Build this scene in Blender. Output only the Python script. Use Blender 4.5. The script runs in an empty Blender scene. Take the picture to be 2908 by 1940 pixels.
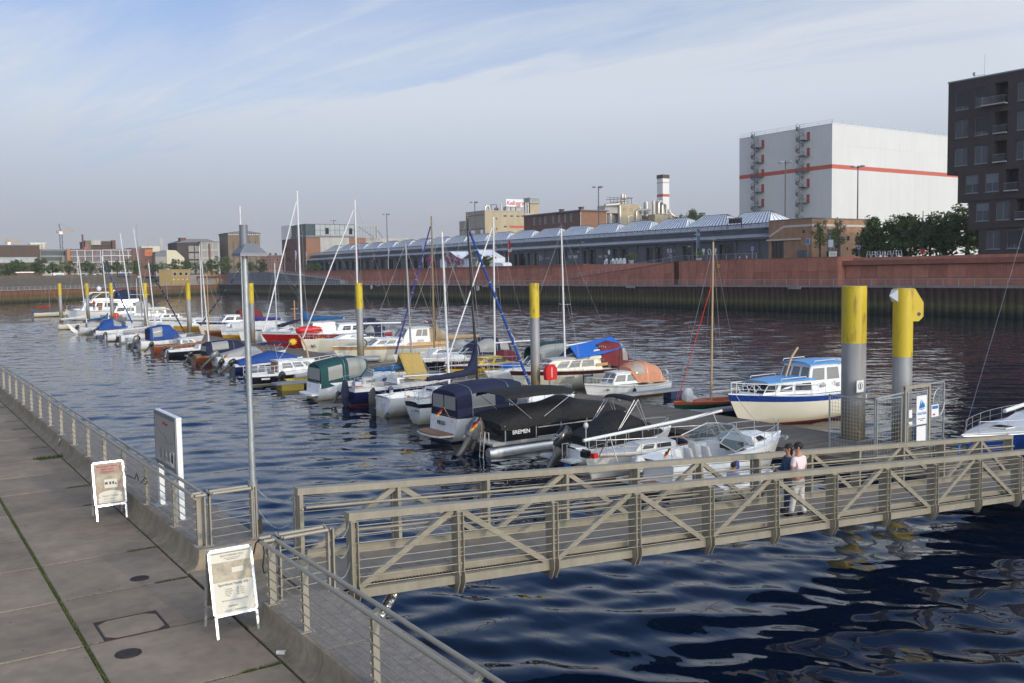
import bpy, bmesh, math, random
from math import sin, cos, pi, radians, radians as rd, sqrt, atan2, hypot
from mathutils import Vector, Matrix
random.seed(11)
S = bpy.context.scene
COL = S.collection
# ------------------------------------------------------------------ camera, sky, sun, exposure
# world: +Y runs along the near quay, +X out over the basin, z = 0 is the water
CAMZ, FPX, YAW, PITCH, ROLL = 7.5, 2690.0, -rd(33.9), math.atan(197 / 2690.0), -0.0168
cam = bpy.data.cameras.new('camera'); camo = bpy.data.objects.new('camera', cam); COL.objects.link(camo)
cam.sensor_width = 36.0; cam.lens = 36.0 * FPX / 2908; cam.clip_start = 0.1; cam.clip_end = 6000
camo.matrix_world = Matrix.Translation((0, 0, CAMZ)) @ Matrix.Rotation(YAW, 4, 'Z') @ Matrix.Rotation(pi / 2 - PITCH, 4, 'X') @ Matrix.Rotation(ROLL, 4, 'Z')
S.camera = camo
SUN_EL, SUN_AZ = rd(12), rd(174)          # azimuth clockwise from +Y
W = bpy.data.worlds.new('World'); S.world = W; W.use_nodes = True
nt = W.node_tree; nt.nodes.clear()
def N(tree, typ, **kw):
 n = tree.nodes.new(typ)
 for k, v in kw.items():
  if k.startswith('i_'):
   key = k[2:]; key = int(key) if key.isdigit() else key.replace('_', ' ')
   n.inputs[key].default_value = v
  else: setattr(n, k, v)
 return n
def L(tree, a, b): tree.links.new(a, b)
def mth(tree, op, a, b=None, c=None, clamp=False):
 n = tree.nodes.new('ShaderNodeMath'); n.operation = op; n.use_clamp = clamp
 for i, x in enumerate((a, b, c)):
  if x is None: continue
  if isinstance(x, (int, float)): n.inputs[i].default_value = x
  else: tree.links.new(x, n.inputs[i])
 return n.outputs[0]
def build_world():
 sky = N(nt, 'ShaderNodeTexSky', sky_type='NISHITA', sun_disc=False, sun_elevation=SUN_EL, sun_rotation=SUN_AZ,
   altitude=20, air_density=1.0, dust_density=1.0, ozone_density=3.0)
 bg = N(nt, 'ShaderNodeBackground', i_Strength=0.15); tn = N(nt, 'ShaderNodeMix', data_type='RGBA', blend_type='MULTIPLY'); tn.inputs[0].default_value = 1.0; tn.inputs[7].default_value = (.82, 1.12, 1.62, 1); L(nt, sky.outputs[0], tn.inputs[6]); L(nt, tn.outputs[2], bg.inputs['Color'])
 tc = N(nt, 'ShaderNodeTexCoord'); sep = N(nt, 'ShaderNodeSeparateXYZ'); L(nt, tc.outputs['Generated'], sep.inputs[0])
 z = mth(nt, 'MAXIMUM', sep.outputs[2], 0.0); den = mth(nt, 'ADD', z, 0.12)
 px = mth(nt, 'DIVIDE', sep.outputs[0], den); py = mth(nt, 'DIVIDE', sep.outputs[1], den)
 # u runs along the cirrus bands, w across them
 u = mth(nt, 'ADD', mth(nt, 'MULTIPLY', px, 0.39), mth(nt, 'MULTIPLY', py, -0.92)); w = mth(nt, 'ADD', mth(nt, 'MULTIPLY', px, 0.92), mth(nt, 'MULTIPLY', py, 0.39))
 def noise(su, sw, det, dist, lo, hi, off, rough=.58):
  c = N(nt, 'ShaderNodeCombineXYZ'); L(nt, mth(nt, 'MULTIPLY', u, su), c.inputs[0]); L(nt, mth(nt, 'MULTIPLY', w, sw), c.inputs[1]); c.inputs[2].default_value = off
  no = N(nt, 'ShaderNodeTexNoise', i_Scale=1.0, i_Detail=det, i_Roughness=rough, i_Distortion=dist); L(nt, c.outputs[0], no.inputs['Vector'])
  r = N(nt, 'ShaderNodeMapRange', interpolation_type='SMOOTHSTEP'); L(nt, no.outputs[0], r.inputs[0]); r.inputs[1].default_value = lo; r.inputs[2].default_value = hi
  return r.outputs[0]
 def band(x, lo, hi):
  r = N(nt, 'ShaderNodeMapRange', interpolation_type='SMOOTHSTEP'); L(nt, x, r.inputs[0]); r.inputs[1].default_value = lo; r.inputs[2].default_value = hi; return r.outputs[0]
 broad = noise(.55, 1.3, 6, .8, .34, .68, 1.7); fine = noise(.9, 5.5, 9, .9, .46, .80, 5.2); wob = noise(1.6, 1.6, 6, .3, .2, .8, 9.1); puff = noise(2.6, 6.0, 9, .8, .36, .62, 3.3)
 ww = mth(nt, 'ADD', w, mth(nt, 'MULTIPLY', wob, .14))
 sheet = mth(nt, 'MULTIPLY', band(ww, 2.45, 2.85), .26)
 st = mth(nt, 'MULTIPLY', mth(nt, 'MULTIPLY', band(ww, 2.53, 2.60), mth(nt, 'SUBTRACT', 1.0, band(ww, 2.62, 2.72))), mth(nt, 'MULTIPLY', band(u, -3.1, -2.2), mth(nt, 'SUBTRACT', 1.0, band(u, -1.75, -1.2))))
 streak = mth(nt, 'MULTIPLY', mth(nt, 'MULTIPLY', st, mth(nt, 'MULTIPLY_ADD', puff, .7, .3)), .62)
 veil = N(nt, 'ShaderNodeMapRange'); L(nt, z, veil.inputs[0]); veil.inputs[1].default_value = 0.0; veil.inputs[2].default_value = 0.30; veil.inputs[3].default_value = 0.95; veil.inputs[4].default_value = 0.04
 thin = N(nt, 'ShaderNodeMapRange'); L(nt, z, thin.inputs[0]); thin.inputs[1].default_value = 0.24; thin.inputs[2].default_value = 0.44; thin.inputs[3].default_value = 1.0; thin.inputs[4].default_value = 0.03
 m = mth(nt, 'ADD', mth(nt, 'MULTIPLY_ADD', broad, .30, .26), mth(nt, 'MULTIPLY', fine, .20)); m = mth(nt, 'ADD', mth(nt, 'ADD', m, sheet), streak); m = mth(nt, 'MULTIPLY', m, thin.outputs[0])
 m = mth(nt, 'ADD', m, veil.outputs[0])
 ramp = N(nt, 'ShaderNodeValToRGB'); L(nt, z, ramp.inputs[0]); e = ramp.color_ramp.elements
 e[0].position = 0.0; e[0].color = (.455, .465, .515, 1); e[1].position = .30; e[1].color = (.71, .76, .83, 1)
 for p, c in ((.05, (.45, .475, .54)), (.11, (.54, .59, .68)), (.17, (.66, .715, .80))): x = e.new(p); x.color = (*c, 1)
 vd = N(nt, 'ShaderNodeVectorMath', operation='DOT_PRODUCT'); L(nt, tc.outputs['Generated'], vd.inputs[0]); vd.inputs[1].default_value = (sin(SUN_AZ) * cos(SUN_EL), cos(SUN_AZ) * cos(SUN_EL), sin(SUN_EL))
 g = mth(nt, 'MAXIMUM', mth(nt, 'MULTIPLY_ADD', vd.outputs['Value'], .74, .26), 0.0); g = mth(nt, 'MULTIPLY_ADD', mth(nt, 'POWER', g, 1.3), 4.6, 1.42)    # thin cloud brightened towards the sun, out of view, to lift shaded faces
 m = mth(nt, 'MAXIMUM', m, mth(nt, 'MULTIPLY', band(vd.outputs['Value'], .2, .95), .85)); m = mth(nt, 'MINIMUM', m, .97)      # unseen bright haze added round the sun, also to fill the shade
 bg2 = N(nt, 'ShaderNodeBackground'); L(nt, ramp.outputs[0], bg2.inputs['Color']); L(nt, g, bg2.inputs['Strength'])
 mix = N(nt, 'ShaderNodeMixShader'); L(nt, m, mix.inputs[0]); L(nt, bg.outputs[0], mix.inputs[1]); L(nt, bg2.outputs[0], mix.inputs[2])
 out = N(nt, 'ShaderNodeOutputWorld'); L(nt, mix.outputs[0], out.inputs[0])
build_world()
sl = bpy.data.lights.new('sun', 'SUN'); sl.energy = 2.0; sl.angle = rd(1.2); sl.color = (1.0, 0.85, 0.63)
slo = bpy.data.objects.new('sun', sl); COL.objects.link(slo)
sd = Vector((sin(SUN_AZ) * cos(SUN_EL), cos(SUN_AZ) * cos(SUN_EL), sin(SUN_EL)))
slo.rotation_euler = sd.to_track_quat('Z', 'Y').to_euler(); slo.location = (0, 0, 60)
S.view_settings.view_transform = 'Standard'; S.view_settings.look = 'None'
S.view_settings.exposure = -0.5; S.view_settings.gamma = 1.0; S.view_settings.use_curve_mapping = False
S.render.engine = 'CYCLES'
S.cycles.max_bounces = 6; S.cycles.diffuse_bounces = 3; S.cycles.glossy_bounces = 3; S.cycles.transparent_max_bounces = 12; S.cycles.transmission_bounces = 3
S.cycles.caustics_reflective = False; S.cycles.caustics_refractive = False; S.cycles.use_denoising = True
# ------------------------------------------------------------------ materials
MATS = {}
STREAK = {'red_stone': 1.3, 'red_cap': 1.2, 'white_clad': .9, 'amt_white_clad': .22, 'concrete_kerb': 5.0, 'bridge_paint': 6.0, 'amt_bridge_paint': .4, 'factory_beige': .7, 'amt_factory_beige': .5, 'brick_tan': 1.0, 'grey_stone': .8, 'conc_light': .8, 'silo_brown': .8, 'quay_conc': 1.0, 'galv': 7.0, 'brick_dark': 1.1, 'amt_brick_dark': .5}
# name: (rgb, roughness, metallic, colour variation, noise scale 1/m, bump m, random tint per object)
SPEC = {
 'white_gel': ((.80, .80, .78), .28, 0, .05, 1.5, 0, 0), 'cream_gel': ((.80, .75, .60), .32, 0, .05, 1.5, 0, 0), 'offwhite': ((.66, .65, .60), .5, 0, .12, 3, .001, 0),
 'deck_grey': ((.52, .52, .50), .6, 0, .12, 4, .001, 0), 'sole': ((.30, .29, .27), .7, 0, .15, 4, 0, 0), 'teak': ((.28, .15, .07), .55, 0, .3, 14, .001, 0), 'mahogany': ((.20, .055, .018), .28, 0, .25, 9, 0, 0),
 'wood_light': ((.50, .29, .12), .45, 0, .25, 10, 0, 0), 'spruce': ((.46, .31, .16), .45, 0, .2, 6, 0, 0), 'navy_hull': ((.010, .016, .07), .22, 0, .1, 2, 0, 0), 'black_hull': ((.010, .010, .016), .22, 0, .1, 2, 0, 0),
 'blue_hull': ((.012, .05, .24), .25, 0, .12, 2, 0, 0), 'red_hull': ((.30, .012, .014), .25, 0, .1, 2, 0, 0), 'green_hull': ((.010, .075, .045), .3, 0, .1, 2, 0, 0), 'yellow_hull': ((.62, .42, .025), .35, 0, .12, 2, 0, 0),
 'ochre_hull': ((.50, .25, .015), .4, 0, .12, 2, 0, 0), 'maroon_hull': ((.085, .018, .022), .35, 0, .1, 2, 0, 0), 'grey_hull': ((.25, .26, .26), .4, 0, .1, 2, 0, 0), 'antifoul_red': ((.16, .03, .02), .7, 0, .2, 3, 0, 0), 'antifoul_dark': ((.016, .018, .022), .6, 0, .2, 3, 0, 0), 'antifoul_blue': ((.012, .02, .09), .6, 0, .2, 3, 0, 0),
 'orange_deck': ((.42, .10, .035), .5, 0, .15, 4, 0, 0), 'roof_blue': ((.12, .36, .68), .35, 0, .08, 2, 0, 0),
 'canvas_navy': ((.012, .016, .048), .85, 0, .22, 3, .012, 0), 'canvas_blue': ((.012, .062, .26), .8, 0, .2, 3, .012, 0), 'canvas_teal': ((.007, .060, .060), .8, 0, .2, 3, .012, 0), 'canvas_black': ((.014, .013, .013), .85, 0, .35, 2.5, .03, 0),
 'canvas_purple': ((.040, .035, .19), .85, 0, .2, 3, .01, 0), 'canvas_midblue': ((.010, .085, .22), .8, 0, .2, 3, .015, 0), 'canvas_tan': ((.36, .26, .14), .9, 0, .15, 3, .012, 0), 'canvas_mustard': ((.43, .30, .085), .9, 0, .15, 3, .012, 0),
 'canvas_salmon': ((.56, .25, .14), .85, 0, .12, 3, .012, 0), 'canvas_maroon': ((.17, .022, .026), .85, 0, .2, 3, .012, 0), 'canvas_grey': ((.36, .35, .34), .85, 0, .15, 3, .012, 0), 'canvas_red': ((.40, .015, .025), .85, 0, .15, 3, .012, 0), 'tarp_blue': ((.018, .13, .50), .55, 0, .12, 4, .01, 0), 'sail_white': ((.6, .59, .56), .9, 0, .15, 4, .02, 0),
 'red_plastic': ((.58, .018, .015), .4, 0, .08, 3, 0, 0), 'orange_plastic': ((.75, .13, .02), .5, 0, .08, 3, 0, 0), 'yellow_plastic': ((.68, .50, .03), .45, 0, .08, 3, 0, 0), 'black_rubber': ((.012, .012, .013), .6, 0, .15, 5, 0, 0), 'fender_blue': ((.02, .05, .25), .4, 0, .1, 4, 0, 0),
 'engine_black': ((.012, .012, .014), .18, 0, .1, 3, 0, 0), 'engine_grey': ((.16, .165, .17), .28, .5, .1, 3, 0, 0), 'engine_leg': ((.07, .07, .072), .4, .4, .1, 3, 0, 0), 'engine_white': ((.55, .55, .54), .35, 0, .1, 3, 0, 0),
 'steel': ((.55, .55, .55), .45, .8, .05, 4, 0, 0), 'alu': ((.62, .62, .60), .42, .75, .10, 4, 0, 0), 'mast_white': ((.74, .74, .71), .35, 0, .05, 2, 0, 0), 'mast_grey': ((.36, .36, .35), .4, .5, .08, 2, 0, 0), 'mast_tan': ((.24, .17, .075), .45, 0, .08, 2, 0, 0), 'mast_dark': ((.02, .018, .016), .4, 0, .08, 2, 0, 0),
 'wire': ((.30, .30, .30), .4, .6, 0, 1, 0, 0), 'rope_white': ((.55, .53, .48), .9, 0, .1, 20, 0, 0), 'boat_glass': ((.020, .024, .028), .06, 0, .1, 2, 0, 0), 'curtain_glass': ((.22, .21, .19), .15, 0, .25, 9, 0, 0), 'seat_white': ((.66, .64, .60), .55, 0, .08, 4, 0, 0),
 'concrete_slab': ((.27, .212, .150), .88, 0, .42, .9, .004, .11), 'concrete_kerb': ((.26, .21, .145), .88, 0, .5, 1.6, .004, .05), 'ledge_gravel': ((.25, .22, .185), .9, 0, .45, 9, .004, .04), 'dark_joint': ((.032, .032, .024), .95, 0, .5, 6, 0, 0),
 'cast_iron': ((.055, .040, .032), .6, .3, .35, 12, .004, 0), 'rail_paint': ((.34, .305, .235), .45, .15, .10, 3, 0, 0), 'bridge_paint': ((.32, .285, .215), .42, .1, .2, 2.2, 0, 0), 'bridge_deck': ((.26, .23, .185), .62, .2, .2, 2, .001, .06), 'grating': ((.05, .045, .04), .6, .3, .3, 10, 0, 0), 'galv': ((.40, .42, .42), .42, .6, .22, 9, 0, 0), 'lamp_hood': ((.19, .20, .22), .45, .2, .15, 3, 0, 0), 'foil': ((.72, .71, .68), .22, .9, .1, 6, .02, 0),
 'sign_white': ((.80, .80, .78), .35, 0, .03, 3, 0, 0), 'sign_frame': ((.72, .72, .72), .25, .7, .05, 3, 0, 0), 'board_back': ((.16, .13, .10), .7, 0, .1, 3, 0, 0), 'poster_panel': ((.30, .30, .28), .18, 0, .1, 4, 0, 0), 'poster_white': ((.68, .64, .52), .6, 0, .05, 4, 0, 0), 'poster_photo': ((.42, .36, .26), .6, 0, .5, 6, 0, 0), 'poster_sunset': ((.38, .29, .22), .6, 0, .5, 3.5, 0, 0), 'print_grey': ((.22, .21, .18), .5, 0, 0, 1, 0, 0), 'print_dark': ((.06, .06, .07), .5, 0, 0, 1, 0, 0), 'print_red': ((.45, .03, .04), .5, 0, 0, 1, 0, 0), 'print_blue': ((.02, .16, .45), .5, 0, 0, 1, 0, 0), 'print_white': ((.78, .78, .76), .5, 0, 0, 1, 0, 0), 'print_silver': ((.42, .43, .44), .4, .3, 0, 1, 0, 0), 'print_yellow': ((.85, .55, .02), .5, 0, 0, 1, 0, 0), 'mirror_grey': ((.55, .58, .62), .2, .2, .2, 3, 0, 0),
 'plank_grey': ((.155, .13, .098), .85, 0, .35, 2, .003, .18), 'finger_alu': ((.40, .41, .42), .45, .4, .12, 3, 0, 0), 'float_blue': ((.035, .05, .10), .55, 0, .25, 3, 0, 0), 'float_ochre': ((.40, .28, .04), .55, 0, .25, 3, 0, 0),
 'red_stone': ((.40, .155, .10), .85, 0, .28, .9, .006, .16), 'red_cap': ((.27, .105, .068), .85, 0, .3, .7, .005, .08), 'grey_stone': ((.15, .155, .165), .85, 0, .3, .6, .005, .12), 'quay_conc': ((.27, .255, .23), .9, 0, .35, .5, .006, .05), 'plateau': ((.24, .22, .19), .9, 0, .25, .2, 0, 0), 'steps_dark': ((.115, .10, .085), .9, 0, .3, .4, .01, 0), 'grass': ((.11, .10, .055), .95, 0, .45, 1.2, 0, 0), 'weed': ((.055, .085, .018), .95, 0, .5, 9, 0, 0),
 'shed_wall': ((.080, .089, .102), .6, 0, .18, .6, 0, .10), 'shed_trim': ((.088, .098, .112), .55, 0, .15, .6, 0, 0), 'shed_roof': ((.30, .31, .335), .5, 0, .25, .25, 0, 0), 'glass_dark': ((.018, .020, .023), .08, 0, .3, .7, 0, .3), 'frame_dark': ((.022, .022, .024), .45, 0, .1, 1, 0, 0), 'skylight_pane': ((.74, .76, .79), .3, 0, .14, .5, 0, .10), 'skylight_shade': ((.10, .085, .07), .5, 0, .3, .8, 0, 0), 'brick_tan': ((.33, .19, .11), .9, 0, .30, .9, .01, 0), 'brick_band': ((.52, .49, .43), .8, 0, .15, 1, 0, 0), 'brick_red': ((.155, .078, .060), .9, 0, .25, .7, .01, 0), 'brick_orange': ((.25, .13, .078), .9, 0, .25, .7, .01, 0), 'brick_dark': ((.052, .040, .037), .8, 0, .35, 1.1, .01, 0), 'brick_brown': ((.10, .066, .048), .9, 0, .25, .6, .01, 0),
 'factory_beige': ((.42, .345, .215), .85, 0, .16, .3, 0, 0), 'factory_grey': ((.30, .27, .22), .8, 0, .2, .4, 0, 0), 'pipe_metal': ((.50, .47, .42), .38, .6, .15, 1, 0, 0), 'pipe_dark': ((.12, .115, .11), .5, .4, .2, 1, 0, 0), 'white_clad': ((.59, .585, .545), .5, 0, .045, .15, 0, .012), 'band_red': ((.48, .085, .045), .5, 0, .06, .3, 0, 0), 'door_red': ((.40, .05, .035), .5, 0, .1, 1, 0, 0), 'stair_grey': ((.15, .155, .16), .5, .4, .1, 1, 0, 0), 'white_wall': ((.72, .71, .68), .8, 0, .08, .3, 0, 0), 'cream_wall': ((.62, .56, .40), .85, 0, .1, .3, 0, 0), 'grey_wall': ((.30, .285, .255), .85, 0, .18, .3, 0, 0), 'conc_light': ((.42, .40, .36), .85, 0, .15, .3, 0, 0), 'silo_brown': ((.19, .145, .10), .9, 0, .25, .3, 0, 0), 'roof_grey': ((.16, .165, .175), .7, 0, .15, .3, 0, 0), 'roof_tile': ((.24, .07, .04), .8, 0, .25, .8, 0, 0), 'glass_green': ((.05, .075, .075), .12, 0, .3, .5, 0, .2), 'glass_pale': ((.34, .36, .36), .2, 0, .2, .4, 0, .25), 'win_glass': ((.045, .055, .068), .07, 0, .25, .6, 0, .3), 'blind_grey': ((.15, .165, .18), .6, 0, .12, 5, 0, .12), 'blind_dark': ((.035, .036, .038), .6, 0, .12, 5, 0, .12), 'frame_white': ((.55, .56, .57), .5, 0, .05, 1, 0, 0), 'frame_grey': ((.22, .235, .25), .5, .2, .05, 1, 0, 0), 'plywood': ((.42, .29, .10), .75, 0, .2, 1, 0, 0), 'timber_orange': ((.40, .17, .06), .75, 0, .3, 2, 0, 0), 'crane_yellow': ((.48, .26, .06), .6, 0, .1, 1, 0, 0), 'crane_blue': ((.10, .13, .17), .6, .2, .1, 1, 0, 0), 'graffiti': ((.50, .16, .06), .7, 0, .6, .6, 0, 0),
 'pole_dark': ((.07, .072, .075), .5, .3, .1, 1, 0, 0), 'pole_light': ((.45, .46, .47), .4, .5, .1, 1, 0, 0), 'flag_white': ((.75, .75, .76), .8, 0, .1, 2, 0, 0), 'flag_red': ((.5, .03, .03), .8, 0, .1, 2, 0, 0), 'flag_gold': ((.65, .42, .03), .8, 0, .05, 2, 0, 0), 'flag_black': ((.012, .012, .014), .8, 0, .1, 2, 0, 0), 'flag_blue': ((.10, .19, .26), .8, 0, .1, 2, 0, 0), 'tent_white': ((.74, .76, .80), .5, 0, .06, .6, 0, 0), 'flower_pink': ((.33, .055, .17), .9, 0, .5, 5, 0, 0), 'planter': ((.34, .33, .31), .8, 0, .15, 2, 0, 0), 'bark': ((.075, .055, .04), .9, 0, .3, 4, .01, 0), 'car_grey': ((.28, .29, .30), .3, .4, .1, 1, 0, 0), 'car_white': ((.7, .7, .7), .3, 0, .05, 1, 0, 0), 'car_blue': ((.03, .07, .16), .3, .2, .1, 1, 0, 0), 'car_red': ((.35, .03, .02), .3, 0, .1, 1, 0, 0),
 'skin': ((.46, .24, .155), .6, 0, .08, 6, 0, 0), 'hair_dark': ((.016, .010, .007), .7, 0, .2, 30, 0, 0), 'shirt_pink': ((.80, .64, .62), .85, 0, .05, 5, .004, 0), 'trouser_white': ((.74, .71, .68), .85, 0, .06, 6, .008, 0), 'denim': ((.055, .095, .16), .9, 0, .25, 12, .004, 0), 'shirt_blue': ((.30, .36, .46), .85, 0, .08, 6, .003, 0), 'shoe_black': ((.015, .014, .014), .5, 0, .1, 6, 0, 0), 'belt_tan': ((.32, .14, .05), .6, 0, .1, 6, 0, 0), 'paper_cup': ((.62, .58, .54), .7, 0, .35, 25, 0, 0),
}
def M(name):
 if name in MATS: return MATS[name]
 m = bpy.data.materials.new(name); m.use_nodes = True; MATS[name] = m
 t = m.node_tree; b = t.nodes['Principled BSDF']
 if name in SPECIAL: SPECIAL[name](m, t, b); return m
 rgb, ro, me, nz, ns, bump, rnd = SPEC[name]
 b.inputs['Roughness'].default_value = ro; b.inputs['Metallic'].default_value = me
 col = (*rgb, 1); b.inputs['Base Color'].default_value = col
 if nz or bump or rnd:
  g = N(t, 'ShaderNodeNewGeometry')
  no = N(t, 'ShaderNodeTexNoise', i_Scale=ns, i_Detail=5.0, i_Roughness=0.6); L(t, g.outputs['Position'], no.inputs['Vector'])
  f = mth(t, 'MULTIPLY_ADD', no.outputs[0], 2.6 * nz, 1 - 1.3 * nz)
  if nz > .1:
   n2 = N(t, 'ShaderNodeTexNoise', i_Scale=ns * 5.3, i_Detail=3.0); L(t, g.outputs['Position'], n2.inputs['Vector'])
   f = mth(t, 'MULTIPLY', f, mth(t, 'MULTIPLY_ADD', n2.outputs[0], 1.2 * nz, 1 - .6 * nz))
  if rnd:
   oi = N(t, 'ShaderNodeObjectInfo'); f = mth(t, 'MULTIPLY', f, mth(t, 'MULTIPLY_ADD', oi.outputs['Random'], 2 * rnd, 1 - rnd))
  mx = N(t, 'ShaderNodeMix', data_type='RGBA', blend_type='MULTIPLY'); mx.inputs[0].default_value = 1
  mx.inputs[6].default_value = col; L(t, f, mx.inputs[7]); L(t, mx.outputs[2], b.inputs['Base Color'])
  L(t, mth(t, 'MULTIPLY_ADD', no.outputs[0], .25, ro - .12, clamp=True), b.inputs['Roughness'])
  if name in STREAK:       # rain streaks and grime running down
   mp = N(t, 'ShaderNodeMapping'); L(t, g.outputs['Position'], mp.inputs[0]); mp.inputs['Scale'].default_value = (1, 1, .07)
   n4 = N(t, 'ShaderNodeTexNoise', i_Scale=STREAK[name], i_Detail=6.0, i_Roughness=.65); L(t, mp.outputs[0], n4.inputs['Vector'])
   f2 = mth(t, 'MULTIPLY_ADD', n4.outputs[0], .95, .50); m2 = N(t, 'ShaderNodeMix', data_type='RGBA', blend_type='MULTIPLY'); m2.inputs[0].default_value = STREAK.get('amt_' + name, .8); L(t, mx.outputs[2], m2.inputs[6]); L(t, f2, m2.inputs[7]); L(t, m2.outputs[2], b.inputs['Base Color'])
  if name in ('white_gel', 'cream_gel'):       # scum above the waterline
   sz = N(t, 'ShaderNodeSeparateXYZ'); L(t, g.outputs['Position'], sz.inputs[0]); r = N(t, 'ShaderNodeMapRange', interpolation_type='SMOOTHSTEP'); L(t, mth(t, 'MULTIPLY_ADD', no.outputs[0], .22, sz.outputs[2]), r.inputs[0]); r.inputs[1].default_value = .15; r.inputs[2].default_value = .55; r.inputs[3].default_value = 1.0; r.inputs[4].default_value = 0.0
   m3 = N(t, 'ShaderNodeMix', data_type='RGBA', blend_type='MULTIPLY'); L(t, mth(t, 'MULTIPLY', r.outputs[0], .8), m3.inputs[0]); L(t, mx.outputs[2], m3.inputs[6]); m3.inputs[7].default_value = (.62, .52, .33, 1); L(t, m3.outputs[2], b.inputs['Base Color'])
  if bump:
   n3 = N(t, 'ShaderNodeTexNoise', i_Scale=max(ns * 1.6, 2.0), i_Detail=4.0); L(t, g.outputs['Position'], n3.inputs['Vector'])
   bp = N(t, 'ShaderNodeBump', i_Strength=0.8, i_Distance=bump * 4); L(t, n3.outputs[0], bp.inputs['Height']); L(t, bp.outputs[0], b.inputs['Normal'])
 return m
def sp_water(m, t, b):
 b.inputs['Base Color'].default_value = (.002, .007, .020, 1); b.inputs['Roughness'].default_value = .03; b.inputs['IOR'].default_value = 1.333
 g = N(t, 'ShaderNodeNewGeometry')
 def lay(scale, sx, sy, rot, amp, det, dist=0.0):
  mp = N(t, 'ShaderNodeMapping'); L(t, g.outputs['Position'], mp.inputs[0]); mp.inputs['Rotation'].default_value = (0, 0, rot); mp.inputs['Scale'].default_value = (sx, sy, 1)
  no = N(t, 'ShaderNodeTexNoise', i_Scale=scale, i_Detail=det, i_Roughness=0.45, i_Distortion=dist); L(t, mp.outputs[0], no.inputs['Vector'])
  return mth(t, 'MULTIPLY', no.outputs[0], amp)
 # calm patches and ruffled patches
 mp = N(t, 'ShaderNodeMapping'); L(t, g.outputs['Position'], mp.inputs[0]); mp.inputs['Scale'].default_value = (.05, .02, 1)
 pn = N(t, 'ShaderNodeTexNoise', i_Scale=1.0, i_Detail=3.0); L(t, mp.outputs[0], pn.inputs['Vector'])
 amp = mth(t, 'MULTIPLY_ADD', pn.outputs[0], 1.1, .45)
 ln = N(t, 'ShaderNodeVectorMath', operation='LENGTH'); L(t, g.outputs['Position'], ln.inputs[0]); fr = N(t, 'ShaderNodeMapRange'); L(t, ln.outputs['Value'], fr.inputs[0]); fr.inputs[1].default_value = 25; fr.inputs[2].default_value = 110; fr.inputs[3].default_value = 1.0; fr.inputs[4].default_value = 2.2
 amp = mth(t, 'MULTIPLY', amp, fr.outputs[0])        # the open basin is more ruffled than the sheltered quay corner
 h = mth(t, 'MULTIPLY', mth(t, 'ADD', lay(1.9, 1, .55, -.1, .012, .5, .3), lay(4.6, 1, .5, .2, .0055, .5)), amp)
 bp = N(t, 'ShaderNodeBump', i_Strength=1.0, i_Distance=1.0); L(t, h, bp.inputs['Height']); L(t, bp.outputs[0], b.inputs['Normal'])
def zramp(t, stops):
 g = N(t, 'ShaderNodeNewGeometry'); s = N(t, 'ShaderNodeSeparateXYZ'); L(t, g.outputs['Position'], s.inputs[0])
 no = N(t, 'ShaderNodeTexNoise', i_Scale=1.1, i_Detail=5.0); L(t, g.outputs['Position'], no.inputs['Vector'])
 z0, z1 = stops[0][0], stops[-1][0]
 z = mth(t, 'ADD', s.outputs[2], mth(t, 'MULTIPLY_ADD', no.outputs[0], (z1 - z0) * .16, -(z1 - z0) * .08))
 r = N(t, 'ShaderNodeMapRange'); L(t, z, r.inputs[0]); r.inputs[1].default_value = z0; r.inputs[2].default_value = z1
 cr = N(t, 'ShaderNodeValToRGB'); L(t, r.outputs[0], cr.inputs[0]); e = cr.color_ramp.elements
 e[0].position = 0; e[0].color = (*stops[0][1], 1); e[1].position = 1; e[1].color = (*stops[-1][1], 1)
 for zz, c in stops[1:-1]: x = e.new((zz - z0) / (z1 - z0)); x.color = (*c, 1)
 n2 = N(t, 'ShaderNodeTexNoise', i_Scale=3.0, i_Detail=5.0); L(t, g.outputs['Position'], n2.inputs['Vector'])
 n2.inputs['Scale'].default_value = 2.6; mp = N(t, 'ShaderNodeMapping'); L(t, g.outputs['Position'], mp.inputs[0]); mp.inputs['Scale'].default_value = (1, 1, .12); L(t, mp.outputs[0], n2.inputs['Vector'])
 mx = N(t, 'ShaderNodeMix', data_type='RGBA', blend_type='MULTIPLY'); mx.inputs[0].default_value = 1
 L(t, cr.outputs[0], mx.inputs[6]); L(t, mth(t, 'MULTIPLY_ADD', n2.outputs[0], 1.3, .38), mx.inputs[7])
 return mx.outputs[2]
def sp_rust(m, t, b):      # sheet piling: rust above, weed and slime along the tide line
 L(t, zramp(t, [(0.0, (.012, .012, .007)), (.5, (.03, .028, .012)), (1.5, (.12, .095, .030)), (2.3, (.11, .075, .03)), (3.0, (.20, .085, .045)), (4.4, (.23, .10, .06))]), b.inputs['Base Color']); b.inputs['Roughness'].default_value = .85
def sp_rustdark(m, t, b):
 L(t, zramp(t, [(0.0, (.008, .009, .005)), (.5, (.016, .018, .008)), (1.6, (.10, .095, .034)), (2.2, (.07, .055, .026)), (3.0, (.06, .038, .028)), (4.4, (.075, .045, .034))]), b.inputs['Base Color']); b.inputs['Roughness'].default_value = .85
def sp_pile(m, t, b):      # galvanised tube browned above the water
 L(t, zramp(t, [(0.0, (.05, .04, .02)), (.8, (.17, .125, .06)), (1.6, (.21, .18, .12)), (2.3, (.30, .29, .27)), (3.4, (.33, .33, .33)), (4.6, (.31, .31, .31))]), b.inputs['Base Color']); b.inputs['Roughness'].default_value = .5; b.inputs['Metallic'].default_value = .25
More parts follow.
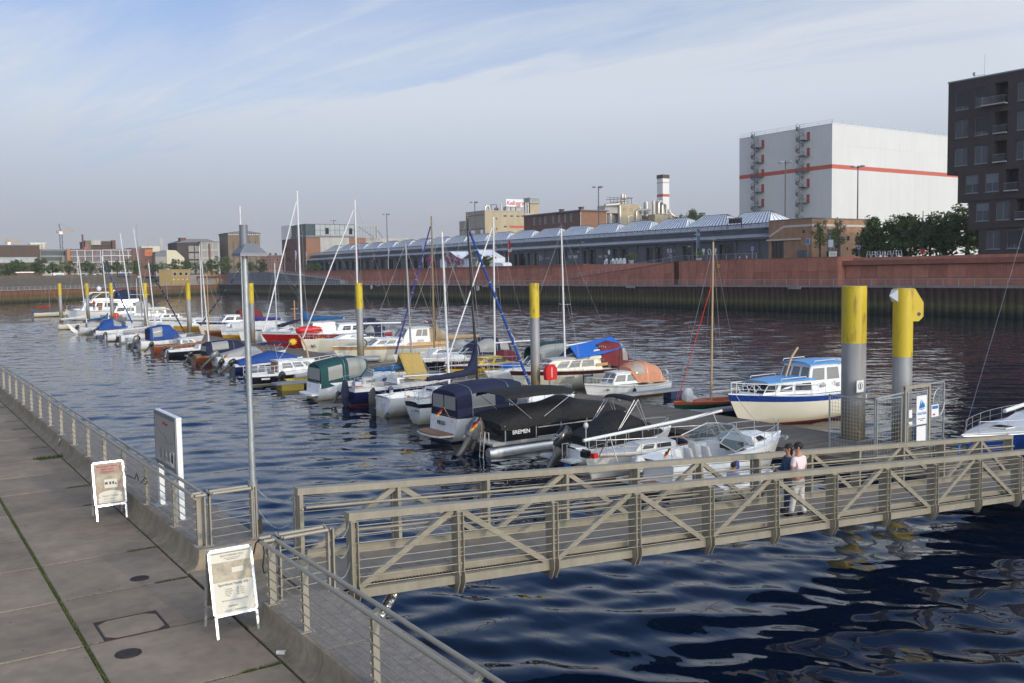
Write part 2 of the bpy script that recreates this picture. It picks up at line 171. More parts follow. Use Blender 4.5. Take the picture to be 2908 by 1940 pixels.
def sp_yellow(m, t, b):
 g = N(t, 'ShaderNodeNewGeometry'); mp = N(t, 'ShaderNodeMapping'); L(t, g.outputs['Position'], mp.inputs[0]); mp.inputs['Scale'].default_value = (2, 2, .5)
 no = N(t, 'ShaderNodeTexNoise', i_Scale=2.0, i_Detail=7.0); L(t, mp.outputs[0], no.inputs['Vector'])
 cr = N(t, 'ShaderNodeValToRGB'); L(t, no.outputs[0], cr.inputs[0]); e = cr.color_ramp.elements
 e[0].position = .33; e[0].color = (.34, .22, .03, 1); e[1].position = .47; e[1].color = (.60, .44, .022, 1)
 L(t, cr.outputs[0], b.inputs['Base Color']); b.inputs['Roughness'].default_value = .42
def sp_vinyl(m, t, b):
 b.inputs['Base Color'].default_value = (.55, .55, .50, 1); b.inputs['Roughness'].default_value = .12; b.inputs['Alpha'].default_value = .38
def sp_screen(m, t, b):
 b.inputs['Base Color'].default_value = (.10, .15, .17, 1); b.inputs['Roughness'].default_value = .04; b.inputs['Alpha'].default_value = .42
def sp_leaf(c0, c1):
 def f(m, t, b):
  oi = N(t, 'ShaderNodeNewGeometry'); no = N(t, 'ShaderNodeTexNoise', i_Scale=.55, i_Detail=4.0); L(t, oi.outputs['Position'], no.inputs['Vector'])
  cr = N(t, 'ShaderNodeValToRGB'); v = mth(t, 'ADD', mth(t, 'MULTIPLY', no.outputs[0], .7), mth(t, 'MULTIPLY', oi.outputs['Random Per Island'], .45)); L(t, v, cr.inputs[0]); e = cr.color_ramp.elements
  e[0].position = .28; e[0].color = (*c0, 1); e[1].position = .85; e[1].color = (*c1, 1)
  L(t, cr.outputs[0], b.inputs['Base Color']); b.inputs['Roughness'].default_value = .6
  tr = N(t, 'ShaderNodeBsdfTranslucent'); L(t, cr.outputs[0], tr.inputs['Color']); ms = N(t, 'ShaderNodeMixShader', i_0=.3)
  o = t.nodes['Material Output']; L(t, b.outputs[0], ms.inputs[1]); L(t, tr.outputs[0], ms.inputs[2]); L(t, ms.outputs[0], o.inputs[0])
 return f
SPECIAL = {'haze': (lambda m, t, b: None), 'water': sp_water, 'rust': sp_rust, 'rust_dark': sp_rustdark, 'pile_steel': sp_pile, 'pile_yellow': sp_yellow, 'vinyl': sp_vinyl, 'screen': sp_screen,
           'leaf_mid': sp_leaf((.035, .07, .014), (.13, .19, .045)), 'leaf_dark': sp_leaf((.035, .065, .018), (.16, .22, .06)), 'leaf_light': sp_leaf((.06, .10, .02), (.18, .23, .06)), 'weed_leaf': sp_leaf((.05, .075, .012), (.15, .18, .04)), 'blossom': sp_leaf((.12, .02, .08), (.5, .12, .3))}
# ------------------------------------------------------------------ mesh builder
class MB:
 def __init__(s, mat=None): s.v = []; s.f = []; s.mi = []; s.sm = []; s.mats = []; s.cur = 0; s.smooth = False; (mat and s.m(mat))
 def m(s, name):
  if name not in s.mats: s.mats.append(name)
  s.cur = s.mats.index(name); return s
 def add(s, vs, fs, smooth=None):
  o = len(s.v); s.v.extend([tuple(p) for p in vs]); sm = s.smooth if smooth is None else smooth
  for f in fs: s.f.append([i + o for i in f]); s.mi.append(s.cur); s.sm.append(sm)
  return s
 def box(s, x0, x1, y0, y1, z0, z1):
  return s.add([(x0, y0, z0), (x1, y0, z0), (x1, y1, z0), (x0, y1, z0), (x0, y0, z1), (x1, y0, z1), (x1, y1, z1), (x0, y1, z1)],
                     [(0, 3, 2, 1), (4, 5, 6, 7), (0, 1, 5, 4), (1, 2, 6, 5), (2, 3, 7, 6), (3, 0, 4, 7)], False)
 def hexa(s, p): return s.add(p, [(0, 3, 2, 1), (4, 5, 6, 7), (0, 1, 5, 4), (1, 2, 6, 5), (2, 3, 7, 6), (3, 0, 4, 7)], False)
 def bar(s, p, q, w, h, up=(0, 0, 1)):
  p, q = Vector(p), Vector(q); d = (q - p).normalized(); u = Vector(up)
  if abs(d.dot(u)) > .99: u = Vector((0, 1, 0))
  a = d.cross(u).normalized() * w / 2; b = a.cross(d).normalized() * h / 2
  return s.hexa([p - a - b, p + a - b, q + a - b, q - a - b, p - a + b, p + a + b, q + a + b, q - a + b])
 def slab(s, pts, o0, o1, n=None):
  a, b, c, d = [Vector(p) for p in pts]; n = Vector(n) if n else (b - a).cross(d - a).normalized()
  return s.hexa([p + n * o0 for p in (a, b, c, d)] + [p + n * o1 for p in (a, b, c, d)])
 def tb(s, pts, r, n=6, r1=None, caps=True):
  pts = [Vector(p) for p in pts]; k = len(pts); vs = []; ref = None
  for i, p in enumerate(pts):
   d = (pts[min(i + 1, k - 1)] - pts[max(i - 1, 0)]).normalized()
   if ref is None: ref = d.orthogonal().normalized()
   a = (ref - d * ref.dot(d)); a = a.normalized() if a.length > 1e-6 else d.orthogonal().normalized(); ref = a; b = d.cross(a)
   rr = r if r1 is None else r + (r1 - r) * i / (k - 1)
   vs += [p + (a * cos(2 * pi * j / n) + b * sin(2 * pi * j / n)) * rr for j in range(n)]
  fs = [(i * n + j, i * n + (j + 1) % n, (i + 1) * n + (j + 1) % n, (i + 1) * n + j) for i in range(k - 1) for j in range(n)]
  s.add(vs, fs, True)
  if caps: o = len(s.v) - len(vs); s.f += [[o + j for j in range(n)][::-1], [o + (k - 1) * n + j for j in range(n)]]; s.mi += [s.cur] * 2; s.sm += [False] * 2
  return s
 def loft(s, rings, closed=True, cap0=True, cap1=True, smooth=True, bandmats=None):
  n = len(rings[0]); o = len(s.v); s.v.extend([tuple(p) for r in rings for p in r])
  for i in range(len(rings) - 1):
   for j in range(n if closed else n - 1):
    s.f.append([o + i * n + j, o + i * n + (j + 1) % n, o + (i + 1) * n + (j + 1) % n, o + (i + 1) * n + j])
    if bandmats: s.m(bandmats[j])
    s.mi.append(s.cur); s.sm.append(smooth)
  for c, i in ((cap0, 0), (cap1, len(rings) - 1)):
   if c:
    q = [o + i * n + j for j in range(n)]; s.f.append(q[::-1] if i == 0 else q); s.mi.append(s.cur); s.sm.append(False)
  return s
 def ell(s, c, rx, ry, rz, nu=10, nv=6, p=1.0):
  def q(x): return math.copysign(abs(x) ** p, x)
  rings = [[(c[0] + rx * q(cos(2 * pi * j / nu)) * abs(cos(t)) ** p, c[1] + ry * q(sin(2 * pi * j / nu)) * abs(cos(t)) ** p, c[2] + rz * q(sin(t))) for j in range(nu)] for t in [(-pi / 2 + .02) + (pi - .04) * i / nv for i in range(nv + 1)]]
  return s.loft(rings)
 def prism(s, poly, axis, a0, a1):      # poly: 2-D outline; axis: 0/1/2 the extrusion axis
  def P(u, v, a): return [(a, u, v), (u, a, v), (u, v, a)][axis]
  n = len(poly); vs = [P(u, v, a0) for u, v in poly] + [P(u, v, a1) for u, v in poly]
  return s.add(vs, [tuple(range(n))[::-1], tuple(range(n, 2 * n))] + [(i, (i + 1) % n, n + (i + 1) % n, n + i) for i in range(n)], False)
 def mesh(s, name):
  me = bpy.data.meshes.new(name); me.from_pydata(s.v, [], s.f)
  for x in s.mats: me.materials.append(M(x))
  me.polygons.foreach_set('material_index', s.mi); me.polygons.foreach_set('use_smooth', s.sm)
  bm = bmesh.new(); bm.from_mesh(me); bmesh.ops.recalc_face_normals(bm, faces=bm.faces); bm.to_mesh(me); bm.free()
  if any(s.sm): me.set_sharp_from_angle(angle=rd(42))
  me.update(); return me
 def bd(s, name, parent=None, loc=None, rz=0.0, kind=None):
  return put(s.mesh(name), name, parent, loc, rz, kind)
def put(me, name, parent=None, loc=None, rz=0.0, kind=None, rot=None):
 o = bpy.data.objects.new(name, me); COL.objects.link(o)
 if parent: o.parent = parent
 if loc is not None: o.location = loc
 if rz: o.rotation_euler = (0, 0, rz)
 if rot: o.rotation_euler = rot
 if kind: o['kind'] = kind
 return o
def tag(o, label=None, cat=None, group=None, kind=None):
 if label: o['label'] = label
 if cat: o['category'] = cat
 if group: o['group'] = group
 if kind: o['kind'] = kind
 return o
def thing(name, label, cat, loc=(0, 0, 0), rz=0.0, group=None):
 o = bpy.data.objects.new(name, None); COL.objects.link(o); o.location = loc; o.rotation_euler = (0, 0, rz); o.empty_display_size = .3
 return tag(o, label, cat, group)
def copy_tree(o, parent=None):
 c = o.copy(); COL.objects.link(c)
 if parent: c.parent = parent
 for ch in KIDS(o): copy_tree(ch, c)
 return c
def KIDS(o): return [c for c in bpy.data.objects if c.parent == o]
FACE_S = Matrix(((1, 0, 0), (0, 0, -1), (0, 1, 0)))     # reads from the -Y side
FACE_W = Matrix(((0, 0, -1), (-1, 0, 0), (0, 1, 0)))    # reads from the -X side
def text(name, body, size, loc, face, mat, parent=None, extrude=.004, shear=0.0, align='CENTER', spacing=1.0, offset=0.0, kind=None):
 c = bpy.data.curves.new(name, 'FONT'); c.body = body; c.size = size; c.extrude = extrude; c.shear = shear; c.align_x = align; c.align_y = 'CENTER'; c.space_character = spacing; c.offset = offset; c.resolution_u = 3
 c.materials.append(M(mat)); o = bpy.data.objects.new(name, c); COL.objects.link(o)
 m4 = face.to_4x4() if hasattr(face, 'to_4x4') else face
 if parent: o.parent = parent
 o.matrix_local = Matrix.Translation(loc) @ m4
 return o
def arc(c, r, a0, a1, n, plane='xz'):
 out = []
 for i in range(n + 1):
  a = a0 + (a1 - a0) * i / n; u, v = r * cos(a), r * sin(a)
  out.append({'xz': (c[0] + u, c[1], c[2] + v), 'yz': (c[0], c[1] + u, c[2] + v), 'xy': (c[0] + u, c[1] + v, c[2])}[plane])
 return out
# ------------------------------------------------------------------ water and near quay
PZ, KZ = 2.35, 2.71                                    # promenade level, kerb/ledge level
import numpy as np
def water_surface():
 # real waves on the part of the basin in view; outside it the sheet is flat
 rg = np.random.RandomState(5); comps = []
 for lam in np.geomspace(.62, 4.6, 46):
  a = rd(58) + rg.normal(0, .6); s = .022 * (lam / 1.3) ** (-1.0 if lam > 1.3 else .3); comps.append((2 * pi / lam * cos(a), 2 * pi / lam * sin(a), s * lam / (2 * pi), rg.uniform(0, 2 * pi), lam))
 def patch(x0, x1, y0, y1, d):
  nx, ny = int(round((x1 - x0) / d)) + 1, int(round((y1 - y0) / d)) + 1
  X, Y = np.meshgrid(np.linspace(x0, x1, nx), np.linspace(y0, y1, ny)); Z = np.zeros_like(X)
  gust = np.interp(np.hypot(X, Y), [14, 60, 150], [.85, 1.05, 1.5]) + .28 * np.sin(X * .061 + 1.3 * np.sin(Y * .043)) * np.sin(Y * .037 + .9)
  for kx, ky, am, ph, lam in comps:
   f = np.clip((lam / d - 3.2) / 2.0, 0, 1)
   if f > 0: Z += f * am * np.sin(kx * X + ky * Y + ph + .5 * np.sin(.13 * X * ky - .11 * Y * kx))
  Z *= gust * .92
  e = np.minimum(np.minimum(X - x0, x1 - X), np.minimum(Y - y0, y1 - Y)); Z *= np.clip(e / .9, 0, 1)       # joints between patches lie flat
  i = np.arange(nx * ny).reshape(ny, nx); q = np.stack([i[:-1, :-1], i[:-1, 1:], i[1:, 1:], i[1:, :-1]], -1).reshape(-1, 4)
  return np.stack([X, Y, Z], -1).reshape(-1, 3), q
 V, Q, o = [], [], 0
 for p in ((5.6, 40, -6, 34, .12), (40, 60, -6, 34, .22), (5.6, 60, 34, 74, .22), (60, 130.6, -6, 74, .34), (5.6, 130.6, 74, 190, .36), (5.6, 130.6, 190, 436, .7)):
  v, q = patch(*p); V.append(v); Q.append(q + o); o += len(v)
 fl = [(-900, -500, 5.6, 1600), (130.6, -500, 1500, 1600), (5.6, -500, 130.6, -6), (5.6, 436, 130.6, 1600)]
 for x0, y0, x1, y1 in fl: V.append(np.array([(x0, y0, 0), (x1, y0, 0), (x1, y1, 0), (x0, y1, 0)], float)); Q.append(np.array([[0, 1, 2, 3]]) + o); o += 4
 V, Q = np.concatenate(V), np.concatenate(Q); me = bpy.data.meshes.new('water'); me.vertices.add(len(V)); me.vertices.foreach_set('co', V.ravel()); me.loops.add(Q.size); me.loops.foreach_set('vertex_index', Q.ravel().astype(np.int32)); me.polygons.add(len(Q)); me.polygons.foreach_set('loop_start', np.arange(0, Q.size, 4, dtype=np.int32))
 try: me.polygons.foreach_set('loop_total', np.full(len(Q), 4, dtype=np.int32))
 except Exception: pass
 me.update(calc_edges=True); me.polygons.foreach_set('use_smooth', np.ones(len(Q), dtype=bool)); me.materials.append(M('water')); me.validate(); put(me, 'water', kind='structure')
water_surface()
mb = MB('dark_joint'); mb.box(-60, 4.32, -12, 90, -1.5, PZ - .03); mb.m('quay_conc'); mb.box(4.321, 5.70, -12, 13.44, -1.5, PZ - .04); mb.box(4.321, 5.70, 13.44, 16.68, -1.5, PZ - .002); mb.box(4.321, 5.70, 16.68, 90, -1.5, PZ - .04)
prom = mb.bd('promenade', kind='structure')
YJ = [11.97 + 2.235 * i for i in range(-6, 33)]
def slab_mesh(w, d):
 b = MB('concrete_slab'); g, h = .017, .012
 rings = [[(-w / 2 + e, -d / 2 + e, z), (w / 2 - e, -d / 2 + e, z), (w / 2 - e, d / 2 - e, z), (-w / 2 + e, d / 2 - e, z)] for e, z in ((g, -.12), (g, -h), (g + h, 0))]
 return b.loft(rings, smooth=False).mesh('concrete_slab')
smR, smL = slab_mesh(2.05, 2.235), slab_mesh(2.15, 2.235)
for i in range(len(YJ) - 1):
 yc = (YJ[i] + YJ[i + 1]) / 2
 put(smR, 'paving_slab', prom, (3.25, yc, PZ + random.uniform(-.004, .004)))
 for j in range(1 if yc > 20 else 3):
  put(smL, 'paving_slab', prom, (1.13 - 2.18 * j, yc - .02, PZ + random.uniform(-.004, .004)))
# moss and weeds in the joints
def tufts(b, x0, y0, x1, y1, n, h, spread):
 for _ in range(n):
  t = random.random() ** 1.0; x = x0 + (x1 - x0) * t + random.gauss(0, spread); y = y0 + (y1 - y0) * t + random.gauss(0, spread)
  a = random.uniform(0, 2 * pi); hh = h * random.uniform(.4, 1.3); w = random.uniform(.004, .010); lx, ly = cos(a) * hh * .6, sin(a) * hh * .6
  b.add([(x - sin(a) * w, y + cos(a) * w, PZ - .02), (x + sin(a) * w, y - cos(a) * w, PZ - .02), (x + lx, y + ly, PZ - .005 + hh)], [(0, 1, 2)])
b = MB('weed_leaf')
tufts(b, 2.21, 9, 2.21, 24, 3600, .022, .012); tufts(b, 2.21, 24, 2.21, 42, 1500, .02, .012)
for k, y in enumerate(YJ):
 if 9 < y < 44:
  tufts(b, 2.25, y, 4.25, y, 330 if y < 22 else 160, .015, .008); tufts(b, .2, y - .02, 2.2, y - .02, 90, .012, .007)
  tufts(b, 3.7, y, 4.25, y, 260 if k % 3 != 1 else 40, .035, .018)
tufts(b, 4.29, 9, 4.29, 30, 500, .012, .006)
tufts(b, 2.6, 9.73, 4.3, 9.73, 700, .05, .02); tufts(b, 3.6, 30.0, 4.3, 30.0, 500, .10, .05)
tag(b.bd('joint_weeds', kind='stuff'), 'green moss and grass growing in the promenade joints', 'weeds')
b = MB('bark')
for _ in range(260):
 x = random.choice((random.uniform(.3, 4.3), random.gauss(4.2, .12), random.gauss(2.2, .1))); y = random.uniform(9.5, 40); a = random.uniform(0, pi); s = random.uniform(.008, .028); c, d = cos(a) * s, sin(a) * s
 x < 4.28 and b.add([(x - c, y - d, PZ + .010), (x + d * .4, y - c * .4, PZ + .014), (x + c, y + d, PZ + .012), (x - d * .4, y + c * .4, PZ + .018)], [(0, 1, 2, 3)])
tag(b.bd('leaf_litter', kind='stuff'), 'scattered dry leaf crumbs and grit on the promenade', 'litter')
# concave kerb with the ledge outside it
prof = [(4.285, PZ - .1), (4.285, PZ + .004), (4.36, PZ + .012), (4.425, PZ + .05), (4.47, PZ + .12), (4.497, PZ + .22), (4.505, KZ - .012), (4.515, KZ), (5.68, KZ), (5.70, KZ - .02), (5.70, PZ - .9), (4.4, PZ - .9)]
def kerb_run(name, label, ys):
 t = thing(name, label, 'kerb', (0, ys[0], 0), group='concrete kerbs along the quay edge')
 for y0, y1 in zip(ys, ys[1:]):
  g = .008; n = len(prof); b = MB('concrete_kerb')
  rings = [[(x, y - ys[0], z) for x, z in prof] for y in (y0 + g, y1 - g)]
  b.loft(rings, smooth=False); b.m('ledge_gravel'); b.box(4.56, 5.66, y0 + g + .01 - ys[0], y1 - g - .01 - ys[0], KZ - .01, KZ + .003)
  for f in range(n):
   if f in range(1, 6): b.sm[f] = True
  b.bd('kerb_segment', t)
 return t
kerb_run('quay_kerb', 'concave concrete kerb and ledge beyond the gangway gap, running off far left', [16.68 + 2.28 * i for i in range(0, 30)])
kerb_run('quay_kerb', 'concave concrete kerb and ledge in the near corner below the gangway', [13.44 - 2.28 * i for i in range(0, 8)][::-1])
# quay wall face below the ledge is part of the promenade block; floor plate in the gap
tag(MB('concrete_kerb').box(4.31, 5.69, 13.46, 16.66, PZ - .05, PZ + .006).bd('threshold_slab', kind='structure'))
tag(MB('bridge_deck').hexa([(5.55, 14.0, PZ + .03), (6.45, 14.0, PZ + .045), (6.45, 16.0, PZ + .045), (5.55, 16.0, PZ + .03), (5.55, 14.0, PZ + .045), (6.45, 14.0, PZ + .085), (6.45, 16.0, PZ + .085), (5.55, 16.0, PZ + .045)]).bd('threshold_plate'), 'grey metal plate bridging the gap onto the gangway', 'threshold plate')
# covers and hatch
def manhole(x, y, r, label):
 t = thing('manhole_cover', label, 'manhole cover', (x, y, PZ), group='round iron covers in the paving')
 b = MB('cast_iron'); n = 28
 b.loft([[(rr * cos(2 * pi * k / n), rr * sin(2 * pi * k / n), z) for k in range(n)] for rr, z in ((r, -.02), (r, .008), (r * .9, .009), (r * .88, .002), (r * .83, .002), (r * .81, .009))], smooth=False)
 b.bd('cover_plate', t)
 b = MB('cast_iron')
 for k in range(14):
  a = 2 * pi * k / 14; b.box(cos(a) * r * .55 - .012, cos(a) * r * .55 + .012, sin(a) * r * .55 - .012, sin(a) * r * .55 + .012, .008, .014)
 b.box(-.03, .03, -.012, .012, .008, .016); b.bd('raised_studs', t, kind='stuff')
manhole(3.53, 16.86, .155, 'small round iron cover beyond the square hatch')
manhole(2.64, 13.53, .175, 'round iron cover nearest the corner, before the square hatch')
t = thing('access_hatch', 'square concrete filled hatch with dark iron corners', 'access hatch', (2.915, 14.62, PZ))
hw, hh = .44, .43
MB('concrete_slab').prism([(-hw + .03, -hh + .16), (-hw + .18, -hh + .03), (hw - .18, -hh + .03), (hw - .03, -hh + .16), (hw - .03, hh - .16), (hw - .18, hh - .03), (-hw + .18, hh - .03), (-hw + .03, hh - .16)], 2, -.02, .007).bd('infill_panel', t)
b = MB('cast_iron'); b.box(-hw - .012, hw + .012, -hh - .012, -hh + .02, -.02, .008); b.box(-hw - .012, hw + .012, hh - .008, hh + .012, -.02, .008); b.box(-hw - .012, -hw + .015, -hh, hh, -.02, .0085); b.box(hw - .02, hw + .012, -hh, hh, -.02, .0085); b.bd('frame', t)
for sx in (-1, 1):
 for sy in (-1, 1):
  b = MB('cast_iron'); b.prism([(sx * hw, sy * hh), (sx * (hw - .17), sy * hh), (sx * hw, sy * (hh - .15))], 2, -.01, .011)
  for q in (.04, .09): b.box(sx * (hw - q) - .012, sx * (hw - q) + .012, sy * (hh - .035) - .01, sy * (hh - .035) + .01, .01, .017)
  b.bd('corner_plate', t)
# ------------------------------------------------------------------ double handrails
RH = .92
def post_mesh():
 b = MB('rail_paint'); b.box(-.10, .10, -.085, .085, 0, .014); b.box(-.04, .04, -.04, -.02, .014, RH - .05); b.box(-.04, .04, .02, .04, .014, RH - .05); b.box(-.02, .02, -.0199, .0199, .014, RH - .05)
 for z in (.16, .30, .44, .58, .72): b.tb([(-.075, 0, z), (-.05, 0, z)], .018, 6)
 return b.mesh('post')
def saddle_mesh():
 b = MB('rail_paint')
 pts = [(-.105, .016), (-.075, -.012), (-.03, -.04), (.03, -.04), (.075, -.012), (.105, .016)]
 b.loft([[(x, -.05, RH + z + .022) for x, z in pts] + [(x, -.05, RH + z - .04) for x, z in pts[::-1]], [(x, .05, RH + z + .022) for x, z in pts] + [(x, .05, RH + z - .04) for x, z in pts[::-1]]], smooth=False)
 return b.mesh('rail_saddle')
PM, SM = post_mesh(), saddle_mesh()
def railing(name, label, ys, x=4.60, e0=0.0, e1=0.0):
 t = thing(name, label, 'railing', (x, ys[0], KZ), group='double tube handrails along the quay edge')
 for y in ys: put(PM, 'post', t, (0, y - ys[0], 0)); put(SM, 'rail_saddle', t, (-.02, y - ys[0], 0))
 y1 = ys[-1] - ys[0]; sg = 1 if y1 > 0 else -1
 for dx in (-.125, .085): MB('rail_paint').tb([(dx, -sg * e0, RH + .02), (dx, y1 + sg * e1, RH + .02)], .030, 10).bd('handrail', t)
 for z in (.16, .30, .44, .58, .72): MB('rail_paint').tb([(-.085, 0, z), (-.085, y1 + sg * e1, z)], .0085, 6).bd('rod', t)
 return t
railing('quay_railing', 'long quay handrail behind the sandwich boards, running off far left', [16.98, 18.6] + [20.85 + 2.22 * i for i in range(26)], e0=.12, e1=.5)
railing('quay_railing', 'quay handrail in the near corner sloping out of the picture', [13.27, 11.95, 9.8, 7.6, 5.4, 3.2], e0=.12, e1=.5)
def gate_panel(y, label):
 t = thing('railing_panel', label, 'railing panel', (4.6, y, KZ), group='short railing panels across the ledge')
 for x in (.08, .17, .93, 1.01):
  MB('rail_paint').box(x - .012, x + .012, -.05, .05, 0, RH + .03).bd('post', t)
 for x in (.12, .97): MB('rail_paint').box(x - .09, x + .09, -.08, .08, 0, .014).bd('foot_plate', t)
 for x in (.12, .97):
  b = MB('steel')
  for z in (.2, .75): b.tb([(x - .05, 0, z), (x + .05, 0, z)], .008, 6)
  b.bd('hinge_pin', t)
 for z in (.14, .29, .44, .59, .74): MB('rail_paint').tb([(.17, 0, z), (.93, 0, z)], .0085, 6).bd('rod', t)
 for dy in (-.1, .1): MB('rail_paint').tb([(.20, dy, RH + .03), (.90, dy, RH + .03)], .030, 10).bd('handrail', t)
 for x in (.17, .93): MB('rail_paint').prism([(-.14, RH + .04), (-.1, RH + .02), (-.05, RH - .02), (.05, RH - .02), (.1, RH + .02), (.14, RH + .04), (.14, RH + .07), (.1, RH + .055), (0, RH + .02), (-.1, RH + .055), (-.14, RH + .07)], 0, x - .012, x + .012).bd('rail_saddle', t)
 for dy in (-.1, .1): MB('rail_paint').tb([(-.1, dy, RH + .025), (.08, dy, RH + .025)], .030, 10).bd('rail_stub', t)
gate_panel(16.88, 'short railing panel beside the lamp post on the far side of the gap')
gate_panel(13.36, 'short railing panel on the near side of the gap, joined to the gangway by chains')
# ------------------------------------------------------------------ gangway
GX0, GX1, GS = 6.1, 30.1, -.0703
def gz(x): return GS * (x - GX0)
YN, YF, TOP, BOT, DK = 13.92, 16.12, 3.70, 2.36, 2.44     # truss planes, chord heights at GX0
gw = thing('gangway', 'long beige steel truss gangway sloping down to the pontoon', 'gangway', (GX0, 15.0, 0))
def G(x, y, z): return (x - GX0, y - 15.0, z + gz(x))
bays = [GX0 + .06] + [8.12 + 2.015 * i for i in range(11)] + [GX1 - .06]
for yt, sgn in ((YN, -1), (YF, 1)):
 MB('bridge_paint').bar(G(GX0, yt, TOP - .06), G(GX1, yt, TOP - .06), .19, .12).bd('top_chord', gw)
 MB('bridge_paint').bar(G(GX0 + .1, yt, BOT), G(GX1, yt, BOT), .11, .15).bd('bottom_chord', gw)
 for k, x in enumerate(bays):
  b = MB('bridge_paint'); c = G(x, yt, 0); b.box(c[0] - .035, c[0] + .035, c[1] - .10, c[1] + .10, c[2] + BOT + .07, c[2] + TOP - .11); b.bd('post', gw)
  b = MB('bridge_paint'); ys = yt + sgn * .10; c = G(x, ys, 0)
  for dx in (-.055, .055):
   yy = sorted((c[1], c[1] + sgn * .075)); b.box(c[0] + dx - .008, c[0] + dx + .008, yy[0], yy[1], c[2] + BOT + .12, c[2] + TOP - .14)
   q = [(yt - 15 + sgn * .02, BOT - .23), (yt - 15 + sgn * .10, BOT - .23), (yt - 15 + sgn * .20, BOT - .02), (yt - 15 + sgn * .20, BOT + .14), (yt - 15 + sgn * .1, BOT + .2), (yt - 15 + sgn * .02, BOT + .1)]
   b.prism([(a, z + c[2]) for a, z in q], 0, c[0] + dx - .0075, c[0] + dx + .0075)
  for z in (.5, .85, 1.2): b.tb([(c[0] - .06, c[1] + sgn * .04, c[2] + BOT + z), (c[0] + .06, c[1] + sgn * .04, c[2] + BOT + z)], .010, 6)
  b.bd('rod_bracket', gw)
 for k in range(len(bays) - 1):
  xa, xb = bays[k] + .07, bays[k + 1] - .07
  a, c = ((xa, BOT + .06), (xb, TOP - .13)) if k % 2 == 0 else ((xa, TOP - .13), (xb, BOT + .06))
  MB('bridge_paint').bar(G(a[0], yt, a[1]), G(c[0], yt, c[1]), .10, .09, (0, 1, 0)).bd('diagonal', gw)
 for z in (.16, .30, .44, .58, .72, .86, 1.0, 1.14):
  MB('bridge_paint').tb([G(GX0 + .1, yt + sgn * .14, BOT + z), G(GX1 - .05, yt + sgn * .14, BOT + z)], .0085, 5).bd('rod', gw)
 MB('bridge_paint').tb([G(GX0 + .12, yt - sgn * .16, DK + .92)] + [G(GX1 - .1, yt - sgn * .16, DK + .92)], .026, 10).bd('handrail', gw)
 b = MB('bridge_paint')
 for x in bays[::2]: b.bar(G(x, yt - sgn * .16, DK + .89), G(x, yt - sgn * .07, DK + .86), .03, .02)
 b.bd('handrail_brackets', gw)
 b = MB('bridge_paint'); b.bar(G(GX0 + .1, yt - sgn * .20, DK + .075), G(GX1 - .1, yt - sgn * .20, DK + .075), .012, .15); b.bar(G(GX0 + .1, yt - sgn * .21, DK + .152), G(GX1 - .1, yt - sgn * .21, DK + .152), .06, .012); b.bd('toe_board', gw)
 b = MB('grating')
 b.bar(G(GX0 + .2, yt - sgn * .185, BOT + .02), G(GX1 - .2, yt - sgn * .185, BOT + .02), .006, .05); b.bar(G(GX0 + .2, yt - sgn * .065, BOT + .075), G(GX1 - .2, yt - sgn * .065, BOT + .075), .006, .04)
 x = GX0 + .3
 while x < GX1 - .3: b.bar(G(x, yt - sgn * .185, BOT + .075), G(x, yt - sgn * .065, BOT + .075), .007, .04); x += .065
 b.bd('grating_strip', gw)
 for x in bays:
  MB('bridge_paint').bar(G(x, yt, BOT - .12), G(x, 15.0, BOT - .12), .06, .16).bd('cross_beam', gw)
for k in range(len(bays) - 1):
 for h in (0, 1):
  xa = bays[k] + (bays[k + 1] - bays[k]) * h / 2 + .004; xb = bays[k] + (bays[k + 1] - bays[k]) * (h + 1) / 2 - .004
  MB('bridge_deck').bar(G(xa, 15.02, DK - .02), G(xb, 15.02, DK - .02), YF - YN - .44, .04).bd('deck_panel', gw)
  for q in (.3, .75):
   x = xa + (xb - xa) * q; MB('bridge_paint').bar(G(x, 14.35, DK + .006), G(x, 15.05, DK + .006), .014, .012).bd('anti_slip_strip', gw)
b = MB('bridge_paint'); b.box(-.12, .02, -1.0, 1.0, DK - .12, DK - .02); b.bd('end_beam', gw)
# wrapped pipe hanging below the near end
t = thing('wrapped_pipe', 'silver foil wrapped pipe hanging below the gangway end', 'pipe', (7.4, 14.6, 0))
b = MB('foil'); pts = [(.15, .35, 2.18), (.0, .12, 2.02), (-.45, -.15, 1.72), (-1.1, -.5, 1.25), (-1.72, -.8, .9)]
for i in range(len(pts) - 1): b.tb([pts[i], pts[i + 1]], .085 + .01 * (i % 2), 10)
b.bd('foil_sleeve', t); b = MB('steel')
for f in (.2, .5, .8): p = [pts[2][k] + (pts[3][k] - pts[2][k]) * f for k in range(3)]; d = [(pts[3][k] - pts[2][k]) * .01 for k in range(3)]; b.tb([p, [p[k] + d[k] for k in range(3)]], .1, 10)
b.bd('strap_bands', t)
# chains closing the gaps
def chain(name, p, q, sag, label):
 p, q = Vector(p), Vector(q); n = 44; b = MB('galv'); pts = []
 for i in range(n + 1):
  u = i / n; a = p.lerp(q, u); a.z -= sag * 4 * u * (1 - u); pts.append(a)
 for i in range(n):
  a, c = pts[i], pts[i + 1]; d = (c - a); m = (a + c) / 2; d.normalize(); s1 = d.cross(Vector((.3, .2, 1))).normalized()
  if i % 2: s1 = d.cross(s1)
  ln = (c - a).length * .68; ring = [m + d * ln * cos(2 * pi * k / 8) + s1 * .010 * sin(2 * pi * k / 8) for k in range(9)]
  b.tb(ring, .0035, 4, caps=False)
 o = b.bd(name); tag(o, label, 'chain', 'chains between railing panel and gangway')
for i, z in enumerate((3.60, 3.22)):
 chain('chain', (5.66, 16.86, z), (6.12, 16.2, z - .02), .20 + .1 * i, ['upper', 'lower'][i] + ' slack chain between the far gap panel and the gangway beside the lamp post')
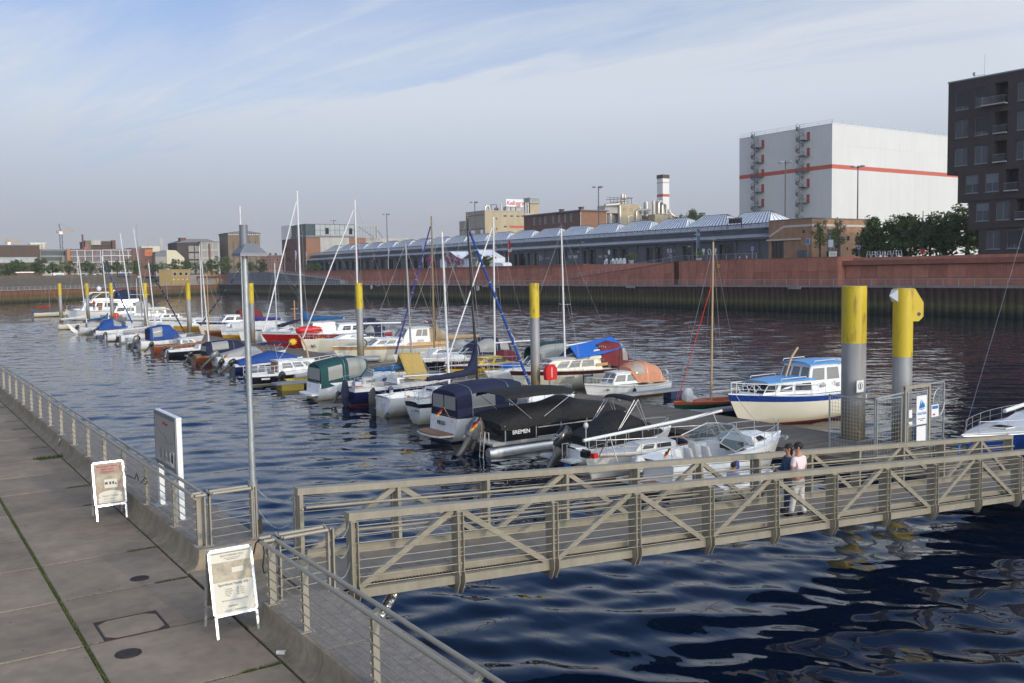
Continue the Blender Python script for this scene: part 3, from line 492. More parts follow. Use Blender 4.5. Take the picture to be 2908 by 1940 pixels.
for i, z in enumerate((3.62, 3.30, 2.98)):
 chain('chain', (5.63, 13.36, z), (6.12, 13.85, z - .06), .19, ['top', 'middle', 'bottom'][i] + ' slack chain between the near gap panel and the gangway corner')
# ------------------------------------------------------------------ quay furniture
t = thing('lamp_post', 'tall galvanised lamp post with grey pyramid hood beside the gangway', 'lamp post', (5.60, 16.96, KZ))
MB('galv').tb([(0, 0, 0), (0, 0, 1.05)], .085, 14).bd('sleeve', t)
MB('galv').tb([(0, 0, 1.05), (0, 0, 5.2)], .060, 14, r1=.054).bd('pole', t)
b = MB('lamp_hood'); z0, z1 = 5.17, 5.42
hx = .09
b.loft([[(hx + sx * w, sy * w, z) for sx, sy in ((-1, -1), (1, -1), (1, 1), (-1, 1))] for w, z in ((.245, 5.16), (.245, 5.21), (.11, 5.37), (.105, 5.38))], smooth=False); b.bd('hood', t)
b = MB('sign_white'); b.box(hx - .24, hx + .24, -.24, .24, 5.155, 5.169); b.bd('diffuser', t)
MB('lamp_hood').tb([(0, 0, 5.2), (0, 0, 5.72)], .075, 14).bd('pole_head', t)
MB('cast_iron').box(.02, .12, -.08, .02, .05, .32).bd('junction_box', t)
# information board
t = thing('information_board', 'tall white framed information board standing outside the handrail', 'information board', (4.84, 19.0, KZ))
for y in (.08, 1.62):
 b = MB('sign_white'); b.box(-.05, .05, y - .08, y + .08, .012, 2.0); b.bd('upright', t)
 MB('galv').box(-.16, .16, y - .14, y + .14, 0, .012).bd('base_plate', t)
MB('lamp_hood').box(-.075, -.052, .02, 1.68, .93, 2.03).bd('frame', t)
MB('poster_panel').box(-.082, -.0755, .10, 1.60, 1.0, 1.95).bd('map_panel', t)
MB('sign_white').box(-.052, .052, -.01, 1.71, 2.0, 2.04).bd('top_cap', t)
text('heading', 'Willkommen', .07, (-.086, .75, 1.84), FACE_W, 'print_red', t); b = MB('print_grey')
for k in range(4): b.slab([(-.084, .35 + .3 * k, 1.10), (-.084, .22 + .3 * k, 1.10), (-.084, .22 + .3 * k, 1.30), (-.084, .35 + .3 * k, 1.30)], 0, .002, (-1, 0, 0))
b.tb([(-.084, 1.5, 1.75), (-.084, 1.1, 1.6), (-.084, .9, 1.62), (-.084, .6, 1.45), (-.084, .2, 1.5)], .006, 4); b.bd('map_print', t)
MB('poster_white').slab([(-.084, .42, 1.02), (-.084, .14, 1.02), (-.084, .14, 1.25), (-.084, .42, 1.25)], 0, .002, (-1, 0, 0)).bd('ship_picture', t)
# sandwich boards
def a_board(x, y, rz, label, kind):
 t = thing('sandwich_board', label, 'sandwich board', (x, y, PZ), rz, 'aluminium sandwich boards on the promenade')
 def panel(sg):          # local: front face leans back towards +y
  return lambda u, z, o=0.0: (u, sg * (.33 - .30 * z / 1.22) * -1 + (-o if sg > 0 else o), z)
 F, Bk = panel(1), panel(-1); w = .325
 for s in (-1, 1):
  for P, nm in ((F, 'leg'), (Bk, 'leg')): MB('sign_frame').bar(P(s * (w - .03), 0), P(s * (w - .03), .30), .035, .02, (0, 1, 0)).bd(nm, t)
 b = MB('sign_frame'); r = .05
 def frame(P, o):
  c = [(-w + r, .29), (w - r, .29), (w, .29 + r), (w, 1.22 - r), (w - r, 1.22), (-w + r, 1.22), (-w, 1.22 - r), (-w, .29 + r)]
  i = [(-w + r, .325), (w - r, .325), (w - .035, .29 + r), (w - .035, 1.22 - r), (w - r, 1.185), (-w + r, 1.185), (-w + .035, 1.22 - r), (-w + .035, .29 + r)]
  n = 8; vs = [P(u, z, o) for u, z in c] + [P(u, z, o) for u, z in i] + [P(u, z, o - .025) for u, z in c] + [P(u, z, o - .025) for u, z in i]
  fs = []
  for k in range(n): q = (k + 1) % n; fs += [(k, q, n + q, n + k), (2 * n + k, 3 * n + k, 3 * n + q, 2 * n + q), (k, 2 * n + k, 2 * n + q, q), (n + k, n + q, 3 * n + q, 3 * n + k)]
  b.add(vs, fs, False)
 frame(F, .0); b.bd('front_frame', t); b = MB('sign_frame'); frame(Bk, 0.0); b.bd('back_frame', t)
 q = w - .036
 def fs(nm, u0, u1, z0, z1, mat, lift): b = MB(mat); p = [Vector(F(u0, z0)), Vector(F(u1, z0)), Vector(F(u1, z1)), Vector(F(u0, z1))]; n = Vector((0, -.97, .24)); b.slab(p, lift - .003, lift, n); return b.bd(nm, t)
 MB('board_back').slab([F(-q, .325), F(q, .325), F(q, 1.185), F(-q, 1.185)], -.02, -.012, (0, -.97, .24)).bd('front_backing', t)
 MB('board_back').slab([Bk(-q, .325), Bk(q, .325), Bk(q, 1.185), Bk(-q, 1.185)], -.02, -.002, (0, .97, .24)).bd('back_panel', t)
 MB('steel').tb([(-w, -.02, 1.215), (w, -.02, 1.215)], .012, 6).bd('hinge', t)
 tl = math.atan2(.30, 1.22)
 def tx(nm, body, size, u, z, mat, **k):
  p = Vector(F(u, z)) + Vector((0, -.97, .24)) * .003; m4 = Matrix.Rotation(pi / 2 - tl, 4, 'X'); return text(nm, body, size, p, m4, mat, t, extrude=.0008, **k)
 if kind == 0:
  fs('poster', -q, q, .325, 1.185, 'poster_white', -.004); fs('photo', -q, q, .76, 1.03, 'poster_photo', -.001); fs('boat_picture', .0, .17, .87, .94, 'poster_white', .001); fs('header_line', -q, q, 1.15, 1.165, 'print_grey', -.001)
  tx('heading', 'BOOTSVERMIETUNG', .036, .02, 1.115, 'print_grey'); tx('subheading', 'mit und ohne Führerschein\nElements Bremen', .022, .02, 1.07, 'print_grey')
  tx('heading', 'Sportboot Family 420', .05, .0, .72, 'print_dark'); tx('price_lines', '1 Stunde        30,- Euro\n2 Stunden      55,- Euro\n1/2 Tag          90,- Euro\n1 Tag           150,- Euro', .03, .01, .61, 'print_grey'); tx('small_print', 'inkl. Benzin und Einweisung vor Ort', .026, .0, .50, 'print_grey'); tx('emblem_text', 'BREMARIN', .03, -.03, .42, 'print_grey'); tx('footer', 'LOUNGE  -  EUROPAHAFEN', .026, 0, .36, 'print_grey')
 else:
  fs('poster', -q, q, .325, 1.185, 'poster_sunset', -.004); fs('boat_picture', -.10, .16, .66, .84, 'poster_white', -.001); fs('sky_picture', -q, q, .80, .95, 'poster_photo', -.002)
  for k, (u, z, w2, h2) in enumerate(((-.06, .76, .06, .05), (.02, .76, .04, .06), (.08, .76, .04, .06), (.13, .74, .03, .04))): fs('boat_window', u - w2 / 2, u + w2 / 2, z - h2 / 2, z + h2 / 2, 'print_dark', .001)
  b = MB('poster_white'); P0 = [Vector(F(u, z)) + Vector((0, -.97, .24)) * .001 for u, z in [(.24 * cos(a), .52 + .09 * sin(a)) for a in [2 * pi * k / 20 for k in range(20)]]]; b.add(P0, [tuple(range(20))]); b.bd('logo_plate', t); fs('logo_bar', -.24, .24, .36, .47, 'poster_white', -.001)
  tx('heading', 'Motorboot fahren\n... auch ohne    \nFührerschein', .058, -.02, 1.06, 'print_red', offset=.001); tx('exclamation_mark', '!', .15, .24, 1.05, 'print_red', offset=.004)
  tx('company_name', 'Hansa Charter', .055, .0, .50, 'print_dark', shear=.2); tx('phone_number', '0152 / 378 467 51', .036, .0, .435, 'print_grey'); tx('web_address', 'www.hansa-charter.de', .03, .0, .39, 'print_grey')
 return t
a_board(4.10, 13.60, rd(-1), 'near sandwich board with a washed out white boat hire poster', 0)
a_board(4.0, 21.75, rd(-2), 'farther sandwich board with a brown sunset poster reading Motorboot fahren', 1)
# bicycle locks tying the boards to the rail
def cable(label, pts):
 b = MB('black_rubber'); b.tb(pts, .011, 6); o = b.bd('cable_lock'); tag(o, label, 'cable lock', 'black cable locks on the railing')
cable('black cable lock looped from the near board up to the handrail', [(4.40, 13.42, 3.45), (4.42, 13.36, 3.62), (4.45, 13.29, 3.69), (4.49, 13.26, 3.67), (4.50, 13.24, 3.5), (4.47, 13.24, 3.3), (4.48, 13.22, 3.2), (4.5, 13.2, 3.22)])
cable('black cable lock tangled behind the farther board', [(4.33, 21.6, 3.25), (4.5, 21.5, 3.15), (4.52, 21.4, 3.3), (4.53, 21.3, 3.15), (4.55, 21.2, 3.1), (4.54, 20.95, 3.2), (4.55, 20.75, 3.3), (4.55, 20.6, 3.22), (4.55, 20.85, 3.12)])
# crushed cup
t = thing('paper_cup', 'crushed white paper cup lying in the kerb gutter', 'paper cup', (4.33, 12.2, PZ + .045), rd(-35))
b = MB('paper_cup'); b.loft([[(x, r * cos(2 * pi * k / 12) * sy, r * sin(2 * pi * k / 12) * sz) for k in range(12)] for x, r, sy, sz in ((-.06, .03, 1, 1), (0, .035, 1.1, .9), (.05, .042, 1.15, .8), (.055, .044, 1.15, .8), (.05, .038, 1.1, .75))]); b.bd('cup_body', t)
MB('rope_white').tb([(.06, .044 * cos(2 * pi * k / 12) * 1.15, .044 * sin(2 * pi * k / 12) * .8) for k in range(13)], .004, 5).bd('cup_rim', t)
# small mooring ring on the far ledge
t = thing('mooring_ring', 'small steel mooring ring fixed on the kerb beyond the farther board', 'mooring ring', (4.46, 31.5, PZ + .2)); MB('galv').tb([(-.03, .07 * cos(2 * pi * k / 12), .07 * sin(2 * pi * k / 12)) for k in range(13)], .012, 6).bd('ring', t); MB('galv').box(-.02, .03, -.04, .04, .05, .12).bd('bracket', t)
# ------------------------------------------------------------------ right bank (face at X=130) and basin end wall
BX, LZ, RZ = 130.0, 4.35, 9.1            # bank face, lower promenade level, upper level
E0, E1 = Vector((-110, 225.3, 0)), Vector((130, 430, 0))
ED = (E1 - E0).normalized(); EN = Vector((ED.y, -ED.x, 0)); EL = (E1 - E0).length; EA = atan2(ED.y, ED.x)
MB('quay_conc').box(BX + .7, 137.2, -140, 430, -2, LZ).bd('lower_promenade', kind='structure')
MB('plateau').box(137.2, 1400, -300, 1500, -2, RZ - .15).bd('upper_ground', kind='structure')
# the ground behind the end wall: promenade strip, dark terraced steps, street level
def EP(s, d, z): p = E0 + ED * s - EN * d; return (p.x, p.y, z)
b = MB('quay_conc'); b.hexa([EP(-150, .5, -2), EP(EL + 3, .5, -2), EP(EL + 3, 9, -2), EP(-150, 9, -2), EP(-150, .5, LZ), EP(EL + 3, .5, LZ), EP(EL + 3, 9, LZ), EP(-150, 9, LZ)]); b.bd('end_promenade', kind='structure')
b = MB('steps_dark'); n = 12
poly = [(9, -2), (9, LZ)]
for k in range(n): z = LZ + (8.3 - LZ) * (k + 1) / n; poly += [(9 + 1.5 * k, z), (9 + 1.5 * (k + 1), z)]
poly += [(9 + 1.5 * n, -2)]
vs = [EP(-150, d, z) for d, z in poly] + [EP(EL - 20, d, z) for d, z in poly]; m = len(poly)
b.add(vs, [tuple(range(m)), tuple(range(m, 2 * m))] + [(i, (i + 1) % m, m + (i + 1) % m, m + i) for i in range(m)]); b.bd('terrace_steps', kind='structure')
MB('plateau').add([EP(-150, 26, 8.25), EP(EL + 90, 26, 8.25), EP(EL + 90, 900, 8.25), EP(-150, 900, 8.25)], [(0, 1, 2, 3)]).bd('street_ground', kind='structure')
b = MB('grass'); b.hexa([EP(70, 27, 8), EP(EL - 30, 27, 8), EP(EL - 30, 36, 8), EP(70, 36, 8), EP(72, 28, 8.9), EP(EL - 34, 28, 9.3), EP(EL - 34, 35, 9.3), EP(72, 35, 8.9)]); tag(b.bd('grass_bank', kind='stuff'), 'rough grass bank along the basin end', 'grass')
# sheet piling, one profile per 1.2 m
def sheet_mesh(mat):
 b = MB(mat); pr = [(0, 0), (.22, 0), (.38, .34), (.82, .34), (.98, 0), (1.2, 0)]
 n = len(pr); vs = [(x, y, z) for z in (-.6, LZ - .18) for x, y in pr]
 b.add(vs, [(i, i + 1, n + i + 1, n + i) for i in range(n - 1)]); return b.mesh('sheet_pile')
smA, smB = sheet_mesh('rust'), sheet_mesh('rust_dark')
t = thing('sheet_pile_wall', 'rusty brown sheet pile wall closing the far end of the basin', 'quay wall', tuple(E0), EA)
k0 = int(90 / 1.2); k1 = int(EL / 1.2)
for k in range(k0, k1): put(smA, 'sheet_pile', t, (k * 1.2, 0, 0))
MB('rust').box(-120, k0 * 1.2, .0, .3, -1, LZ - .2).bd('hidden_piling', t, kind='stuff')
MB('quay_conc').box(-120, EL + .2, -.35, .62, LZ - .2, LZ + .03).bd('coping', t)
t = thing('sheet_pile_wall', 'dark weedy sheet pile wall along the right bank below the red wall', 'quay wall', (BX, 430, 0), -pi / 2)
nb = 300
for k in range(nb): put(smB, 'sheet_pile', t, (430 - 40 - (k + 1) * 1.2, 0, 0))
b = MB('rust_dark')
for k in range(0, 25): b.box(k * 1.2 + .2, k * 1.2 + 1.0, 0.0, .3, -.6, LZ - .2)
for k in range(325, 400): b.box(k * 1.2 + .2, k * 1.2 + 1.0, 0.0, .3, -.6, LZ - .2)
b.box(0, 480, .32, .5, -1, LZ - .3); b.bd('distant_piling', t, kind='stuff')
MB('quay_conc').box(0, 560, -.30, .72, LZ - .22, LZ + .04).bd('coping', t)
for yy in (338, 268, 206, 150, 108):
 b = MB('quay_conc'); x = 430 - yy; b.box(x, x + 2.6, -.55, -.28, LZ - .55, LZ - .08); b.bd('ladder_recess_block', t)
# guard rails
def guard_rail(label, p, q, h=1.1, step=2.4, wires=4, posts_out=True, mat='galv'):
 p, q = Vector(p), Vector(q); d = q - p; ln = d.length; t = thing('guard_rail', label, 'guard rail', tuple(p), group='metal guard rails on the far banks')
 n = max(1, int(ln / step)); up = Vector((0, 0, 1))
 MB(mat).bar(up * h, d + up * h, .09, .05).bd('top_rail', t)
 b = MB(mat)
 for i in range(n + 1): a = d * (i / n); b.bar(a, a + up * h, .06, .06, (1, 0, 0))
 b.bd('posts', t, kind='stuff')
 b = MB(mat)
 for k in range(wires): z = h * (k + .6) / (wires + .4); b.bar(up * z, d + up * z, .02, .02)
 b.bd('wires', t, kind='stuff')
 return t
e = lambda s, d, z: EP(s, d, z)
guard_rail('pale mesh guard rail on top of the rusty end wall', e(85, 1.0, LZ), e(EL - 6, 1.0, LZ), wires=8)
guard_rail('long guard rail on the lower promenade below the red wall', (BX + .9, 30, LZ), (BX + .9, 425, LZ), wires=5)
guard_rail('sloping guard rail on the red ramp', (132.9, 173, LZ + 1.35), (132.9, 137.5, RZ), wires=5)
guard_rail('upper guard rail beside the brick pavilion on the red wall', (132.9, 137.5, RZ), (132.9, 118, RZ), wires=5)
guard_rail('sloping guard rail on the grey stone ramp at the basin corner', (132.9, 372, RZ + .1), (132.9, 303, LZ + 1.4), wires=4)
# red stone wall, panel by panel
t = thing('red_stone_wall', 'long red stone retaining wall with panel joints and ramp', 'retaining wall', (0, 0, 0))
MB('red_stone').box(136.45, 137.19, 20, 372, 0, RZ - .2).bd('wall_core', t)
pmesh = {}
def panel(x, y0, y1, z0, z1):
 key = (round(y1 - y0, 2), round(z1 - z0, 2))
 if key not in pmesh:
  w, h = key; b = MB('red_stone'); g = .018; c = .02
  b.loft([[(xx, g + e, g + e), (xx, w - g - e, g + e), (xx, w - g - e, h - g - e), (xx, g + e, h - g - e)] for xx, e in ((.16, 0), (c, 0), (0, c))], smooth=False, cap0=False); pmesh[key] = b.mesh('wall_panel')
 put(pmesh[key], 'wall_panel', t, (x, y0, z0))
PW = 3.0
y = 172.8
while y < 300: panel(136.3, y, y + PW, LZ, 6.6); panel(136.3, y, y + PW, 6.6, RZ - .35); y += PW
b = MB('red_stone')
while y < 372: b.box(136.32, 136.5, y + .02, y + PW - .02, LZ, RZ - .35); y += PW
b.bd('distant_panels', t, kind='stuff')
MB('red_cap').box(136.0, 137.6, 172.5, 372, RZ - .35, RZ + .02).bd('coping', t)
# ramp and full height front part
MB('red_stone').prism([(173.0, LZ), (137.5, LZ), (137.5, RZ - .02), (173.0, LZ + 1.4)], 0, 132.7, 136.44).bd('ramp_block', t)
y = 137.5
while y < 172:
 za, zb = RZ - (y - 137.5) / 35.5 * (RZ - LZ - 1.4), RZ - (y + 2.2 - 137.5) / 35.5 * (RZ - LZ - 1.4); zm = 6.75
 b = MB('red_stone'); g = .02
 if zb > zm + .2:
  b.prism([(y + g, LZ + .02), (y + 2.2 - g, LZ + .02), (y + 2.2 - g, zm - g), (y + g, zm - g)], 0, 132.54, 132.7); b.bd('wall_panel', t); b = MB('red_stone')
  b.prism([(y + g, zm + g), (y + 2.2 - g, zm + g), (y + 2.2 - g, zb - .04), (y + g, za - .04)], 0, 132.54, 132.7)
 else: b.prism([(y + g, LZ + .02), (y + 2.2 - g, LZ + .02), (y + 2.2 - g, zb - .04), (y + g, za - .04)], 0, 132.54, 132.7)
 b.bd('wall_panel', t); y += 2.2
MB('red_cap').prism([(173.0, LZ + 1.4), (137.5, RZ - .02), (137.5, RZ + .1), (173.0, LZ + 1.5)], 0, 132.5, 133.1).bd('ramp_coping', t)
MB('red_stone').box(132.7, 137.19, 100.2, 137.5, 0, RZ - .02).bd('front_block', t)
y = 100.3
while y < 137: panel(132.54, y, y + 2.0, LZ, 6.75); panel(132.54, y, y + 2.0, 6.75, RZ - .02); y += 2.02 if y < 120 else 2.06
MB('red_cap').box(132.5, 133.2, 100.2, 137.5, RZ - .01, RZ + .08).bd('coping', t)
MB('red_cap').box(134.4, 137.19, 20, 100.19, 0, 8.1).bd('recessed_block', t)
y = 40.0
while y < 100: panel(134.24, y, y + 3.0, LZ, 5.6); panel(134.24, y, y + 3.0, 5.6, 7.6); y += 3.0
MB('red_cap').box(133.6, 137.6, 20, 100.15, 7.7, 8.45).bd('coping', t)
# grey stone ramp wall at the basin corner
t = thing('grey_stone_wall', 'grey stone ramp wall at the corner of the basin', 'retaining wall')
MB('grey_stone').prism([(302, LZ), (374, LZ), (374, RZ + .1), (302, LZ + 1.4)], 0, 132.7, 135.9).bd('ramp_block', t)
for k in range(12):
 y0, y1 = 302 + 6 * k, 308 + 6 * k; f = lambda y: LZ + 1.4 + (y - 302) / 72 * (RZ + .1 - LZ - 1.4)
 MB('grey_stone').prism([(y0 + .04, LZ), (y1 - .04, LZ), (y1 - .04, f(y1) - .06), (y0 + .04, f(y0) - .06)], 0, 132.55, 132.7).bd('wall_panel', t)
MB('grey_stone').box(132.6, 140, 374, 428, 0, RZ + .1).bd('corner_block', t)
# navigation signs on the piling
def nav_sign(x, y, z, label):
 t = thing('navigation_sign', label, 'sign', (x, y, z)); b = MB('sign_white'); p = [(-.8, 0), (-.5, -.62), (.5, -.62), (.8, 0), (.5, .62), (-.5, .62)]
 b.prism([(a, c) for a, c in p], 0, -.06, 0); b.bd('plate', t); b = MB('print_red')
 for a in (0, 1): b.box(-.075, -.06, -.42, .42, -.5 + .9 * a, -.4 + .9 * a)
 b.box(-.075, -.06, .32, .42, -.4, .4); b.bd('red_border', t); text('letter', 'D', .75, (-.08, .02, 0), FACE_W, 'print_dark', t, offset=.02); MB('galv').box(-.02, .3, -.05, .05, -.1, .1).bd('arm', t)
nav_sign(129.4, 271, 3.55, 'small white hexagonal sign with a D on the piling farther along the right bank'); nav_sign(129.4, 208, 3.5, 'white hexagonal sign with a D on the dark piling behind the blue furled sail')
# ------------------------------------------------------------------ floating pontoon
DZ = .55
pont = thing('pontoon', 'long grey planked floating pontoon the boats lie along', 'pontoon', (31.0, 12, 0))
PX0, PX1 = 28.9, 33.0
pm = MB('plank_grey').box(-2.05, 2.05, .006, .294, -.035, 0).mesh('deck_plank')
for k in range(300): put(pm, 'deck_plank', pont, (-.05 + random.uniform(-.006, .006), k * .3, DZ))
b = MB('plank_grey')
for k in range(int((172 - 102) / .6)): b.box(-2.1, 2.0, 90 + k * .6 + .01, 90 + k * .6 + .59, DZ - .035, DZ)
b.bd('distant_planks', pont, kind='stuff')
b = MB('plank_grey'); b.box(-2.14, -2.06, 0, 160, DZ - .22, DZ + .015); b.bd('edge_board', pont); b = MB('plank_grey'); b.box(1.96, 2.04, 0, 160, DZ - .22, DZ + .015); b.bd('edge_board', pont)
b = MB('float_blue')
for k in range(27): b.box(-1.95, 1.85, k * 6 + .3, k * 6 + 4.6, -.3, DZ - .05)
b.bd('floats', pont, kind='stuff')
for y in (20.5, 34.9, 38.6, 47.9, 56.2, 66.7, 78, 89):
 for x in (-1.8, 1.75):
  b = MB('galv'); b.box(x - .06, x + .06, y - 12 - .1, y - 12 + .1, DZ, DZ + .05); b.tb([(x, y - 12.16, DZ + .12), (x, y - 11.84, DZ + .12)], .025, 8); b.box(x - .03, x + .03, y - 12.05, y - 11.95, DZ + .05, DZ + .12); b.bd('mooring_cleat', pont)
# wide landing of the pontoon under the gangway end
lp = thing('landing_pontoon', 'landing pontoon under the lower end of the gangway', 'pontoon', (31, 12, 0))
b = MB('float_blue'); b.box(-3, 6, -1.4, -.02, -.3, DZ - .1); b.bd('float', lp)
for k in range(9): MB('plank_grey').box(-3 + k * 1.0 + .005, -2.0 + k * 1.0 - .005, -1.5, -.01, DZ - .06, DZ).bd('deck_plank', lp)
# finger pontoons
def finger(x0, x1, y, label, fl='float_blue', yaw=0.0, w=.7):
 t = thing('finger_pontoon', label, 'finger pontoon', (x0, y, 0), yaw, 'aluminium finger pontoons'); ln = x1 - x0; s = 1 if ln > 0 else -1
 b = MB('finger_alu'); a, c = sorted((0, ln)); b.box(a, c, -w / 2, w / 2, DZ - .14, DZ - .02); b.bd('walkway', t)
 b = MB('sole'); b.box(a + .05, c - .05, -w / 2 + .06, w / 2 - .06, DZ - .0199, DZ - .008); b.bd('tread', t)
 m0 = ln - s * .35; a, c = sorted((m0, m0 - s * 1.5)); MB(fl).box(a, c, -w / 2 + .02, w / 2 - .02, -.2, DZ - .145).bd('float', t)
 b = MB('finger_alu'); b.prism([(0, -w / 2), (s * 1.0, -w / 2), (0, -w / 2 - .75)], 2, DZ - .12, DZ - .03); b.prism([(0, w / 2), (s * 1.0, w / 2), (0, w / 2 + .75)], 2, DZ - .12, DZ - .03); b.bd('root_gusset', t)
 return t
finger(33.0, 40.0, 40.6, 'finger pontoon with blue float beside the small white boat with salmon canopy'); finger(33.0, 38.8, 33.2, 'finger pontoon beside the green dinghy and the blue roofed cruiser'); finger(33.0, 39.5, 24.9, 'finger pontoon behind the mesh fence'); finger(33.0, 39.5, 52.7, 'finger pontoon between the maroon cruiser and the yellow sloop'); finger(33, 40, 67.5, 'finger pontoon beside the grey inflatable')
finger(28.9, 21.4, 59.8, 'finger pontoon with ochre and blue floats under the yellow dinghy', 'float_ochre', w=1.0); finger(28.9, 22.6, 46.9, 'finger pontoon hidden among the white yachts'); finger(28.9, 23, 70.4, 'finger pontoon beside the black hulled cabin boat'); finger(28.9, 23, 87, 'finger pontoon beyond the varnished launch'); finger(33, 40, 80, 'finger pontoon beside the white racing yacht'); finger(33, 40, 98.4, 'finger pontoon beyond the red yacht'); finger(28.9, 22.8, 110, 'finger pontoon beside the far open boats'); finger(28.9, 22.8, 129, 'finger pontoon near the blue sprayhood boat')
# piles
def pile(x, y, r, zt, zy, label, grp='yellow topped mooring piles along the pontoon'):
 t = thing('mooring_pile', label, 'mooring pile', (x, y, 0), group=grp); n = 28
 b = MB('pile_steel'); b.tb([(0, 0, -2), (0, 0, 2.1), (0, 0, 2.102), (0, 0, zy)], r, n); b.bd('steel_tube', t)
 b = MB('pile_yellow'); b.tb([(0, 0, zy), (0, 0, zt)], r + .004, n); b.bd('yellow_top', t)
 MB('pile_steel').tb([(0, 0, zy - .62), (0, 0, zy - .60)], r + .006, n).bd('weld_band', t)
 b = MB('galv'); rr = r + .12
 for sx in (-1, 1): b.box(sx * rr - .04, sx * rr + .04, -rr, rr, DZ - .06, DZ + .06)
 for sy in (-1, 1): b.box(-rr - .04, rr + .04, sy * rr - .04, sy * rr + .04, DZ - .0605, DZ + .0605)
 b.bd('guide_collar', t); return t
for x, y, w in ((32.6, 46.05, 'behind the black bimini, with the red box at its foot'), (32.6, 70.6, 'between the racing yacht bow and the green canvas cruiser'), (32.4, 96.5, 'behind the lamp post beside the red yacht'), (32.5, 120.5, 'among the far white yachts beside the wooden mast'), (32.5, 143, 'left of the ochre hut, beside two tall masts'), (32.5, 166.5, 'behind the old grey cruiser at the far end'), (30.8, 178, 'behind the flybridge yacht'), (27.6, 185.5, 'farthest left, beside the flybridge yacht and the red dinghy')):
 pile(x, y, .285 if y < 100 else .29, 6.82, 4.75, 'yellow topped pile ' + w)
pl = pile(32.45, 23.75, .475, 6.72, 4.45, 'thickest yellow topped pile, behind the mesh fence by the gate', 'two big yellow topped piles at the gangway foot')
b = MB('sign_white'); b.box(-.63, -.20, -.62, -.585, 2.55, 3.02); b.bd('notice_plate', pl); b = MB('print_dark'); b.tb([(-.42 + .13 * cos(2 * pi * k / 16), -.626, 2.8 + .13 * sin(2 * pi * k / 16)) for k in range(17)], .012, 4); b.box(-.45, -.39, -.63, -.62, 2.70, 2.88); b.bd('lifebuoy_symbol', pl)
pl = pile(33.3, 22.15, .37, 6.62, 3.95, 'slimmer big pile with a yellow lifting lug at the top', 'two big yellow topped piles at the gangway foot')
b = MB('pile_yellow'); n = 14; out = [(.36, 0), (.46, 0), (.80, -.55), (.80, -1.10), (.62, -1.28), (.36, -1.28)]; ho = [(.62 + .075 * cos(2 * pi * k / n), -1.0 + .075 * sin(2 * pi * k / n)) for k in range(n)]
b.prism([(u, 6.60 + v) for u, v in out], 1, -.03, .03); b.bd('lifting_lug', pl, rz=rd(-32)); b = MB('print_dark'); b.prism([(u, 6.6 + v) for u, v in ho], 1, -.034, .034); b.bd('lug_hole', pl, rz=rd(-32))
b = MB('sign_white'); b.add([(-.37, .2, 6.58), (-.37, -.2, 6.58), (-.62, 0, 6.34), (-.37, .2, 6.1), (-.37, -.2, 6.1)], [(0, 1, 2), (3, 2, 4), (0, 2, 3), (1, 4, 2), (0, 3, 4, 1)]); b.bd('white_reflector', pl, rz=rd(-20))
# fence and gate at the gangway foot
def mesh_panel(p, q, z0, z1, parent, name='mesh_panel', step=.13):
 p, q = Vector(p), Vector(q); d = q - p; n = int(d.length / step); b = MB('galv')
 for i in range(n + 1): a = p + d * i / n; b.bar((a.x, a.y, z0), (a.x, a.y, z1), .008, .008, (1, 0, 0))
 m = int((z1 - z0) / step)
 for i in range(m + 1): z = z0 + (z1 - z0) * i / m; b.bar((p.x, p.y, z), (q.x, q.y, z), .008, .008)
 b.bd(name, parent)
 b = MB('galv'); b.bar((p.x, p.y, z0), (p.x, p.y, z1 + .03), .05, .05, (1, 0, 0)); b.bar((q.x, q.y, z0), (q.x, q.y, z1 + .03), .05, .05, (1, 0, 0)); b.bar((p.x, p.y, z1), (q.x, q.y, z1), .05, .05); b.bar((p.x, p.y, z0), (q.x, q.y, z0), .05, .05); b.bd('panel_frame', parent)
t = thing('mesh_fence', 'galvanised mesh fence around the thick pile at the gangway foot', 'fence', (29.6, 20.7, DZ))
mesh_panel((0, 2.0, 0), (0, .05, 0), .08, 2.15, t); mesh_panel((.05, 0, 0), (1.5, 0, 0), .08, 2.15, t, step=.15); mesh_panel((3.1, 0, 0), (4.2, 0, 0), .08, 2.5, t)
b = MB('galv'); b.bar((-.02, .03, 2.2), (1.9, .0, 2.3), .05, .05); b.bd('top_tube', t)
b = MB('galv'); n = 20
for k in range(10): a = pi * k / 10; b.bar((3.75 - .34 * cos(a), -.06, 1.75 - .5 * sin(a)), (3.75 + .34 * cos(a), -.06, 1.75 + .5 * sin(a)), .015, .015)
b.tb([(3.75 + .36 * cos(2 * pi * k / n), -.07, 1.75 + .52 * sin(2 * pi * k / n)) for k in range(n + 1)], .02, 5); b.bd('climbing_guard', t)
b = MB('galv')
for k in range(9): a = pi * k / 9; b.bar((-.9 + 3.0, .9 - .4 * cos(a), 1.3 - .4 * sin(a)), (-.9 + 3.0, .9 + .4 * cos(a), 1.3 + .4 * sin(a)), .012, .012)
b.bd('side_guard', t)
t = thing('marina_gate', 'grey metal gate carrying white marina signs', 'gate', (31.25, 20.68, DZ))
b = MB('rail_paint'); b.box(0, .09, -.045, .045, 0, 2.45); b.box(1.5, 1.6, -.045, .045, 0, 2.45); b.box(0, 1.6, -.04, .04, 2.40, 2.52); b.bd('door_frame', t)
b = MB('galv'); b.box(.16, .22, -.03, .03, .1, 2.25); b.box(1.36, 1.44, -.03, .03, .1, 2.25); b.box(.16, 1.44, -.025, .025, .1, .17); b.box(.16, 1.44, -.025, .025, 2.2, 2.27); b.box(.16, 1.44, -.025, .025, 1.0, 1.06); b.bd('gate_leaf', t); mesh_panel((.2, 0, 0), (1.4, 0, 0), .15, 2.2, t, 'gate_mesh')
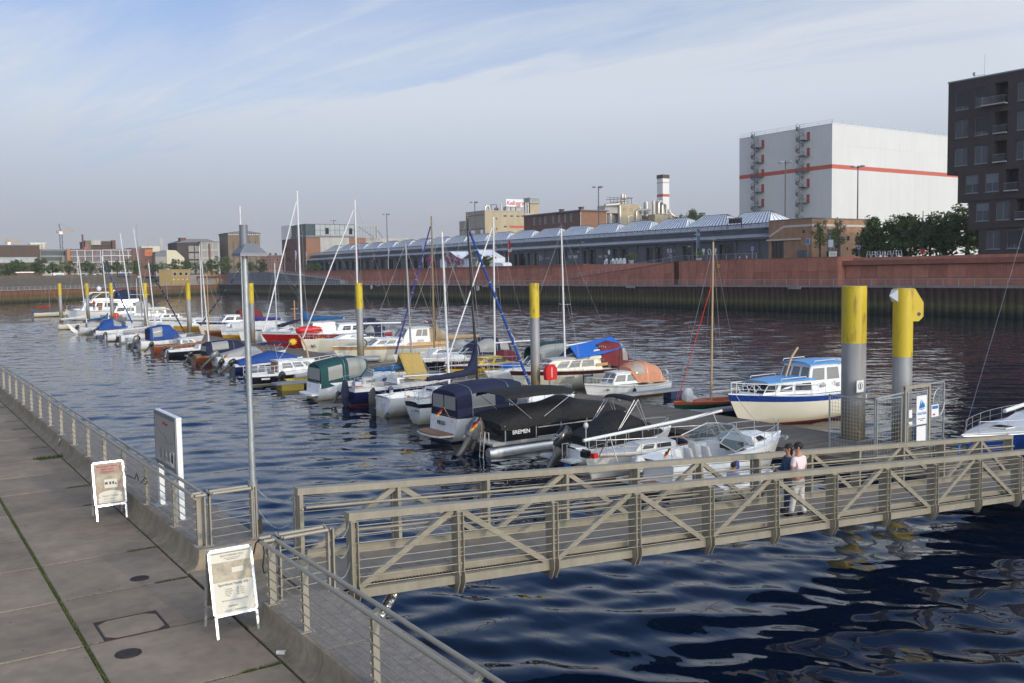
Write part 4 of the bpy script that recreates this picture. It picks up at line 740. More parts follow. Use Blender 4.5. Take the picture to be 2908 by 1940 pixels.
MB('galv').tb([(.30, -.03, 1.1), (.30, -.09, 1.1), (.17, -.09, 1.1)], .012, 6).bd('handle', t)
sg = MB('sign_white').box(.68, 1.32, -.06, -.04, 1.02, 2.10).bd('marina_sign', t)
b = MB('print_blue'); b.add([(.82, -.065, 1.62), (.95, -.065, 1.98), (1.0, -.065, 1.62)], [(0, 1, 2)]); b.add([(.93, -.066, 1.62), (1.06, -.066, 1.93), (1.14, -.066, 1.64)], [(0, 1, 2)]); b.add([(1.04, -.065, 1.63), (1.14, -.065, 1.84), (1.22, -.065, 1.66)], [(0, 1, 2)]); b.add([(.8, -.0665, 1.60), (1.0, -.0665, 1.56), (1.24, -.0665, 1.62), (1.0, -.0665, 1.60)], [(0, 1, 2, 3)]); b.bd('sail_emblem', sg)
text('lettering', 'marina', .2, (1.0, -.064, 1.44), FACE_S, 'print_blue', sg, shear=.2); text('small_lettering', 'Marina Europahafen\nBremen', .06, (1.0, -.064, 1.2), FACE_S, 'print_grey', sg)
MB('sign_white').box(.70, 1.28, -.06, -.04, .35, .95).bd('notice_sign', t); MB('sign_white').box(.20, .40, -.06, -.04, 1.32, 1.62).bd('small_notice', t); MB('sign_white').box(.20, .42, -.06, -.04, 1.05, 1.18).bd('small_notice', t)
sg = MB('sign_white').box(1.62, 2.08, -.07, -.05, 1.22, 1.68).bd('map_notice', t); MB('print_blue').box(1.66, 2.04, -.074, -.07, 1.52, 1.64).bd('notice_print', sg); MB('print_red').box(1.7, 1.85, -.074, -.07, 1.28, 1.34).bd('notice_mark', sg)
# red lifebuoy cabinets
def cabinet(x, y, label):
 t = thing('lifebuoy_cabinet', label, 'lifebuoy cabinet', (x, y, DZ), group='red lifebuoy cabinets on the pontoon')
 b = MB('red_plastic'); q = [(-.36, .55), (.36, .55), (.42, 1.0), (.40, 1.2), (.22, 1.46), (-.22, 1.46), (-.40, 1.2), (-.42, 1.0)]; b.prism(q, 1, -.14, .14); b.bd('case', t)
 b = MB('red_plastic'); b.prism([(u * .86, .08 + v * .93) for u, v in q], 1, -.165, -.14); b.bd('lid', t); MB('galv').box(-.05, .05, .0, .10, 0, 1.2).bd('stand', t); MB('print_white').box(-.02, .02, -.17, -.165, .7, 1.3).bd('handle_strip', t)
cabinet(33.0, 45.1, 'red lifebuoy cabinet beside the pile behind the black bimini'); cabinet(32.5, 163.5, 'small red lifebuoy cabinet near the far flybridge yacht')
# ------------------------------------------------------------------ boats
class Boat:
 """x from 0 (stern) to L (bow), z = 0 at the water"""
 def __init__(s, name, label, cat, x, y, bow, L, B, fs, fb, tw=.8, rake=.6, dip=.0, ck=None, cols=('antifoul_dark', 'white_gel', 'white_gel', 'white_gel'), deck='white_gel', sole='sole', tr=0.0, full=2.2, mid=.45, yaw=0.0, ckd=.5, rub=None, group=None, ckw=.26, hard=.9):
  s.L, s.B, s.fs, s.fb, s.tw, s.rake, s.dip, s.tr, s.full, s.mid = L, B, fs, fb, tw, rake, dip, tr, full, mid
  s.t = thing(name, label, cat, (x, y, 0), (0 if bow > 0 else pi) + yaw, group)
  s.ckd = ckd; n = 18; ts = [i / n for i in range(n + 1)]
  bot, boot, top, stripe = cols
  rings = []; rnd = 'sail' in cat or 'sloop' in name
  for t in ts:
   w, zs = s.hw(t), s.zs(t); half = []
   for kz, kw in (((-.38, .06), (-.06, .36), (.09, .52), (None, .80), (None, .95), (None, 1.0)) if rnd else ((-.38, .10), (-.06, .74 * hard + .05), (.09, .80), (None, .93), (None, .985), (None, 1.0))):
    i = len(half); z = kz if kz is not None else zs * (.45, .80, 1.0)[i - 3]
    k = max(0, min(1, (z + .38) / (zs + .38))); ww = w * kw * (1 - .62 * t ** 3 * (1 - k))
    half.append((s.X(t, k), ww, z))
   rings.append([(x_, -w_, z_) for x_, w_, z_ in half[::-1]] + [(x_, w_, z_) for x_, w_, z_ in half])
  b = MB(top); bm = [stripe, top, top, boot, bot, bot, bot, boot, top, top, stripe]
  b.loft(rings, closed=False, cap0=False, cap1=True, bandmats=bm)
  # transom, with the same colour bands
  r = rings[0]; o = len(b.v); b.v += r
  for j in range(5): b.m(bm[j]); b.f.append([o + j, o + j + 1, o + 10 - j, o + 11 - j]); b.mi.append(b.cur); b.sm.append(False)
  b.bd('hull', s.t)
  # deck with an open cockpit
  b = MB(deck); rs = []
  cks = ck or (-1, -1)
  tt = sorted(set(ts + [cks[0] + .001, cks[0] - .001, cks[1] + .001, cks[1] - .001])); tt = [t for t in tt if 0 <= t <= 1]
  for t in tt:
   w, zs = s.hw(t) * .985, s.zs(t) - .02; wi = max(w - ckw, w * .35); inn = cks[0] <= t <= cks[1]
   zi = zs + .02 if inn else zs + .02 + .03 * (1 - t); zf = zs - ckd if inn else zs + .05 * (1 - t * .6) + .02
   rs.append([(s.X(t, 1), -w, zs), (s.X(t, 1), -wi, zi), (s.X(t, 1), -wi * .98, zf), (s.X(t, 1), 0, zf + (0 if inn else .02)), (s.X(t, 1), wi * .98, zf), (s.X(t, 1), wi, zi), (s.X(t, 1), w, zs)])
  b.loft(rs, closed=False, cap0=False, cap1=False, smooth=False);
  if sole:
   b.m(sole)
   for f in range(len(b.f)):
    zz = [b.v[i][2] for i in b.f[f]]; x_ = [b.v[i][0] for i in b.f[f]]
    if ck and cks[0] * L <= sum(x_) / 4 <= cks[1] * L and f % 6 in (2, 3): b.mi[f] = b.cur
  b.bd('deck', s.t)
  if rub:
   b = MB(rub)
   for sg in (-1, 1): b.tb([(s.X(t, 1), sg * (s.hw(t) + .012), s.zs(t) - .03) for t in ts], .028, 6)
   b.tb([(s.X(0, 1) - .01, -s.hw(0), s.zs(0) - .03), (s.X(0, 1) - .01, s.hw(0), s.zs(0) - .03)], .028, 6); b.bd('rubbing_strake', s.t)
 def hw(s, t):
  if t < s.mid: f = s.tw + (1 - s.tw) * sin(pi / 2 * t / s.mid)
  else: f = 1 - ((t - s.mid) / (1 - s.mid)) ** s.full
  return s.B / 2 * max(f, .015)
 def zs(s, t): return s.fs + (s.fb - s.fs) * t ** 1.7 - s.dip * sin(pi * t)
 def X(s, t, k): return t * (s.L - s.rake * (1 - k) ** 1.2) + s.tr * (1 - k) * (1 - t) ** 3
 def P(s, mat, name, f):
  b = MB(mat); f(b); return b.bd(name, s.t)
 def cabin(s, x0, x1, w0, w1, z, h, sf=.4, sb=.1, tum=.86, mat='white_gel', wins=(), front=0, back=0, wv=(.35, .8), glass='boat_glass', frame='frame_dark', roof=None, z1=None, h1=None, name='cabin', over=.06, camber=.05):
  z1 = z if z1 is None else z1; h1 = h if h1 is None else h1
  b0 = [(x0, -w0 / 2, z), (x1, -w1 / 2, z1), (x1, w1 / 2, z1), (x0, w0 / 2, z)]
  t0 = [(x0 + sb, -w0 / 2 * tum, z + h), (x1 - sf, -w1 / 2 * tum, z1 + h1), (x1 - sf, w1 / 2 * tum, z1 + h1), (x0 + sb, w0 / 2 * tum, z + h)]
  b = MB(mat); b.hexa(b0 + t0); r0 = [(x0 + sb, 0, z + h + camber), (x1 - sf, 0, z1 + h1 + camber * .8)]
  b.add([t0[0], t0[1], r0[1], r0[0], t0[3], t0[2]], [(0, 1, 2, 3), (3, 2, 5, 4), (0, 3, 4), (1, 5, 2)]); c = b.bd(name, s.t)
  if roof:
   b = MB(roof); th = .05; y0, y1 = w0 / 2 * tum + over, w1 / 2 * tum + over; xa, xb = x0 + sb - over, x1 - sf + over * 2
   b.loft([[(x, -w, zz), (x, -w * .6, zz + camber * .8), (x, 0, zz + camber), (x, w * .6, zz + camber * .8), (x, w, zz), (x, w, zz + th), (x, w * .6, zz + th + camber * .8), (x, 0, zz + th + camber), (x, -w * .6, zz + th + camber * .8), (x, -w, zz + th)] for x, w, zz in ((xa, y0, z + h), ((xa + xb) / 2, (y0 + y1) / 2, (z + h + z1 + h1) / 2 + .03), (xb, y1, z1 + h1))], smooth=False); b.bd('cabin_roof', s.t)
  def lerp4(q, u, v): a = Vector(q[0]).lerp(Vector(q[1]), u); d = Vector(q[3]).lerp(Vector(q[2]), u); return a.lerp(d, v)
  faces = {'S': (b0[0], b0[1], t0[1], t0[0]), 'P': (b0[3], b0[2], t0[2], t0[3]), 'F': (b0[1], b0[2], t0[2], t0[1]), 'B': (b0[0], b0[3], t0[3], t0[0])}
  jobs = [(f, u0, u1, wv[0], wv[1]) for f in 'SP' for u0, u1 in wins]
  if front: jobs += [('F', (i + .10) / front, (i + .90) / front, max(.12, wv[0] - .1), min(.92, wv[1] + .1)) for i in range(front)]
  if back: jobs += [('B', (i + .1) / back, (i + .9) / back, wv[0], wv[1]) for i in range(back)]
  cen = (Vector(b0[0]) + Vector(t0[2])) / 2
  for f, u0, u1, v0, v1 in jobs:
   q = faces[f]; n = (Vector(q[1]) - Vector(q[0])).cross(Vector(q[3]) - Vector(q[0])).normalized(); mid = lerp4(q, .5, .5)
   if n.dot(mid - cen) < 0: n = -n
   du = .02 / max((Vector(q[1]) - Vector(q[0])).length, .1); dv = .02 / max((Vector(q[3]) - Vector(q[0])).length, .1)
   b = MB(frame); b.slab([lerp4(q, u0 - du, v0 - dv), lerp4(q, u1 + du, v0 - dv), lerp4(q, u1 + du, v1 + dv), lerp4(q, u0 - du, v1 + dv)], -.01, .010, n)
   b.m(glass).slab([lerp4(q, u0, v0), lerp4(q, u1, v0), lerp4(q, u1, v1), lerp4(q, u0, v1)], .0, .014, n); b.bd('window', c)
  return c
 def cloth(s, secs, mat, wins=(), name='canopy', ends=(True, True), p=.55, n=16, seams=()):
  """arched cloth cover: secs = (x, half width, base z, top z)"""
  def C(sec, v):
   x, w, z0, z1 = sec[:4]; h = z1 - z0; k = min(1.0, p * 1.15); r = min(w, h) * k; q = 1 if v <= .5 else -1; u = (v if q > 0 else 1 - v) * 2
   la, lb, lc = h - r, r * pi / 2, w - r; d = u * (la + lb + lc); ins = .06 * h
   if d < la: y, z = -w + ins * d / max(h, .01), d
   elif d < la + lb: a = (d - la) / r; y, z = -w + r * (1 - cos(a)) + ins * (la + r * sin(a)) / max(h, .01), la + r * sin(a)
   else: y, z = min(0, -w + r + ins + (d - la - lb) * (1 - ins / max(lc, .1))), h + .05 * w * sin(pi / 2 * (d - la - lb) / max(lc, .05))
   return Vector((x, y * q, z0 + z))
  b = MB(mat); n = 24; b.loft([[C(q, j / n) for j in range(n + 1)] for q in secs], closed=False, cap0=ends[0], cap1=ends[1]); c = b.bd(name, s.t)
  def SP(u, v):
   u *= len(secs) - 1; i = min(int(u), len(secs) - 2); return C(secs[i], v).lerp(C(secs[i + 1], v), u - i)
  for u0, u1, v0, v1 in wins:
   m = 9; vs = []
   for i in range(m + 1):
    for j in range(m + 1):
     u, v = u0 + (u1 - u0) * i / m, v0 + (v1 - v0) * j / m; e = .004; q = SP(u, v)
     d = (SP(min(u + e, 1), v) - SP(max(u - e, 0), v)).cross(SP(u, min(v + e, 1)) - SP(u, max(v - e, 0))); d = d.normalized() if d.length > 1e-9 else Vector((0, 0, 1))
     if d.dot(Vector((0, q.y, q.z - secs[0][2]))) < 0: d = -d
     vs.append(q + d * .026)
   b = MB('vinyl_solid'); b.add(vs, [(i * (m + 1) + j, i * (m + 1) + j + 1, (i + 1) * (m + 1) + j + 1, (i + 1) * (m + 1) + j) for i in range(m) for j in range(m)], True); b.bd('clear_window', c)
  for u in seams:
   b = MB('steel'); b.tb([SP(u, j / n) * 1.0 + Vector((0, 0, .012)) for j in range(n + 1)], .012, 5); b.bd('hoop', c)
  for e in (0, 1):
   if len(secs[0]) > 4 and e == 0 or (len(secs[-1]) > 4 and e == 1):
    q = secs[0] if e == 0 else secs[-1]; x, w, z0, z1, k = q; sx = -.015 if e == 0 else .015
    for i in range(k):
     ya, yb = -w * .88 + 1.76 * w * i / k + .05, -w * .88 + 1.76 * w * (i + 1) / k - .05
     b = MB('vinyl_solid'); b.box(x + sx - .003, x + sx + .003, ya, yb, z0 + (z1 - z0) * .34, z0 + (z1 - z0) * .86); b.bd('clear_window', c)
  return c
 def bimini(s, x0, x1, w, z, mat, feet=None, rise=.14, zf=None):
  zf = s.fs if zf is None else zf
  b = MB(mat); n = 12; rs = []
  for i in range(7):
   u = i / 6; x = x0 + (x1 - x0) * u; e = .10 * (abs(u - .5) * 2) ** 3
   up = [(x, w * cos(pi * j / n) , z + rise * sin(pi * j / n) ** .7 - e) for j in range(n + 1)]
   rs.append(up + [(x, y_, z_ - .035) for _, y_, z_ in up[::-1]])
  b.loft(rs); c = b.bd('bimini_top', s.t); b = MB('steel'); feet = feet or (x0 + (x1 - x0) * .5,)
  for f in feet:
   for sg in (-1, 1):
    for xx in (x0 + .15, x1 - .15): b.tb([(f, sg * (w + .03), zf), (xx, sg * w, z - .03)], .014, 6)
  b.bd('bimini_frame', s.t); return c
 def screen(s, x0, x1, w0, w1, z, h, rake=.5, mat='screen', zb=None, back=True):
  """wrap-round windscreen: front at x1, sides running back to x0"""
  zb = z if zb is None else zb
  pts = [(x0, -w0 / 2, zb), (x1 - .35, -w1 / 2, z), (x1, -w1 / 4, z + .02), (x1, w1 / 4, z + .02), (x1 - .35, w1 / 2, z), (x0, w0 / 2, zb)]
  top = [(p[0] - rake + (.12 if i in (0, 5) else 0), p[1] * .88, p[2] + h * (.55 if i in (0, 5) else 1)) for i, p in enumerate(pts)]
  g = MB(mat)
  for i in range(5): g.add([pts[i], pts[i + 1], top[i + 1], top[i]], [(0, 1, 2, 3)])
  f = MB('alu'); f.tb(top, .022, 6); f.tb(pts, .018, 6)
  for i in range(6): f.tb([pts[i], top[i]], .018, 6)
  c = f.bd('windscreen_frame', s.t); g.bd('windscreen_glass', c)
 def rail(s, t0, t1, h=.6, inset=.06, n=5, mid=True, around=None, mat='steel', r=.014, drop=(False, False), name='guard_rail'):
  b = MB(mat); m = 14
  for sg in (-1, 1):
   tt = [t0 + (t1 - t0) * i / m for i in range(m + 1)]
   pt = lambda t, hh: Vector((s.X(t, 1) - (.05 if t > .95 else 0), sg * max(s.hw(t) - inset, .02), s.zs(t) + hh))
   top = [pt(t, h) for t in tt]
   if drop[0]: top = [pt(t0, 0)] + top
   if drop[1]: top = top + [pt(t1, 0)]
   b.tb(top, r, 6)
   if mid: b.tb([pt(t, h * .5) for t in tt], r * .6, 4)
   for i in range(n + 1): t = t0 + (t1 - t0) * i / n; b.tb([pt(t, 0), pt(t, h)], r * .9, 5)
  if around == 'stern' or around == 'both':
   y = s.hw(t0) - inset; x = s.X(t0, 1)
   for hh in ((h, h * .5) if mid else (h,)): b.tb([(x, -y, s.zs(t0) + hh), (x - .03, -y * .6, s.zs(t0) + hh), (x - .03, y * .6, s.zs(t0) + hh), (x, y, s.zs(t0) + hh)], r, 6)
  return b.bd(name, s.t)
 def outboard(s, y=0.0, sc=1.0, tilt=55, cowl='engine_black', x=-.12, z=None, leg='engine_leg'):
  z = s.fs * .9 if z is None else z; r = bpy.data.objects.new('outboard_motor', None); COL.objects.link(r); r.parent = s.t; r.location = (x, y, z); r.rotation_euler = (0, rd(tilt), 0); r.scale = (sc,) * 3
  b = MB(cowl); sh = [(-.02, .17, .11), (.10, .22, .135), (.28, .235, .14), (.42, .21, .13), (.52, .13, .09), (.55, .04, .03)]
  def sq(a, p=.6): c, q = cos(a), sin(a); return math.copysign(abs(c) ** p, c), math.copysign(abs(q) ** p, q)
  b.loft([[(-.10 + hx * sq(2 * pi * k / 14)[0] - (.05 if zz > .45 else 0), hy * sq(2 * pi * k / 14)[1], zz) for k in range(14)] for zz, hx, hy in sh]); b.bd('cowl', r)
  if cowl != 'engine_grey':
   b = MB('print_silver'); b.box(-.345, -.335, -.05, .05, .2, .235); b.bd('cowl_stripe', r)
  b = MB(leg); b.loft([[(-.08 + hx * cos(2 * pi * k / 8), hy * sin(2 * pi * k / 8), zz) for k in range(8)] for zz, hx, hy in ((-.02, .15, .10), (-.25, .11, .06), (-.62, .10, .05))]); b.box(-.28, .06, -.10, .10, -.63, -.605); b.ell((-.06, 0, -.82), .21, .055, .06, 8, 6); b.loft([[(-.06 + hx * cos(2 * pi * k / 8), hy * sin(2 * pi * k / 8), zz) for k in range(8)] for zz, hx, hy in ((-.62, .10, .035), (-.98, .05, .012))]); b.box(.02, .12, -.08, .08, -.25, .05); b.bd('drive_leg', r)
  b = MB(leg)
  for k in range(3):
   a = 2 * pi * k / 3; u, w = (cos(a), sin(a)), (-sin(a), cos(a))
   b.add([(-.28, .02 * u[0], -.82 + .02 * u[1]), (-.31, .13 * u[0] + .06 * w[0], -.82 + .13 * u[1] + .06 * w[1]), (-.27, .15 * u[0], -.82 + .15 * u[1]), (-.25, .12 * u[0] - .06 * w[0], -.82 + .12 * u[1] - .06 * w[1])], [(0, 1, 2, 3)])
  b.bd('propeller', r); return r
 def mast(s, x, z0, z1, mat='mast_white', r=.07, lean=0.0, spr=(.45,), stays=True, bow=True, back=True, sx=.12, r1=None, spl=.42, shroud=None, furl=None, fr=.05, leany=0.0):
  H = z1 - z0; top = Vector((x + lean * H, leany * H, z1)); foot = Vector((x, 0, z0)); s.top = top; s.mx = x; s.mlean = lean
  MB(mat).tb([foot.lerp(top, i / 6) for i in range(7)], r, 8, r1=r1 or r * .72).bd('mast', s.t)
  b = MB('wire'); hb = s.hw(min(max(x / s.L, 0), 1)) - .05; zc = s.zs(x / s.L)
  if spr:
   q = MB(mat)
   for f in spr:
    p = foot.lerp(top, f); w = spl * s.B / 2
    for sg in (-1, 1): q.tb([p, (p.x - .1, sg * w, p.z + .03)], .018, 5)
   q.bd('spreaders', s.t)
  if stays:
   for sg in (-1, 1):
    w = spl * s.B / 2; pts = [Vector((x - .15, sg * hb, zc))] + [Vector((foot.lerp(top, f).x - .1, sg * w, foot.lerp(top, f).z + .03)) for f in (spr or ())] + [foot.lerp(top, .97)]
    b.tb(pts, .0075, 4); b.tb([(x - .4, sg * hb, zc), foot.lerp(top, .55)], .006, 4)
   if bow: b.tb([(s.L - .15, 0, s.zs(1)), foot.lerp(top, .97)], .0085, 4)
   if back: b.tb([(.1, 0, s.zs(0)), top], .0075, 4)
   b.tb([foot + Vector((.09, .05, .3)), top + Vector((.06, .03, -.1))], .006, 4)
   b.bd('stays', s.t)
  q = MB('wire'); q.tb([top, top + Vector((0, 0, .35))], .008, 4); q.tb([top + Vector((-.25, 0, .12)), top + Vector((.22, 0, .12))], .006, 4); q.bd('masthead_gear', s.t)
  if furl:
   a, c = Vector((s.L - .22, 0, s.zs(1) + .15)), foot.lerp(top, .95)
   MB(furl).tb([a, a.lerp(c, .15), a.lerp(c, .6), a.lerp(c, .97)], fr, 8, r1=fr * .7).bd('furled_sail', s.t)
   if furl.startswith('canvas'):
    b = MB('rope_white')
    for i in range(9): p = a.lerp(c, .06 + .1 * i); b.tb([p, p + (c - a).normalized() * .025], fr * 1.1, 8)
    b.bd('sail_ties', s.t)
 def boom(s, z, ln, cover=None, mat='mast_white', d=-1, up=.0, fat=.14, hood=.55, x=None, sag=0.0, r=.05, yaw=0.0):
  x = s.mx if x is None else x; a = Vector((x + d * .08, 0, z)); e = Vector((x + d * ln * cos(yaw), ln * sin(yaw), z + up * ln))
  MB(mat).tb([a, e], r, 8).bd('boom', s.t)
  if cover:
   b = MB(cover); rs = []
   for i in range(13):
    u = i / 12; p = a.lerp(e, .0 + .96 * u); hgt = fat * (1.25 - .75 * u) + hood * max(0, 1 - u * 5) ** 1.5; wd = fat * (.62 - .28 * u) + .02; wob = .02 * sin(i * 2.3)
    zc = p.z - sag * sin(pi * u) ; rs.append([(p.x + .0, p.y + wd * sin(2 * pi * k / 10), zc - .07 - wob + (hgt + .10) * (.5 + .5 * cos(2 * pi * k / 10))) for k in range(10)])
   b.loft(rs); b.bd('sail_cover', s.t); b = MB(cover)
   for i in (3, 7, 10):
    r0 = rs[i]; c = sum((Vector(p) for p in r0), Vector()) / 10; b.loft([[c + (Vector(p) - c) * 1.05 + Vector((dx, 0, 0)) for p in r0] for dx in (-.015, .015)], smooth=False)
   b.bd('cover_ties', s.t)
 def fenders(s, ts, side=(-1, 1), mat='rope_white', r=.10, h=.5):
  for t in ts:
   for sg in side:
    x, y, z = s.X(t, .8), sg * (s.hw(t) + r), s.zs(t); b = MB(mat); b.ell((x, y, z - .12 - h / 2), r, r, h / 2, 8, 6, .8); b.tb([(x, y, z - .1), (x, y - sg * r, z + .05)], .012, 4); b.bd('fender', s.t)
 def name(s, body, t, zf, size, mat='print_grey', side=-1, shear=0.0, nm='name_lettering'):
  x = s.X(t, .8); w = s.hw(t); z = s.zs(t) * zf; k = max(0, min(1, (z + .38) / (s.zs(t) + .38))); kw = (.93 + (zf - .45) / .35 * .055) * (1 - .62 * t ** 3 * (1 - k))
  dt = .02; sl = (s.hw(t + dt) - s.hw(t - dt)) / (2 * dt * s.L)
  if side < 0: m4 = Matrix.Rotation(-atan2(sl, 1) * -1, 4, 'Z') @ FACE_S.to_4x4()
  else: m4 = Matrix.Rotation(pi - atan2(sl, 1), 4, 'Z') @ FACE_S.to_4x4()
  text(nm, body, size, (x, side * (w * kw + .03), z), m4, mat, s.t, extrude=.02, shear=shear)
 def stern_name(s, body, size, z, mat='print_dark', y=0.0, x=-.012):
  text('name_lettering', body, size, (x, y, z), Matrix.Rotation(0, 4, 'Z') @ FACE_W.to_4x4(), mat, s.t, extrude=.012)
 def hatch(s, x, w, l, z, mat='boat_glass'):
  b = MB('white_gel'); b.box(x - l / 2 - .04, x + l / 2 + .04, -w / 2 - .04, w / 2 + .04, z - .02, z + .03); b.m(mat).box(x - l / 2, x + l / 2, -w / 2, w / 2, z + .028, z + .04); b.bd('deck_hatch', s.t)
 def flag(s, x, y, z, h, cols, lean=-.3, size=.5, name='ensign'):
  p = Vector((x, y, z)); q = p + Vector((lean, 0, h)); MB('wood_light').tb([p, q], .012, 5).bd('flagstaff', s.t); b = MB(cols[0])
  for i, c in enumerate(cols):
   b.m(c); z0, z1 = q.z - size * .62 * i / len(cols), q.z - size * .62 * (i + 1) / len(cols); n = 5
   f = lambda k, zz: (q.x - size * .55 * k / n - (q.z - zz) * .5, q.y + .06 * sin(k * 1.4), zz - .10 * k / n * size * 3)
   b.add([f(k, z0) for k in range(n + 1)] + [f(k, z1) for k in range(n + 1)], [(k, k + 1, n + 2 + k, n + 1 + k) for k in range(n)], True)
  b.bd(name, s.t)
 def ropes(s, pts):
  b = MB('rope_white')
  for p, q in pts:
   p, q = Vector(p), Vector(q); b.tb([p.lerp(q, i / 6) - Vector((0, 0, .12 * 4 * (i / 6) * (1 - i / 6))) for i in range(7)], .012, 4)
  b.bd('mooring_line', s.t)
GER = ('flag_black', 'flag_red', 'flag_gold')
def sp_vs(m, t, b):
 b.inputs['Base Color'].default_value = (.42, .42, .38, 1); b.inputs['Roughness'].default_value = .14; b.inputs['Alpha'].default_value = .72
SPECIAL['vinyl_solid'] = sp_vs
# ------------------------------------------------------------------ boats on the near side, bows to the pontoon
GB = 'boats moored along the pontoon'
def BT(*a, **k): k.setdefault('group', GB); return Boat(*a, **k)
WH = ('antifoul_dark', 'white_gel', 'white_gel', 'white_gel')
# 1 open white sports cruiser behind the gangway
b = BT('sports_cruiser', 'open white sports cruiser with cream seats behind the gangway handrail', 'motor boat', 21.6, 23.75, 1, 6.5, 2.45, 1.0, 1.35, tw=.86, rake=.9, cols=WH, ck=(.16, .55), ckd=.75, deck='white_gel', sole='white_gel', full=2.6, ckw=.22)
b.P('white_gel', 'bathing_platform', lambda m: m.box(-.75, .05, -1.0, 1.0, .28, .40)); b.P('teak', 'platform_mat', lambda m: (m.box(-.68, -.1, -.9, -.1, .40, .412), m.box(-.68, -.1, .1, .9, .40, .412)))
b.screen(2.9, 4.35, 2.15, 1.5, 1.24, .66, rake=.75, zb=1.16)
b.cabin(4.0, 6.1, 1.9, .7, 1.22, .28, sf=.9, sb=.1, tum=.75, wins=((.25, .55),), wv=(.3, .75), name='fore_cabin')
for x, y in ((2.45, -.45), (2.75, .5), (1.75, -.3)):
 def seat(m, x=x, y=y):
  m.ell((x, y, .72), .27, .26, .14, 10, 6, .6); m.loft([[(x - .24 - .16 * q + .07 * sin(2 * pi * k / 12), y + .25 * cos(2 * pi * k / 12) * (1 - .25 * q * q), .72 + .64 * q) for k in range(12)] for q in (0, .3, .7, 1.0)]); m.m('black_rubber').tb([(x, y, .1), (x, y, .55)], .06, 8)
 b.P('seat_white', 'helm_seat', seat)
b.P('black_rubber', 'dashboard', lambda m: (m.box(3.25, 3.5, -.9, .0, 1.1, 1.4), m.tb([(3.18, -.45 + .17 * cos(2 * pi * k / 14), 1.26 + .17 * sin(2 * pi * k / 14)) for k in range(15)], .018, 6)))
b.P('seat_white', 'bench_seat', lambda m: (m.box(.35, .95, -.95, .95, .5, .82), m.box(.2, .36, -.95, .95, .5, 1.05)))
b.P('wood_light', 'cockpit_table', lambda m: m.box(1.15, 1.6, .35, .7, .75, .78))
b.rail(.58, .97, .5, n=4, name='bow_rail'); b.name('DRAGO 22', .62, .80, .22, 'print_dark', -1, .2); b.outboard(0, .95, 12, 'engine_white', x=-.55, z=.75)
b.P('galv', 'anchor', lambda m: (m.tb([(6.35, 0, 1.18), (6.75, 0, 1.12)], .03, 6), m.prism([(6.6, 1.0), (6.85, 1.1), (6.7, 1.2)], 1, -.12, .12))); b.flag(.15, -.9, .9, .7, GER, -.15, .34); b.fenders((.42,), mat='fender_blue')
# 2 varnished-trim sailing boat with lowered mast
b = BT('sailing_boat', 'white canoe-stern sailing boat with varnished toe rails and its mast lowered on deck', 'sailing boat', 27.6, 26.15, -1, 7.0, 2.0, .85, .95, tw=.12, rake=.5, full=2.0, cols=('antifoul_red', 'antifoul_red', 'offwhite', 'offwhite'), deck='offwhite', ck=(.18, .42), sole='teak', rub='teak')
b.cabin(3.1, 5.0, 1.2, .8, .9, .25, sf=.3, sb=.02, tum=.88, mat='offwhite', wins=((.15, .5), (.6, .85))); b.P('mahogany', 'companionway_doors', lambda m: m.box(3.04, 3.09, -.3, .3, .62, 1.12)); b.P('teak', 'cockpit_coaming', lambda m: (m.box(1.2, 3.05, -.72, -.68, .82, 1.02), m.box(1.2, 3.05, .68, .72, .82, 1.02)))
b.P('canvas_navy', 'deck_cushion', lambda m: m.ell((2.6, .2, 1.0), .16, .55, .13, 8, 6))
b.P('mast_white', 'lowered_mast', lambda m: m.tb([(.3, .15, 1.95), (2.5, .45, 1.87), (7.8, .95, 1.73)], .058, 8)); b.P('galv', 'mast_crutch', lambda m: (m.tb([(.9, -.5, .9), (.9, .2, 1.9)], .02, 5), m.tb([(.9, .85, .9), (.9, .3, 1.9)], .02, 5), m.tb([(6.6, .3, .95), (6.6, .85, 1.75)], .02, 5), m.tb([(6.6, 1.3, .9), (6.6, .9, 1.75)], .02, 5)))
b.rail(.62, .98, .55, n=4, name='bow_rail'); b.rail(.05, .6, .5, n=5, mid=False, r=.009, name='lifelines'); b.P('red_plastic', 'fuel_can', lambda m: m.box(6.75, 6.95, .25, .45, .92, 1.08)); b.P('engine_black', 'anchor_winch', lambda m: (m.box(6.8, 7.05, -.2, .1, .9, 1.12), m.tb([(6.9, -.25, 1.1), (6.9, .15, 1.1)], .06, 8)))
b.P('wire', 'folded_stays', lambda m: [m.tb([(.5, .2 + .06 * k, 2.04), (3, .4 + .05 * k, 1.82 - .03 * k), (7.6, .9, 1.72)], .007, 4) for k in range(3)])
# 3 black covered runabout
b = BT('runabout', 'white runabout under a black cover with big black outboard motor', 'motor boat', 21.9, 28.95, 1, 5.5, 2.15, .7, .95, cols=('antifoul_dark', 'black_hull', 'white_gel', 'white_gel'), rake=.8)
b.cloth([(.5, .95, .72, 1.05), (1.1, 1.0, .75, 1.25), (1.7, 1.02, .78, 1.55), (2.3, 1.0, .8, 1.9), (2.8, .95, .82, 1.85), (3.5, .92, .85, 1.5), (4.3, .72, .9, 1.15), (4.5, .6, .92, 1.0)], 'canvas_black', name='boat_cover', p=.75)
b.bimini(2.6, 3.1, .85, 2.42, 'canvas_black', feet=(1.5, 3.6), rise=.1, zf=.8); b.outboard(0, 1.6, 34, 'engine_black', z=.66, x=-.2); text('motor_lettering', 'MERCURY', .13, (-.62, -.25, 1.22), Matrix.Rotation(rd(38), 4, 'Y') @ Matrix.Rotation(rd(-62), 4, 'Y') @ FACE_S.to_4x4(), 'print_silver', b.t, extrude=.004)
